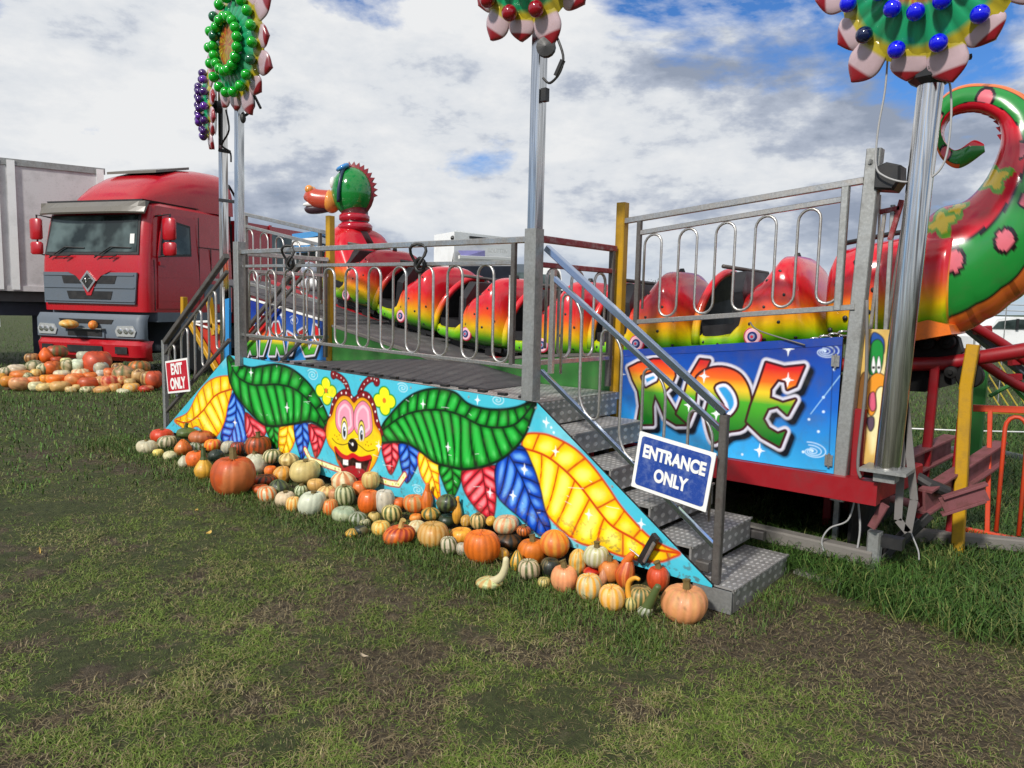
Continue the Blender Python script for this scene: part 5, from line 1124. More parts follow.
rc = empty('toy_motorbike_ride', vf(-3.5, 10.5, float(gz(-8, 3))), 'small red, white and silver toy motorbike ride behind the left gate', 'ride')
def rb3(a, b_, r, mat, d=10.5, sc=(1, 1, 1), nm='body'): mb = MB(); mb.ball(cz(a, b_, d), r, 14, 10, sc); return mb.build(nm, mat, rc, smooth=True)
rb3(309, 271, .13, paint('toy_silver', (.5, .55, .62), .2, .3), nm='fairing'); rb3(296, 278, .13, M['truckred'], sc=(1.4, 1.4, .8)); rb3(313, 285, .15, M['whitepaint'], sc=(1.5, 1.5, .7), nm='seat'); rb3(303, 290, .11, M['truckred'], sc=(1.8, 1.8, .5), nm='footboard')
mb = MB(); mb.lathe([(.15, -.04), (.17, 0), (.15, .04)], cz(313, 300, 10.5), tuple(RT * .3 + _f0), 18); mb.lathe([(.15, -.04), (.17, 0), (.15, .04)], cz(296, 296, 10.5), tuple(RT * .3 + _f0), 18); mb.bar(cz(313, 300, 10.5), cz(313, 345, 10.5), .06); mb.build('wheel', M['rubber'], rc)
gp2 = tag(MB().box((0, 0, 0), (.001, .001, .001)).build('tmp', M['white']), 'x'); bpy.data.objects.remove(gp2)
lg = empty('low_trestle', vf(-4.6, 11, 0), 'pale trestle and low white kerb of another ride behind the left gate', 'trestle')
mb = MB(); mb.bar(cz(243, 292, 11), cz(300, 300, 11), .25, .06); mb.bar(cz(243, 302, 11), cz(300, 310, 11), .1); mb.build('top_board', M['woodboard'], lg)
for a in (248, 275, 298): mb = MB(); mb.bar(cz(a, 294, 11), cz(a, 380, 11), .07); mb.build('leg', M['white'], lg)

# white coach / exhibition unit behind the train
cu = empty('white_coach', vf(-1.0, 22, 0), 'white high sided coach with a dark lettered window band behind the train', 'coach')
D = 22.0; cp_ = lambda a, b_, d=D: at(a, b_, d)
fx = [cp_(433, 330), cp_(453, 330, 20.8), cp_(513, 330, 22.5)]
def prismz(pts, z0, z1, name, mat, par=cu):
    mb = MB(); mb.loft([[(p[0], p[1], z) for p in pts] for z in (z0, z1)]); return mb.build(name, mat, par)
bk = [fx[2] + _f0 * 3 - _h * .8, fx[0] + _f0 * 3]
foot = [fx[0], fx[1], fx[2]] + bk
zt_c = at(450, 233, 21)[2]
prismz(foot, .5, zt_c, 'coach_body', M['whitepaint'])
mb = MB(); mb.prism([at(455, 230, 20.9), at(492, 236, 21.8), at(511, 243, 22.4), at(511, 252, 22.4), at(455, 246, 20.9)], tuple(_f0), 2.0); mb.build('roof_fairing', M['whitepaint'], cu)
mb = MB(); mb.prism([at(454, 249, 20.6), at(511, 249, 22.2), at(514, 261, 22.3), at(452, 262, 20.6)], tuple(_f0), .1); wb = mb.build('window_band', M['grime'], cu)
mb = MB(); mb.prism([at(458, 250.5, 20.5), at(485, 250.5, 21.3), at(485, 257, 21.3), at(462, 257, 20.5)], tuple(_f0), .05); mb.build('window_picture', paint('violet_print', '#8a86c0', .3), wb)
mb = MB(); mb.bar(at(459, 257, 20.4), at(510, 259, 21.9), .06, .09); mb.build('white_swoosh', M['white'], wb)
o4 = at(498, 252.5, 21.7); xx_ = at(511, 253.5, 22.1) - at(486, 252.5, 21.3)
text_mesh('ROUTTEN', .17, frame4((0, 0, 0), xx_, (0, 0, 1)) , 'lettering', M['white'], wb, .004, .002, 1.05).location = V(*o4) - np.array(cu.location) + (-_f0 * .6)
mb = MB(); mb.prism([at(453, 266, 20.55), at(513, 266, 22.1), at(513, 330, 22.1), at(453, 330, 20.55)], tuple(_f0), .1); mb.build('lower_side', M['navy'], cu)
for a, b_ in ((453, 238), (475, 240), (483, 240.5), (491, 241), (508, 242)): mb = MB(); mb.ball(at(a, b_, 20.6 + (a - 453) * .03), .07, 8, 6); mb.build('roof_lamp', M['black'], cu)
mb = MB(); mb.bar(at(470, 237, 20.9), at(503, 240.5, 21.9), .06); mb.build('roof_light_bar', M['black'], cu)

# far blobs between posts: parked vehicles
for i, (a, b_, w, h_, mname, lab) in enumerate(((527, 272, 16, 10, 'truckgrey', 'grey parked van seen between the coach and the middle pole'), (551, 274, 14, 14, 'whitepaint', 'white parked van seen just right of the middle pole'))):
    t = empty('parked_van', at(a, 300, 34) * V(1, 1, 0), lab, 'van'); c = at(a, b_, 34)
    mb = MB(); k = 34 / 740; w *= 2.2; zb_v = .35; zt_v = c[2] + .35; prof = [(-.5, 0), (.5, 0), (.5, .42), (.42, .50), (.33, .9), (.25, 1), (-.48, 1), (-.5, .95)]
    VP = lambda x, z, d=0: V(c[0], c[1], zb_v + (zt_v - zb_v) * z) + _h * x * w * k + _f0 * d
    mb.prism([VP(x, z) for x, z in prof], tuple(_f0), 1.8); mb.build('body', M[mname], t)
    mb = MB(); mb.prism([VP(x, z, -.01) for x, z in ((-.3, .55), (.36, .55), (.28, .88), (-.3, .88))], tuple(-_f0), .02); mb.build('side_window', M['glass'], t)
    for x in (-.3, .3): mb = MB(); mb.lathe([(.36, -.12), (.36, .12)], V(*(list(VP(x, 0)[:2]) + [.40])), tuple(_f0), 16); mb.build('wheel', M['rubber'], t)

# ------------------------------------------------------------------ right background
wcx = empty('parked_car', ghit(1010, 345) * V(1, 1, 1), 'white estate car parked beyond the mesh fence on the right', 'car')
DW = 17.0; s_ = DW / 740; cc = at(1022, 338, DW)
def cpt(dx, dz, dd=0): return cc + _h * dx * s_ - V(0, 0, 1) * dz * s_ + _f0 * dd
body = [(-46, 14), (-46, 0), (-43, -6), (-34, -9), (-28, -18), (-10, -21), (50, -21), (58, -8), (75, -3), (78, 14)]
mb = MB(); mb.loft([[cpt(x * k, z, dd) for x, z in body] for dd, k in ((0, .97), (.12, 1), (1.5, 1), (1.65, .97))]); mb.build('body', M['whitepaint'], wcx)
mb = MB(); mb.prism([cpt(x, z, -.01) for x, z in ((-31, -9), (-25, -16), (-8, -18.5), (48, -18.5), (53, -9))], tuple(-_f0), .02); mb.build('side_window', M['glass'], wcx)
for x in (-7, 22): mb = MB(); mb.prism([cpt(x - 1.3, -8, -.03), cpt(x + 1.3, -8, -.03), cpt(x + 1.3, -19, -.03), cpt(x - 1.3, -19, -.03)], tuple(-_f0), .02); mb.build('window_pillar', M['black'], wcx)
for x in (-30, 55): mb = MB(); mb.lathe([(.2, -.12), (.31, -.12), (.31, .12), (.2, .12)], cpt(x, 13, .12), tuple(_f0), 20); mb.build('wheel', M['rubber'], wcx)
# mesh security fence
mf = empty('mesh_fence', at(980, 340, 14) * V(1, 1, 0), 'thin grey wire mesh fence panels in front of the white car', 'fence')
D2 = 14.0
for b_ in (303, 309): mb = MB(); mb.tube([at(960, b_, D2 + .6), at(1100, b_ + 5, D2 - .6)], .008, 5); mb.build('wire', M['galv'], mf)
for a in (978, 1007, 1036, 1065): mb = MB(); p0 = at(a, 300 if a < 990 else 303, D2); mb.tube([p0, V(p0[0], p0[1], -.05)], .02 if a < 990 else .009, 6); mb.build('upright', M['galv'], mf)
# yellow diamond wire fence and outer track loop
yf = empty('yellow_lattice_fence', at(1000, 380, 8) * V(1, 1, 0), 'yellow lattice barrier round the far loop of the track', 'fence'); D3 = 8.5
ym = paint('lattice_yellow', '#b8a440', .5, 0, .3)
for k in range(-1, 18):
    mb = MB(); a = 978 + k * 9; mb.tube([at(a, 358, D3), at(a + 34, 412, D3)], .008, 5); mb.build('lattice_bar', ym, yf)
mb = MB(); mb.tube([at(982, 412, D3), at(1130, 416, D3)], .02, 6); mb.tube([at(982, 357, D3), at(1130, 360, D3)], .02, 6); mb.build('rail', ym, yf)
lp = empty('outer_track_loop', at(990, 350, 8) * V(1, 1, 0), 'dark red tube track curving away behind the bogie on the right', 'track')
for P in ([(950, 312), (966, 322), (985, 333), (1003, 344), (1020, 356), (1040, 372)], [(962, 352), (984, 364), (1005, 378), (1026, 389), (1050, 398)]):
    mb = MB(); mb.tube(crv([at(a, b_, 7.2) for a, b_ in P], 4), .045, 10); mb.build('rail', M['red'], lp, smooth=True)
mb = MB(); mb.bar(at(955, 318, 7.35), at(1040, 386, 7.35), .14, .06); mb.build('grey_spine', M['truckgrey'], lp)
for a, b_, c_, d_ in ((975, 331, 990, 329), (1003, 378, 1020, 377), (1010, 362, 1024, 361)): mb = MB(); mb.bar(at(a, b_, 7.25), at(c_, d_, 7.25), .07); mb.build('tie', M['red'], lp)
gm = paint('green_support', '#2f7a34', .5, 0, .4)
p0 = at(982, 366, 7.6); mb = MB(); mb.bar(p0, V(p0[0], p0[1], -.05), .12); mb.build('green_leg', gm, lp)
mb = MB(); mb.tube([at(990, 396, 7.5), at(1012, 384, 7.5)], .02, 6); mb.tube([at(1003, 375, 7.6), at(1030, 404, 7.6)], .025, 6); mb.build('green_brace', gm, lp)
# orange fence front right
of = empty('orange_fence', ghit(1000, 552), 'orange red tubular fence panel beside the yellow post on the right', 'fence')
g0 = ghit(962, 543); g1 = ghit(1090, 565); top = lambda p: V(p[0], p[1], p[2])
h0 = at(973, 408, (g0 - CAM) @ FWD); h1 = at(1105, 413, (g1 - CAM) @ FWD)
mb = MB(); mb.bar(h0, h1, .035, .05); mb.build('top_rail', M['orange'], of)
b0_, b1_ = g0 + V(.0, 0, .10), g1 + V(0, 0, .07)
mb = MB(); mb.bar(b0_, b1_, .045, .05); mb.build('bottom_rail', M['orange'], of)
mb = MB(); f_ = .12; pA = b0_ + (b1_ - b0_) * .20; pB = h0 + (h1 - h0) * .14; mb.bar(pA, pB, .03); mb.build('upright', M['orange'], of)
for t0, t1 in ((.27, .45), (.62, .80)):
    lo_ = lambda t: b0_ + (b1_ - b0_) * t; hi_ = lambda t: h0 + (h1 - h0) * t
    mb = MB(); P = [lo_(t0) + (hi_(t0) - lo_(t0)) * .04, lo_(t0) + (hi_(t0) - lo_(t0)) * .85]
    for a in np.linspace(0, pi, 8)[1:-1]: P.append(lo_(t0) + (lo_(t1) - lo_(t0)) * (1 - cos(a)) / 2 + (hi_(t0) - lo_(t0)) * (.85 + .1 * sin(a)))
    P += [lo_(t1) + (hi_(t1) - lo_(t1)) * .85, lo_(t1) + (hi_(t1) - lo_(t1)) * .04]; mb.tube(P, .015, 8); mb.build('loop', M['orange'], of, smooth=True)
hp = [ghit(900, 470), ghit(940, 458), ghit(975, 455), ghit(1010, 462), ghit(1050, 472), ghit(1100, 476)]
mb = MB(); mb.tube(crv([p + V(0, 0, .06) for p in hp], 5), .06, 10); tag(mb.build('drain_pipe', paint('pipe_grey', (.05, .055, .065), .45), smooth=True), 'thick dark grey pipe lying in the grass behind the outrigger', 'pipe')
mb = MB(); a_ = ghit(900, 441); rA, rB = at(800, 424, 9.2), at(1120, 434, 9.2); mb.tube([rA, (rA + rB) / 2 + V(0, 0, -.02), rB], .01, 6); tag(mb.build('white_rope', M['white'], smooth=True), 'taut white rope crossing low behind the outrigger beams', 'rope')
# ------------------------------------------------------------------ pumpkins and gourds
M['skin'] = vcol('gourd_skin', .5, .06, .25, 45, dirt=.45)
M['stem'] = paint('gourd_stem', '#6a5a30', .8, 0, .5, (.05, .04, .02), 30, .4)
CS = {k: rgb(v) for k, v in dict(orange='#d8691a', deep='#b8481a', yellow='#dc9a2c', pale='#d8bf7c', cream='#cfc59c', white='#c9c5ae', tan='#c09a5c', pink='#cf8a5c', peach='#d29050', grey='#9c9e8c', green='#4e5c30', dark='#1e2a20', red='#b42a14', brown='#5a3418', black='#181c1a').items()}
def gourd(c, w, h, base, stripe=None, shape='round', ribs=10, lean=0.0, seed=0, lowres=False):
    """solid gourd mesh: c centre, w,h radii; returns MB and top point"""
    rr = random.Random(seed); npr = np.random.default_rng(seed)
    n, k = (20, 12) if lowres else (48, 22); mb = MB(); vs = []; cs = []; rot = rr.random() * 6.28; ax = rr.uniform(-.12, .12); ay = rr.uniform(-.1, .1)
    b0 = np.array(CS[base]) * (1 + npr.normal(0, .10, 3)) * (.9 + .2 * rr.random()); pd = npr.normal(0, 1, 3) * np.array([1, 1, .5]); pd /= np.linalg.norm(pd); pale = np.array(CS['pale' if base not in ('cream', 'white', 'pale') else 'tan']); squish = npr.uniform(-.07, .07, 4)
    s0 = np.array(CS[stripe]) if stripe else None; amp = {'round': .05, 'flat': .07, 'smooth': .015, 'warty': .03, 'acorn': .065}.get(shape, .05)
    tt = (np.arange(k + 1) / k) * pi; hv = np.cos(tt)
    for i, t in enumerate(tt):
        prof = sin(t); z = cos(t)
        if shape in ('round', 'flat', 'acorn'): z = z * (1 - .22 * max(0, cos(t)) ** 6 - .0) ; prof = max(prof, 0) ** .82; z = z - .0
        if shape == 'pear': prof = sin(t) * (1 - .48 * max(0, cos(t * .95)) ** 1.2); z = z * 1.0
        for j in range(n):
            a = 2 * pi * j / n + rot; rb_ = abs(cos(a * ribs / 2)) ** .6; r = 1 - amp * (1 - rb_)
            if shape == 'warty': r += .12 * (float(vnoise(np.array(a * 3.0 + seed), np.array(t * 4.0))) - .4)
            nse = float(fbm(np.array(a * 1.6 + seed * 1.7 + (0 if j else 0)), np.array(t * 2.2 + seed), 3)) if not lowres else rr.random()
            dipz = z - .16 * (1 - rb_) * (i <= 3) * (shape != 'smooth')
            x, y = prof * r * cos(a), prof * r * sin(a)
            zz = dipz
            x *= 1 + squish[0] * sin(a + squish[1] * 40) ; y *= 1 + squish[2] * cos(2 * a); x += ax * zz + lean * max(0, zz); y += ay * zz
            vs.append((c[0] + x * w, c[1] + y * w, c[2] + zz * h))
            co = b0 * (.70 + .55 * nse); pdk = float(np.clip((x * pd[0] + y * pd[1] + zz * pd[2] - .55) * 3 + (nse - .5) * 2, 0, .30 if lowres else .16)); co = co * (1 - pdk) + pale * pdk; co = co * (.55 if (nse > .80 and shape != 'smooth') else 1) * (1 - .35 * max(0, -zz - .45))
            if s0 is not None:
                f = abs(((a * ribs / (2 * pi)) % 1) - .5) * 2; m_ = np.clip((f - .45 + .5 * (nse - .5)) * 5, 0, 1); co = co * (1 - m_) + s0 * m_
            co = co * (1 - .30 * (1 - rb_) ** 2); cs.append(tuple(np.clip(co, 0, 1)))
    fs = []
    for i in range(k):
        for j in range(n): fs.append((i * n + j, (i + 1) * n + j, (i + 1) * n + (j + 1) % n, i * n + (j + 1) % n))
    mb.add(vs, fs, col=cs); topz = (1 - .22 - .12) * h if shape in ('round', 'flat', 'acorn') else h * .95
    return mb, V(c[0] + ax * w * .8 + lean * w, c[1] + ay * w * .8, c[2] + topz)
def neck(mb, c, w, h, base, path, r0, seed=0):
    co = CS[base]; P = crv(path, 5); K = len(P); R = [r0 * (1 - .45 * i / (K - 1)) for i in range(K)]; R[-1] *= .55
    mb.tube(P, R, 14, col=tuple(x * .95 for x in co)); return P[-1]
# x, y, w, h, base, stripe, shape, words, stem ('n'one, 's'tub, 'l'ong dark, 'g'reen)
T = [
(162,436,22,16,'deep',None,'flat','dull orange pumpkin at the far left tip of the painted panel','s'), (147,447,20,15,'cream',None,'round','round cream pumpkin, leftmost of the front pile','s'),
(167,442,18,14,'cream','green','acorn','cream squash with green stripes beside the leftmost cream pumpkin','n'), (158,453,10,9,'pale',None,'round','tiny pale gourd below the leftmost cream pumpkin','n'),
(170,456,13,10,'cream',None,'warty','small bumpy cream gourd below the green striped squash at the left end','n'), (183,448,16,18,'orange',None,'pear','upright orange gourd near the left end below the yellow leaf tip','n'),
(187,433,19,11,'green',None,'warty','long dark green gourd lying at the left yellow leaf tip','g'), (201,437,23,14,'deep',None,'flat','flat burnt orange pumpkin against the left yellow leaf','s'),
(195,448,14,12,'green','grey','warty','grey green warty gourd below the flat burnt orange pumpkin','n'), (206,445,18,11,'dark','green','smooth','blackish green gourd against the left blue leaf','n'),
(213,445,17,13,'orange','yellow','acorn','orange squash with yellow stripes below the left blue leaf','n'), (196,459,20,19,'orange',None,'round','bright orange pumpkin behind the amber one left of the big orange pumpkin','s'),
(184,462,12,13,'cream',None,'pear','pale pear shaped gourd at the left front edge of the pile','n'), (204,469,18,23,'yellow',None,'pear','amber pear gourd with green stem just left of the big orange pumpkin','g'),
(228,447,13,14,'white','grey','acorn','white and grey striped squash above the big orange pumpkin','n'), (238,448,15,14,'deep','dark','round','dark mottled orange gourd right of the white and grey striped squash','n'),
(258,446,25,23,'deep','brown','round','russet pumpkin with a brown straw cap below the small red leaf','l'), (216,456,15,13,'dark',None,'warty','black green gourd tucked behind the big orange pumpkin','n'),
(233,475,43,42,'deep',None,'round','largest orange pumpkin, standing forward of the left half of the pile','l'), (256,464,22,21,'white',None,'warty','bumpy white squash right of the largest orange pumpkin','s'),
(272,456,18,15,'cream','green','acorn','cream squash with green stripes behind the bumpy white squash','n'), (271,471,13,12,'orange',None,'round','tiny bright orange pumpkin right of the bumpy white squash','n'),
(264,480,24,12,'deep','dark','flat','flat dark orange squash just right of the largest pumpkin','n'), (261,489,17,10,'orange','deep','flat','low orange squash at the right foot of the largest pumpkin','n'),
(282,475,18,18,'yellow','tan','warty','mottled yellow gourd left of the large pale yellow pumpkin','n'), (289,460,19,14,'tan','pale','warty','tan warty gourd above and left of the large pale yellow pumpkin','n'),
(305,471,29,24,'pale',None,'round','large pale yellow pumpkin under the left yellow hanging leaf','s'), (316,485,17,14,'tan',None,'round','tan squash below the large pale yellow pumpkin','n'),
(267,494,19,17,'cream','orange','acorn','squash striped cream, orange and green in the front row','n'), (279,489,20,19,'dark','green','warty','dark green warty gourd right of the orange striped squash in the front row','n'),
(285,499,19,17,'cream',None,'flat','flat cream pumpkin in front of the dark green warty gourd','s'), (293,504,14,17,'yellow','pale','acorn','small yellow squash between the flat cream and the large white pumpkin','n'),
(301,491,13,13,'cream','green','warty','green flecked cream gourd behind the large white pumpkin','s'), (312,503,27,26,'white',None,'round','large white ribbed pumpkin in the front row under the bug face','s'),
(330,507,16,18,'orange','tan','round','ochre pumpkin right of the large white ribbed pumpkin','n'), (327,492,19,12,'tan','pale','warty','knobbly tan gourd above the ochre pumpkin','s'),
(344,482,25,21,'pink','cream','warty','pink and cream warty turban gourd under the bug mouth','n'), (335,495,13,14,'pink',None,'flat','pinkish orange squash between the white pumpkin and the turban gourd','n'),
(345,495,20,22,'cream','green','acorn','cream squash with green stripes below the turban gourd','s'), (361,488,16,16,'orange',None,'round','small orange pumpkin right of the turban gourd','n'),
(371,480,18,19,'pale','tan','acorn','pale yellow ribbed squash below the right corner of the bug mouth','n'), (369,501,22,25,'orange',None,'round','rich orange pumpkin leaning on the white oblong squash','n'),
(385,501,20,27,'white',None,'acorn','white oblong ribbed squash standing on end','n'), (344,514,24,16,'grey',None,'flat','grey white flat pumpkin at the front edge','n'),
(358,519,18,14,'green','grey','warty','slate green warty gourd right of the grey white flat pumpkin','n'), (374,517,12,11,'tan',None,'round','tiny tan gourd in front of the rich orange pumpkin','s'),
(392,513,20,18,'green','pale','acorn','dark green squash with yellow stripes below the white oblong one','n'), (399,503,14,12,'orange',None,'round','orange gourd behind the yellow striped green squash','n'),
(414,503,22,19,'tan','orange','acorn','ochre and orange striped squash left of the tall orange gourd','n'), (427,500,12,27,'orange',None,'pear','tall narrow orange bottle gourd against the panel','c'),
(447,503,21,18,'dark','green','warty','large dark green warty gourd against the panel under the green hanging leaf','n'), (431,514,19,13,'yellow','green','warty','yellow and green knobbly gourd at the foot of the tall orange gourd','n'),
(416,518,13,10,'yellow',None,'round','small amber gourd right of the yellow striped green squash','n'), (352,533,14,10,'yellow','green','pear','small yellow and green bottle gourd lying at the front edge on the grass','n'),
(361,531,14,12,'dark',None,'round','dark green gourd beside the small yellow bottle gourd','n'), (381,528,19,16,'pale','yellow','flat','pale yellow squash left of the red orange pumpkin','n'),
(399,535,31,20,'red','orange','flat','flat red orange pumpkin with a straw coloured stem','t'), (365,523,11,9,'green','cream','round','tiny green flecked gourd left of the pale yellow squash','n'),
(417,527,18,13,'pale','cream','warty','cream yellow bumpy gourd right of the red orange pumpkin','n'), (433,534,31,26,'yellow','tan','round','big amber pumpkin with dark scars','n'),
(447,520,17,12,'dark',None,'round','blackish green gourd behind the big amber pumpkin','n'), (457,512,10,25,'yellow',None,'pear','upright amber bottle gourd with a thin neck','c'),
(466,521,11,12,'yellow','tan','warty','little golden warty gourd right of the upright amber bottle gourd','n'), (478,521,16,17,'pale','green','acorn','pale yellow squash with a knobbly stem below the red hanging leaf','s'),
(506,524,25,19,'cream','pink','acorn','cream squash with pink stripes resting on the brown stump','n'), (461,535,23,16,'yellow',None,'flat','flat golden squash between the amber pumpkin and the large bright orange one','n'),
(449,545,17,19,'cream','green','acorn','pale squash with green stripes in front of the flat golden squash','n'), (462,549,12,14,'cream','grey','acorn','small white speckled gourd left of the large bright orange pumpkin','n'),
(482,546,36,36,'orange',None,'round','large bright orange pumpkin with a scar at the middle of the right half','n'), (491,521,10,10,'yellow',None,'warty','tiny golden gourd left of the pink striped squash','n'),
(509,541,27,16,'brown','black','smooth','dark brown stumpy gourd under the pink striped squash','n'), (524,531,15,11,'orange','brown','flat','broken orange gourd with a dark stalk right of the pink striped squash','l'),
(502,554,14,13,'yellow','tan','warty','small golden knobbly gourd in front of the brown one','n'), (532,551,29,27,'orange',None,'round','orange pumpkin with dark stem left of the shiny orange yellow one','l'),
(555,544,29,28,'yellow','orange','smooth','shiny orange yellow pumpkin against the panel under the right blue leaf','n'), (517,561,14,22,'yellow','green','pear','yellow green pear gourd left of the large green striped squash','n'),
(529,569,22,22,'cream','green','acorn','large pale squash with green stripes in the right half front row','n'), (550,567,20,20,'black','dark','round','nearly black squash right of the large green striped one','n'),
(544,582,13,10,'pale','green','round','tiny pale gourd at the front edge below the black squash','n'), (564,578,26,28,'pink',None,'round','dusty pink pumpkin with a thick dark stem','l'),
(578,562,18,27,'pale','yellow','warty','tall lumpy yellow gourd behind the dusty pink pumpkin','n'), (596,556,25,24,'cream','white','round','cream white pumpkin with a curved stem under the big yellow leaf','l'),
(592,572,17,10,'red',None,'smooth','red squash wedged below the cream white pumpkin','n'), (610,570,22,23,'orange',None,'round','orange pumpkin with stem behind the leaning pear gourd','l'),
(625,572,20,33,'orange','deep','pear','burnt orange pear gourd leaning right','c'), (589,586,26,26,'cream','yellow','acorn','cream squash with yellow stripes in the front row right of the dusty pink pumpkin','n'),
(603,577,9,17,'pink',None,'pear','slim salmon neck gourd between two striped squashes','n'), (612,597,26,26,'pale','yellow','acorn','pale yellow ribbed squash, frontmost left of the crook neck gourd','n'),
(631,604,13,15,'pale','green','smooth','crook neck gourd with yellow curved neck and green base','k'), (640,597,27,25,'green','tan','round','grey green pumpkin behind the green crook gourd','n'),
(658,578,22,26,'deep',None,'round','red orange pumpkin right of the panel latch','l'), (645,611,15,13,'green','grey','warty','green warty gourd with a long neck leaning right','m'),
(685,603,45,37,'peach','pink','flat','big peach coloured pumpkin at the right end beside the steps','l'), (489,583,26,12,'cream','tan','warty','pale swan neck gourd lying forward on the grass','w'),
]
def place(x, y, w, h):
    """rests on the grass, or against the panel / on its neighbours when it is higher up in the pile"""
    r = None; z = -.05
    for _ in range(8):
        c = hit(x, y, 2, z); d = (c - CAM) @ FWD; rw, rh = w * d / F / 2, h * d / F / 2
        z = float(gz(c[0], c[1])) + rh * .86
    lim = -(rw + .012)
    if c[1] > lim:
        c = hit(x, y, 1, lim); d = (c - CAM) @ FWD; rw, rh = w * d / F / 2, h * d / F / 2; c = hit(x, y, 1, -(rw + .012))
    return c, rw, rh
def stem(c, h, kind, par, seed):
    rr = random.Random(seed); mb = MB(); a = rr.uniform(-.4, .4); s_ = {'s': .22, 'l': .5, 'g': .7, 't': .8}[kind] * h; r = .012 + h * .10
    p = [c - V(0, 0, h * .1), c + V(a * s_ * .3, 0, s_ * .5), c + V(a * s_, rr.uniform(-.2, .2) * s_, s_)]
    m_ = {'t': paint('straw_stem', '#b89858', .8), 'g': paint('green_stem', '#3c4a1c', .7)}.get(kind, M['stem'])
    mb.tube(crv(p, 4), [r * 1.5, r * 1.2, r, r * .95, r * .9, r * .85, r * .85, r * .95, r * 1.05], 7)
    return mb.build('stem', m_, par)
for i, (x, y, w, h, base, st_, shp, words, sk) in enumerate(T):
    c, rw, rh = place(x, y, w, h); fruit = 'pumpkin' if ('pumpkin' in words) else ('squash' if 'squash' in words else 'gourd')
    ln_ = .45 if 'leaning right' in words and sk != 'k' else 0
    mb, top = gourd(c, rw * 1.03, rh * 1.03, base, st_, shp, ribs={'acorn': 10, 'round': 14, 'flat': 12}.get(shp, 8) + i % 3, seed=i + 3, lean=ln_)
    if sk in 'ckmw':
        q = lambda a, b_: hit(a, b_, 1, c[1])
        pth = {'c': [c + V(0, 0, rh * .5), c + V(.1 * rw + ln_ * rw, 0, rh * 1.05), c + V(.25 * rw + ln_ * rw * 1.3, 0, rh * 1.3)], 'k': [c, q(628, 592), q(629, 582), q(635, 578), q(640, 580)], 'm': [c, q(650, 602), q(655, 592), q(659, 585)], 'w': [c, q(500, 578), q(505, 568), q(506, 557)]}[sk]
        neck(mb, c, rw, rh, {'k': 'yellow', 'm': 'green'}.get(sk, base), pth, rw * {'c': .5, 'k': .5, 'm': .75, 'w': .38}[sk])
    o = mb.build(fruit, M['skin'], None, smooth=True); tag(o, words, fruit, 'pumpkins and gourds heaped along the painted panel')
    if sk in 'slgt': stem(top, rh * 1.2, sk, o, i)
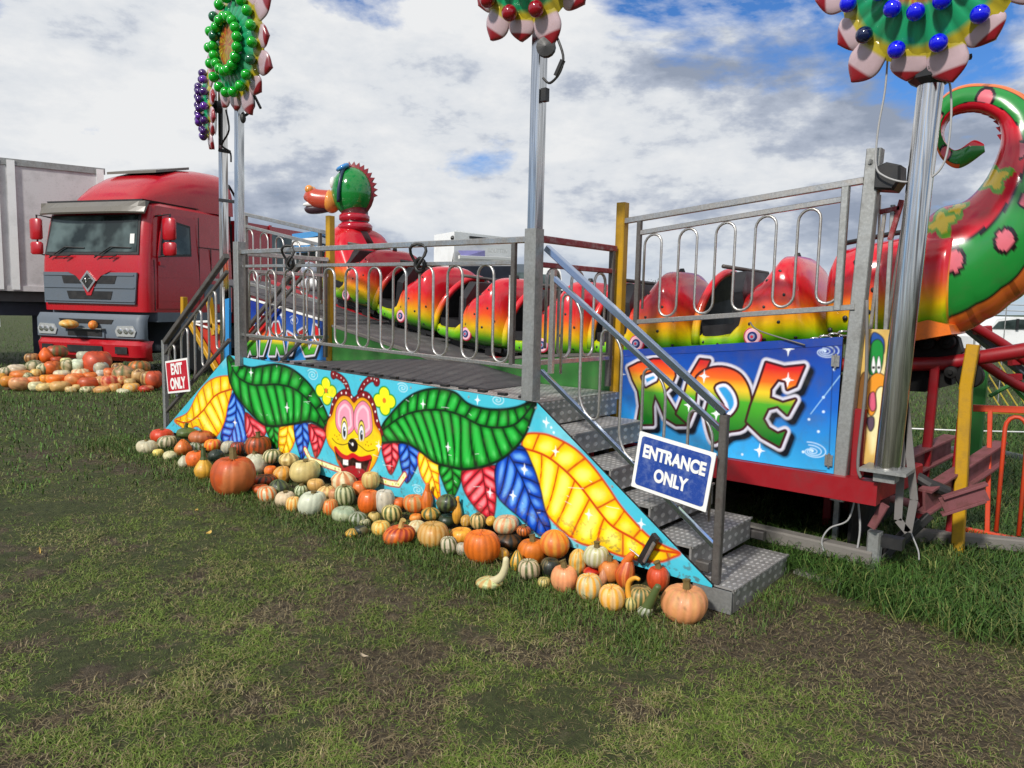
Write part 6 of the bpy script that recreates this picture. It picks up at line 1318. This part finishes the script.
# second heap in front of the lorry
T2 = [(57,350,17,11,'deep','green','round','dark green and orange striped pumpkin topping the heap under the bumper'),(46,356,13,15,'orange',None,'pear','orange gourd left of the dark green and orange one'),(32,358,12,10,'tan','brown','round','brownish squash at the upper left of the lorry heap'),
(34,365,15,11,'cream','green','warty','cream green gourd below the brownish squash'),(17,368,17,8,'cream',None,'flat','flat cream pumpkin at the upper left slope of the lorry heap'),(21,374,18,9,'orange',None,'flat','long orange pumpkin above the pinkish one at left'),
(6,372,12,9,'cream','green','warty','flecked cream gourd by the left edge of the photo'),(8,381,13,11,'yellow',None,'round','ochre pumpkin in the bottom row near the left edge'),(20,382,18,10,'pink',None,'round','pinkish orange pumpkin in the bottom row at left'),
(1,377,9,8,'yellow',None,'round','yellow gourd cut by the left edge of the photo'),(36,373,10,9,'yellow','pale','round','small yellow squash left of centre in the lorry heap'),(44,369,12,10,'green','cream','warty','green and cream gourd left of the upright orange one'),
(52,368,14,15,'orange',None,'round','upright orange pumpkin in the middle left of the lorry heap'),(57,360,10,7,'deep',None,'flat','flat russet squash under the topmost striped pumpkin'),(61,367,7,7,'yellow',None,'round','tiny yellow gourd right of the upright orange pumpkin'),
(69,366,14,14,'cream','green','acorn','cream squash with green stripes in the middle of the lorry heap'),(79,365,14,13,'white',None,'round','white pumpkin left of the big orange one under the bumper'),(84,356,13,10,'white','grey','round','grey white pumpkin high up under the number plate'),
(97,362,25,23,'deep',None,'round','biggest orange pumpkin of the lorry heap'),(101,368,14,13,'grey',None,'round','blue grey pumpkin in front of the biggest one of the lorry heap'),(101,374,9,9,'white',None,'round','little white gourd under the blue grey pumpkin'),
(81,372,15,8,'pink','cream','flat','flat cream pink squash in the middle of the lorry heap'),(91,375,14,7,'orange',None,'flat','flat orange squash left of the little white gourd'),(62,373,14,8,'white','cream','flat','flat white squash above the long orange row'),
(35,380,12,7,'orange','pink','flat','flat salmon squash left of the small golden gourd'),(45,379,9,9,'yellow',None,'round','small golden gourd in the lower left row of the lorry heap'),(56,378,18,10,'orange',None,'flat','wide orange pumpkin left of the round red orange pair'),
(75,380,17,14,'orange',None,'round','left one of the round red orange pair in the bottom middle'),(89,382,19,13,'deep',None,'round','right one of the round red orange pair in the bottom middle'),(36,385,13,8,'cream',None,'round','cream gourd at the bottom left front of the lorry heap'),
(45,386,15,7,'pale',None,'flat','flat straw coloured squash at the bottom left front'),(60,385,19,10,'pink','tan','flat','flat tan pink pumpkin at the bottom front'),(71,389,10,6,'cream','tan','round','tiny cream gourd right of the flat tan pink pumpkin'),
(77,387,8,6,'tan',None,'round','tiny tan gourd at the front below the red orange pair'),(88,389,14,7,'cream','green','flat','pale squash with faint green at the bottom front middle'),(110,382,16,14,'red','pink','round','coral red pumpkin right of the bottom middle'),
(100,381,9,9,'tan','pink','warty','knobbly tan gourd left of the coral red pumpkin'),(103,389,16,8,'peach',None,'flat','flat peach squash below the coral red pumpkin'),(110,373,12,11,'orange',None,'round','orange pumpkin left of the large mottled gourd'),
(124,373,22,16,'tan','green','smooth','large mottled green and orange gourd in the right part of the lorry heap'),(122,380,12,10,'deep','tan','round','brown orange pumpkin below the large mottled gourd'),(115,388,11,10,'orange','tan','round','ochre orange pumpkin at the bottom right front'),
(131,387,15,10,'pale','yellow','round','pale yellow pumpkin at the bottom right front'),(124,391,13,7,'cream',None,'flat','flat cream gourd, frontmost of the lorry heap'),(139,366,19,13,'orange','green','round','orange and green striped pumpkin high at the right of the lorry heap'),
(139,376,13,13,'tan','brown','warty','straw coloured knobbly gourd below the striped pumpkin at right'),(147,378,12,15,'tan','brown','round','brown tan gourd beside the rightmost pumpkin'),(154,379,15,17,'deep',None,'round','rightmost orange pumpkin of the lorry heap'),(146,388,13,7,'red',None,'flat','flat scarlet squash at the right front of the lorry heap'),
(66,361,9,7,'cream','tan','round','small cream gourd left of the grey white pumpkin'),(28,377,10,8,'cream','green','warty','speckled pale gourd above the flat salmon squash'),(118,366,11,8,'brown','tan','round','dull brown gourd behind the large mottled one'),(130,382,10,8,'tan',None,'round','sandy gourd above the pale yellow pumpkin')]
hb = [ghit(x, 391) for x in (0, 75, 150)]; hn0 = V(0, 0, 1)
fdir = V(hb[1][0] - CAM[0], hb[1][1] - CAM[1], 0); fdir /= np.linalg.norm(fdir); hN = np.cross((hb[2] - hb[0]) / np.linalg.norm(hb[2] - hb[0]), fdir * cos(.5) + V(0, 0, sin(.5))); hN /= np.linalg.norm(hN)
for i, (x, y, w, h, base, st_, shp, words) in enumerate(T2):
    d = ray(x, y); t = ((hb[1] + V(0, 0, .1) - CAM) @ hN) / (d @ hN); c = CAM + d * t; dep = (c - CAM) @ FWD; rw, rh = w * dep / F / 2 * 1.12, h * dep / F / 2 * 1.18
    if c[2] - rh < gz(c[0], c[1]) - .02: c = c + d * 0
    rh = max(rh, rw * (.62 if shp == 'flat' else .8)); c = c + V(0, 0, -.2 * rh) if rh > h * dep / F / 2 * 1.2 else c
    fruit = 'pumpkin' if ('pumpkin' in words) else ('squash' if 'squash' in words else 'gourd')
    mb, top = gourd(c, rw, rh, base, st_, shp, ribs=9 + i % 4, seed=i + 200, lowres=True)
    o = mb.build(fruit, M['skin'], None, smooth=True); tag(o, words, fruit, 'pumpkins and gourds heaped in front of the lorry')
# straw / soil core of the heap so nothing hovers
mb = MB(); P = []
for f, hgt in ((0, 0), (.5, .16), (1.1, .30), (1.9, .34)):
    P.append([hb[0] * (1 - t) + hb[2] * t + fdir * (f + .1) + V(0, 0, hgt * (1 - abs(t - .55) * .9) + .0) for t in np.linspace(0.02, .98, 12)])
mb.loft(P, cap=False, closed=False); tag(mb.build('straw', paint('old_straw', '#4a3c22', .9, 0, .5)), 'straw and soil under the gourd heap in front of the lorry', 'straw', kind='stuff')
# gourds on the lorry's number plate shelf
for x, y, w, h, base, st_, lab in ((69, 324, 17, 9, 'yellow', 'pale', 'yellow gourd lying on the left of the lorry number plate shelf'), (93, 325, 9, 9, 'yellow', 'orange', 'round golden gourd sitting on the right of the lorry number plate shelf')):
    pl = CAM + ray(x, y) * 13.66; r_ = 13.66 / F / 2; mb, top = gourd(pl, w * r_, h * r_, base, st_, 'smooth', seed=x, lowres=True); tag(mb.build('gourd', M['skin'], None, smooth=True), lab, 'gourd')

for x, y, lab in ((197, 514, 'small yellow fallen leaf on the grass left of the largest pumpkin, upper one'), (209, 537, 'small yellow fallen leaf below the largest pumpkin'), (364, 662, 'pale curled leaf on the muddy grass in the middle foreground'), (40, 556, 'short pale twig on the grass at the left edge')):
    p = ghit(x, y) + V(0, 0, .025); mb = MB(); s_ = .022 if 'leaf' in lab else .05; w_ = .014 if 'leaf' in lab else .005; a = x * .7
    d = V(cos(a), sin(a), .15); t_ = V(-sin(a), cos(a), .2); secs = [[p + d * s_ * u + t_ * w_ * k * sqrt(max(.02, 1 - u * u)) + V(0, 0, .008 * u * u + .006 * abs(k)) + V(0, 0, dz) for k in (-1, 0, 1)] + [p + d * s_ * u + V(0, 0, .008 * u * u - .001 + dz)] for u in np.linspace(-1, 1, 9) for dz in (0,)]
    mb.loft(secs); nm = 'fallen_leaf' if 'leaf' in lab else 'twig'; tag(mb.build(nm, paint(nm + '_skin', '#c0a050' if x < 300 else '#b0a088', .7)), lab, nm.replace('fallen_', ''))
# ------------------------------------------------------------------ ground
_LA, _LB = ghit(790, 583), ghit(1000, 655); _LN = np.array([-(_LB - _LA)[1], (_LB - _LA)[0]]); _LN /= np.linalg.norm(_LN); _LN *= 1 if _LN[1] > 0 else -1
def mudmask(x, y):
    a = fbm(x * .7 + 3.3, y * .7 + 8.1, 4); b_ = fbm(x * 3.3 + 30, y * 3.3 + 4, 5); b2 = fbm(x * 9 + 3, y * 9 + 44, 4); m_ = np.clip((a * .22 + b_ * .38 + b2 * .40 - .50) * 6.0 + .10, 0, 1)
    sx, sy = 1.05, -1.0                                   # worn patch at the foot of the entrance steps
    wc = ghit(880, 665); wv = np.exp(-(((x - wc[0]) / 1.1) ** 2 + ((y - wc[1]) / .6) ** 2)); m_ = np.clip(m_ + wv * 1.3 * (b_ + .35), 0, 1)
    lush = np.clip(((x - _LA[0]) * _LN[0] + (y - _LA[1]) * _LN[1]) * 3.5 + (b_ - .5) * 1.5, 0, 1) * (x > -.6)
    far = np.clip((np.hypot(x - CAM[0], y - CAM[1]) - 7) / 6, 0, 1)
    return np.clip(m_ * (1 - lush) * (1 - .8 * far), 0, 1), lush
def axis(lo, hi, step, far):
    a = list(np.arange(lo, hi, step)); s_ = step; p = hi; out = []
    while p < far: out.append(p); s_ *= 1.35; p += s_
    out.append(far); s_ = step; p = lo; inn_ = []
    while p > -far: p -= s_; s_ *= 1.35; inn_.append(max(p, -far))
    return np.array(sorted(set(inn_ + a + out)))
gx = axis(-8, 4, .034, 900); gy = axis(-3.6, 2.0, .034, 900)
X, Y = np.meshgrid(gx, gy, indexing='ij')
mud, lush = mudmask(X, Y); near = np.clip(1.2 - np.hypot(X + 2, Y) / 12, 0, 1)
Z = gz(X, Y) + near * ((fbm(X * 1.1, Y * 1.1, 3) - .5) * .03 + (fbm(X * 5, Y * 5, 3) - .5) * .030 + (fbm(X * 17, Y * 17, 2) - .5) * .014 - mud * .010)
Z = np.where(np.hypot(X, Y) > 60, Z - .0 , Z)
nx, ny = X.shape; vs = np.stack([X.ravel(), Y.ravel(), Z.ravel()], 1)
i, j = np.meshgrid(np.arange(nx - 1), np.arange(ny - 1), indexing='ij'); a = (i * ny + j).ravel(); q = np.stack([a, a + ny, a + ny + 1, a + 1], 1)
me = bpy.data.meshes.new('ground'); me.vertices.add(len(vs)); me.vertices.foreach_set('co', vs.ravel()); me.loops.add(q.size); me.loops.foreach_set('vertex_index', q.ravel().astype(np.int32)); me.polygons.add(len(q)); me.polygons.foreach_set('loop_start', np.arange(0, q.size, 4, dtype=np.int32)); me.update(calc_edges=True)
me.polygons.foreach_set('use_smooth', [True] * len(q))
at_ = me.color_attributes.new('Col', 'FLOAT_COLOR', 'POINT'); c = np.ones((len(vs), 4)); c[:, 0] = mud.ravel(); c[:, 1] = lush.ravel(); c[:, 2] = 0; at_.data.foreach_set('color', c.ravel())
mt, nt, b = newmat('muddy_turf'); at2 = N(nt, 'ShaderNodeAttribute', attribute_name='Col'); sp2 = N(nt, 'ShaderNodeSeparateColor'); nt.links.new(at2.outputs['Color'], sp2.inputs[0])
n1 = noise(nt, 1.3, 8, .6); n2 = noise(nt, 22, 6, .7); n3 = noise(nt, 120, 4, .7)
turf = ramp(nt, n2.outputs[0], [(.3, (.030, .038, .012)), (.55, (.070, .088, .026)), (.8, (.125, .13, .05))])
mudc = ramp(nt, n2.outputs[0], [(.25, (.030, .022, .014)), (.5, (.095, .073, .046)), (.75, (.19, .155, .105))])
md = N(nt, 'ShaderNodeMath', operation='ADD'); nt.links.new(sp2.outputs[0], md.inputs[0])
n3r = ramp(nt, n3.outputs[0], [(.35, (0, 0, 0)), (.7, (.5, .5, .5))]); nt.links.new(n3r.outputs[0], md.inputs[1])
mm = ramp(nt, md.outputs[0], [(.3, (0, 0, 0)), (.8, (1, 1, 1))])
nt.links.new(mixc(nt, mm.outputs[0], turf.outputs[0], mudc.outputs[0]), b.inputs['Base Color']); b.inputs['Roughness'].default_value = .8; b.inputs['Specular IOR Level'].default_value = .3
ad = N(nt, 'ShaderNodeMath', operation='ADD'); nt.links.new(n2.outputs[0], ad.inputs[0]); nt.links.new(n3.outputs[0], ad.inputs[1]); bump(nt, b, ad.outputs[0], 1.0, .035)
me.materials.append(mt); g = bpy.data.objects.new('ground', me); COL.objects.link(g); g['kind'] = 'structure'

# ------------------------------------------------------------------ grass
def grass(name, P, hgt, wid, lab, cA, cB, cC, flat=.5, seed=1, zmin=.25):
    r = np.random.default_rng(seed); n = len(P); az = r.random(n) * 2 * pi; lean = flat * (.3 + r.random(n)); d = np.stack([np.cos(az), np.sin(az), 0 * az], 1); s = np.stack([-np.sin(az + r.normal(0, .5, n)), np.cos(az), 0 * az], 1)
    h = hgt * (.4 + 1.2 * r.random(n) ** 1.4); w = wid * (.7 + .6 * r.random(n)); up = np.array([0, 0, 1.])
    hh = h[:, None]; base = P; mid = base + up * hh * (.6 if zmin > .2 else .25) + d * hh * lean[:, None] * .45; tip = base + up * hh * np.clip(1.1 - lean, zmin, 1)[:, None] + d * hh * lean[:, None] * 1.3
    ww = w[:, None] / 2; v = np.stack([base - s * ww, base + s * ww, mid + s * ww * .8, mid - s * ww * .8, tip], 1).reshape(-1, 3)
    k = np.arange(n) * 5; quads = np.stack([k, k + 1, k + 2, k + 3], 1); tris = np.stack([k + 3, k + 2, k + 4], 1)
    loops = np.concatenate([quads.ravel(), tris.ravel()]); ls = np.concatenate([np.arange(n) * 4, n * 4 + np.arange(n) * 3]).astype(np.int32)
    me = bpy.data.meshes.new(name); me.vertices.add(len(v)); me.vertices.foreach_set('co', v.ravel()); me.loops.add(len(loops)); me.loops.foreach_set('vertex_index', loops.astype(np.int32)); me.polygons.add(2 * n); me.polygons.foreach_set('loop_start', ls); me.update(calc_edges=True)
    t = r.random(n); dry = (r.random(n) < .12) | (fbm(P[:, 0] * 3 + 50, P[:, 1] * 3, 3) > .62) & (r.random(n) < .4); c = np.array(cA) * (1 - t[:, None]) + np.array(cB) * t[:, None]; c *= (.75 + .6 * fbm(P[:, 0] * 2.1 + 9, P[:, 1] * 2.1, 3))[:, None]; c[dry] = np.array(cC) * (.7 + .6 * r.random(dry.sum()))[:, None]
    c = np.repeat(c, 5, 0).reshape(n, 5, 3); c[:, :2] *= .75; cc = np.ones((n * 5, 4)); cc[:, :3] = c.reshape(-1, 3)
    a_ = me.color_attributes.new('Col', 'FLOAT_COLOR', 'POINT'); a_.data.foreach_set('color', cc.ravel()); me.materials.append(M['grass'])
    o = bpy.data.objects.new(name, me); COL.objects.link(o); return tag(o, lab, 'grass', kind='stuff')
mt, nt, b = newmat('grass_blade'); at2 = N(nt, 'ShaderNodeAttribute', attribute_name='Col'); nt.links.new(at2.outputs['Color'], b.inputs['Base Color']); b.inputs['Roughness'].default_value = .55; b.inputs['Specular IOR Level'].default_value = .25
M['grass'] = mt
def sample(n, rmin, rmax, a0, a1, power=1.0, seed=0):
    r = np.random.default_rng(seed); R = rmin * (rmax / rmin) ** (r.random(n) ** power); th = a0 + (a1 - a0) * r.random(n); th = radians(90) + _az + th
    return np.stack([CAM[0] + R * np.cos(th), CAM[1] + R * np.sin(th)], 1), R
P, R_ = sample(1000000, 1.25, 16, -.88, .88, .85, 3)
m_, lu = mudmask(P[:, 0], P[:, 1]); r = np.random.default_rng(9)
tuft = fbm(P[:, 0] * 9, P[:, 1] * 9, 2)
keep = (r.random(len(P)) < np.clip(1.05 - m_ * 1.15, .07, 1) * np.clip((tuft - .30) * 5, .34, 1)) & ~((P[:, 1] > -.02) & (P[:, 1] < 1.0) & (P[:, 0] > -6.7) & (P[:, 0] < .2)) & (lu < .5)
P = P[keep]; P3 = np.c_[P, gz(P[:, 0], P[:, 1]) - .004]
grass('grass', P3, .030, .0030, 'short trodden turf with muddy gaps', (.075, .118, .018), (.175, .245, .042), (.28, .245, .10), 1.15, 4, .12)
P, R_ = sample(220000, 1.25, 9, -.90, .90, .8, 33); m2, l2 = mudmask(P[:, 0], P[:, 1]); P = P[~((P[:, 1] > -.02) & (P[:, 0] < .3)) & (np.random.default_rng(8).random(len(P)) < .25 + .6 * m2) & (l2 < .6)]; P3 = np.c_[P, gz(P[:, 0], P[:, 1]) + .002]
grass('dead_thatch', P3, .030, .0026, 'dry brown grass stalks trodden flat into the mud', (.10, .075, .04), (.22, .17, .09), (.30, .25, .14), 1.3, 14, .06)
P, R_ = sample(150000, 3.2, 14, -1.0, -.30, .9, 5); m_, lu = mudmask(P[:, 0], P[:, 1]); k_ = (lu > .25) & (np.random.default_rng(2).random(len(P)) < lu) & ~((P[:, 0] < .15) & (P[:, 1] < 1.0))
P = P[k_]; grass('long_grass', np.c_[P, gz(P[:, 0], P[:, 1])], .15, .0055, 'longer lush green grass around the ride chassis', (.025, .065, .012), (.07, .14, .026), (.15, .17, .05), 1.0, 6)
r = np.random.default_rng(12); n = 16000                                 # grass left standing along the foot of the pile and the steps
xs_ = r.uniform(-6.8, .45, n); ys_ = np.where(xs_ > .15, r.normal(.35, .3, n), r.normal(-.62, .16, n)); P = np.c_[xs_, ys_]; P = P[~((P[:, 0] < .22) & (P[:, 1] > -.05))]
grass('grass_edge', np.c_[P, gz(P[:, 0], P[:, 1])], .055, .0045, 'slightly longer grass at the foot of the pumpkins and steps', (.04, .08, .014), (.09, .15, .028), (.18, .16, .07), .9, 8)
P, R_ = sample(190000, 6, 60, -.95, .95, 1.0, 15); k_ = (np.random.default_rng(3).random(len(P)) < np.clip((R_ - 6.5) / 6, 0, 1)) & ~((P[:, 1] > -.02) & (P[:, 1] < 1.0) & (P[:, 0] > -6.7) & (P[:, 0] < .2)); P = P[k_]
grass('field_grass', np.c_[P, gz(P[:, 0], P[:, 1])], .06, .010, 'green grass of the field beyond the ride', (.045, .105, .018), (.095, .19, .032), (.14, .17, .045), .8, 9)

# ------------------------------------------------------------------ far land
mb = MB(); rr = random.Random(4); far = MB()
def ridge(name, dist, h0, h1, mat, seed, lab):
    r = random.Random(seed); n = 240; top = []; bot = []
    for k in range(n + 1):
        a = radians(90) + _az - 1.1 + 2.2 * k / n; hh = h0 + (h1 - h0) * float(fbm(np.array(k * .09 + seed), np.array(1.5), 5)) + (r.random() * .25 * h1 if name == 'hedge' else 0)
        for L_, z in ((bot, -.3), (top, hh)): L_.append((CAM[0] + dist * cos(a), CAM[1] + dist * sin(a), z))
    back = [(p[0] * 1.04, p[1] * 1.04, -.3) for p in bot]; mb = MB()
    for k in range(n):
        mb.add([bot[k], bot[k + 1], top[k + 1], top[k]], [(0, 1, 2, 3)]); mb.add([top[k], top[k + 1], back[k + 1], back[k]], [(0, 1, 2, 3)])
    o = mb.build(name, mat); o['kind'] = 'structure'; return tag(o, lab)
ridge('hills', 700, -2, 7, paint('far_hill', '#4c5a4c', .9, 0, .3, (.05, .06, .04), .05, bmp=0), 3, 'low dull green hills on the horizon')
ridge('hedge', 160, .8, 2.2, paint('far_hedge', '#2c3a24', .9, 0, .5, (.06, .05, .03), .3, bmp=0), 8, 'dark hedge line at the end of the field')
# distant tree left of the ride's tall railing
def tree(name, c, w, h, seed, lab):
    r = np.random.default_rng(seed); t = empty(name, c, lab, 'tree')
    mb = MB(); mb.tube([c, c + V(.1, 0, h * .35), c + V(-.1, 0, h * .7)], [.35, .25, .12], 8)
    for k in range(7): a = r.random() * 6.28; mb.tube([c + V(0, 0, h * .3), c + V(cos(a) * w * .25, sin(a) * w * .25, h * .6), c + V(cos(a) * w * .4, sin(a) * w * .4, h * .75)], [.14, .08, .03], 6)
    mb.build('trunk', paint('bark', '#3a3026', .9), t); n = 9000
    bl = np.array([(r.uniform(-.38, .38) * w, r.uniform(-.3, .3) * w, h * r.uniform(.35, .82)) for _ in range(26)]); k = r.integers(0, 26, n); p = bl[k] + r.normal(0, 1, (n, 3)) * np.array([w * .085, w * .085, h * .075])
    vs = []; fs = []; cs = []
    for q_ in p:
        a = r.normal(0, 1, 3); a /= np.linalg.norm(a); b_ = np.cross(a, r.normal(0, 1, 3)); b_ /= np.linalg.norm(b_); s_ = w * .018; i0 = len(vs); o_ = c + q_
        vs += [o_ - a * s_, o_ + b_ * s_ * .6, o_ + a * s_]; fs.append((i0, i0 + 1, i0 + 2)); g_ = .7 + .6 * r.random(); cs += [(.035 * g_, .055 * g_, .02 * g_)] * 3
    mb = MB(); mb.add(vs, fs, col=cs); mb.build('crown', M['grass'], t, fix=False)
for a, d, w, h, sd, lab in ((652, 110, 9.5, 6.2, 1, 'dark round tree on the horizon just left of the tall looped railing'), (628, 118, 7, 4.6, 2, 'smaller dark tree left of the round one on the horizon')):
    p = at(a, 300, d); tree('tree', V(p[0], p[1], 0), w, h, sd, lab)

# ------------------------------------------------------------------ sky and light
w = bpy.data.worlds.new('World'); scene.world = w; w.use_nodes = True; nt = w.node_tree; bg = nt.nodes['Background']
SUN_EL = radians(38); sd = -_f0 * .82 - _h * .57; sd = sd / np.linalg.norm(sd); sundir = V(sd[0] * cos(SUN_EL), sd[1] * cos(SUN_EL), sin(SUN_EL))
sky = N(nt, 'ShaderNodeTexSky', sky_type='NISHITA'); sky.sun_disc = False; sky.sun_elevation = SUN_EL; sky.sun_rotation = atan2(sundir[0], sundir[1]); sky.air_density = 1.0; sky.dust_density = .6; sky.ozone_density = 2.0
tc = N(nt, 'ShaderNodeTexCoord'); sep = N(nt, 'ShaderNodeSeparateXYZ'); nt.links.new(tc.outputs['Generated'], sep.inputs[0])
def mth(op, a, b_=None, c_=None):
    n = N(nt, 'ShaderNodeMath', operation=op)
    for k, v in enumerate((a, b_, c_)):
        if v is None: continue
        if isinstance(v, (int, float)): n.inputs[k].default_value = v
        else: nt.links.new(v, n.inputs[k])
    return n.outputs[0]
zc = mth('ADD', mth('MAXIMUM', sep.outputs[2], 0.0), .30); cmb = N(nt, 'ShaderNodeCombineXYZ')
nt.links.new(mth('DIVIDE', sep.outputs[0], zc), cmb.inputs[0]); nt.links.new(mth('DIVIDE', sep.outputs[1], zc), cmb.inputs[1])
mp_ = N(nt, 'ShaderNodeMapping'); mp_.inputs['Rotation'].default_value = (0, 0, 0); mp_.inputs['Location'].default_value = (CLX, CLY, 0) ; mp_.inputs['Scale'].default_value = (2.2, 2.2, 5.0); nt.links.new(tc.outputs['Generated'], mp_.inputs[0])
def wn(scale, det, rough, dist=0):
    n = N(nt, 'ShaderNodeTexNoise'); n.inputs['Scale'].default_value = scale; n.inputs['Detail'].default_value = det; n.inputs['Roughness'].default_value = rough; n.inputs['Distortion'].default_value = dist; nt.links.new(mp_.outputs[0], n.inputs['Vector']); return n.outputs[0]
big, mid_, fine = wn(1.15, 12, .58, .15), wn(1.5, 12, .60, .1), wn(5, 10, .62)
def lobe(x, y, sharp):
    d = ray(x, y); d = d / np.linalg.norm(d); dp = N(nt, 'ShaderNodeVectorMath', operation='DOT_PRODUCT'); nt.links.new(tc.outputs['Generated'], dp.inputs[0]); dp.inputs[1].default_value = tuple(d)
    return mth('POWER', mth('MAXIMUM', dp.outputs['Value'], 0.0), sharp)
holes = mth('ADD', mth('ADD', mth('MULTIPLY', lobe(950, -10, 150), .16), mth('MULTIPLY', lobe(525, 128, 330), .10)), mth('ADD', mth('MULTIPLY', lobe(700, 10, 180), .10), mth('ADD', mth('MULTIPLY', lobe(480, 165, 500), .10), mth('MULTIPLY', lobe(380, -10, 200), .06))))
keepc = mth('ADD', mth('MULTIPLY', lobe(150, 60, 6), .06), mth('MULTIPLY', lobe(770, 120, 90), .12))
cover = ramp(nt, mth('ADD', mth('SUBTRACT', big, holes), keepc), [(.39, (0, 0, 0)), (.47, (1, 1, 1))])
shade = mth('SUBTRACT', mth('ADD', mth('ADD', mth('MULTIPLY', mid_, .78), mth('MULTIPLY', fine, .22)), mth('MULTIPLY', lobe(300, 40, 14), .05)), mth('ADD', mth('MULTIPLY', lobe(330, 215, 40), .075), mth('MULTIPLY', lobe(620, 60, 200), .03)))
cloud = ramp(nt, shade, [(.37, (3.0, 3.5, 4.5)), (.43, (4.6, 5.1, 6.1)), (.48, (7.4, 7.7, 8.1)), (.56, (8.6, 8.7, 8.8))])
tint = N(nt, 'ShaderNodeMix', data_type='RGBA', blend_type='MULTIPLY'); tint.inputs[0].default_value = 1; nt.links.new(sky.outputs[0], tint.inputs[6]); tint.inputs[7].default_value = (.45, .82, 1.30, 1)
skyc = mixc(nt, cover.outputs[0], tint.outputs[2], cloud.outputs[0])
hz = ramp(nt, sep.outputs[2], [(.0, (.75, .75, .75)), (.12, (0, 0, 0))])
final = mixc(nt, hz.outputs[0], skyc, (5.4, 6.2, 7.2))
nt.links.new(final, bg.inputs['Color']); bg.inputs['Strength'].default_value = .088
sl = bpy.data.lights.new('sun', 'SUN'); sl.energy = 3.6; sl.angle = radians(5.0); sl.color = (1, .95, .87); so_ = bpy.data.objects.new('sun', sl); COL.objects.link(so_)
so_.rotation_euler = Vector(-sundir).to_track_quat('-Z', 'Y').to_euler()
vs_ = scene.view_settings; vs_.view_transform = 'Standard'; vs_.look = 'None'; vs_.exposure = EXPO; vs_.gamma = 1; vs_.use_curve_mapping = False
scene.cycles.max_bounces = 6; scene.cycles.use_denoising = True
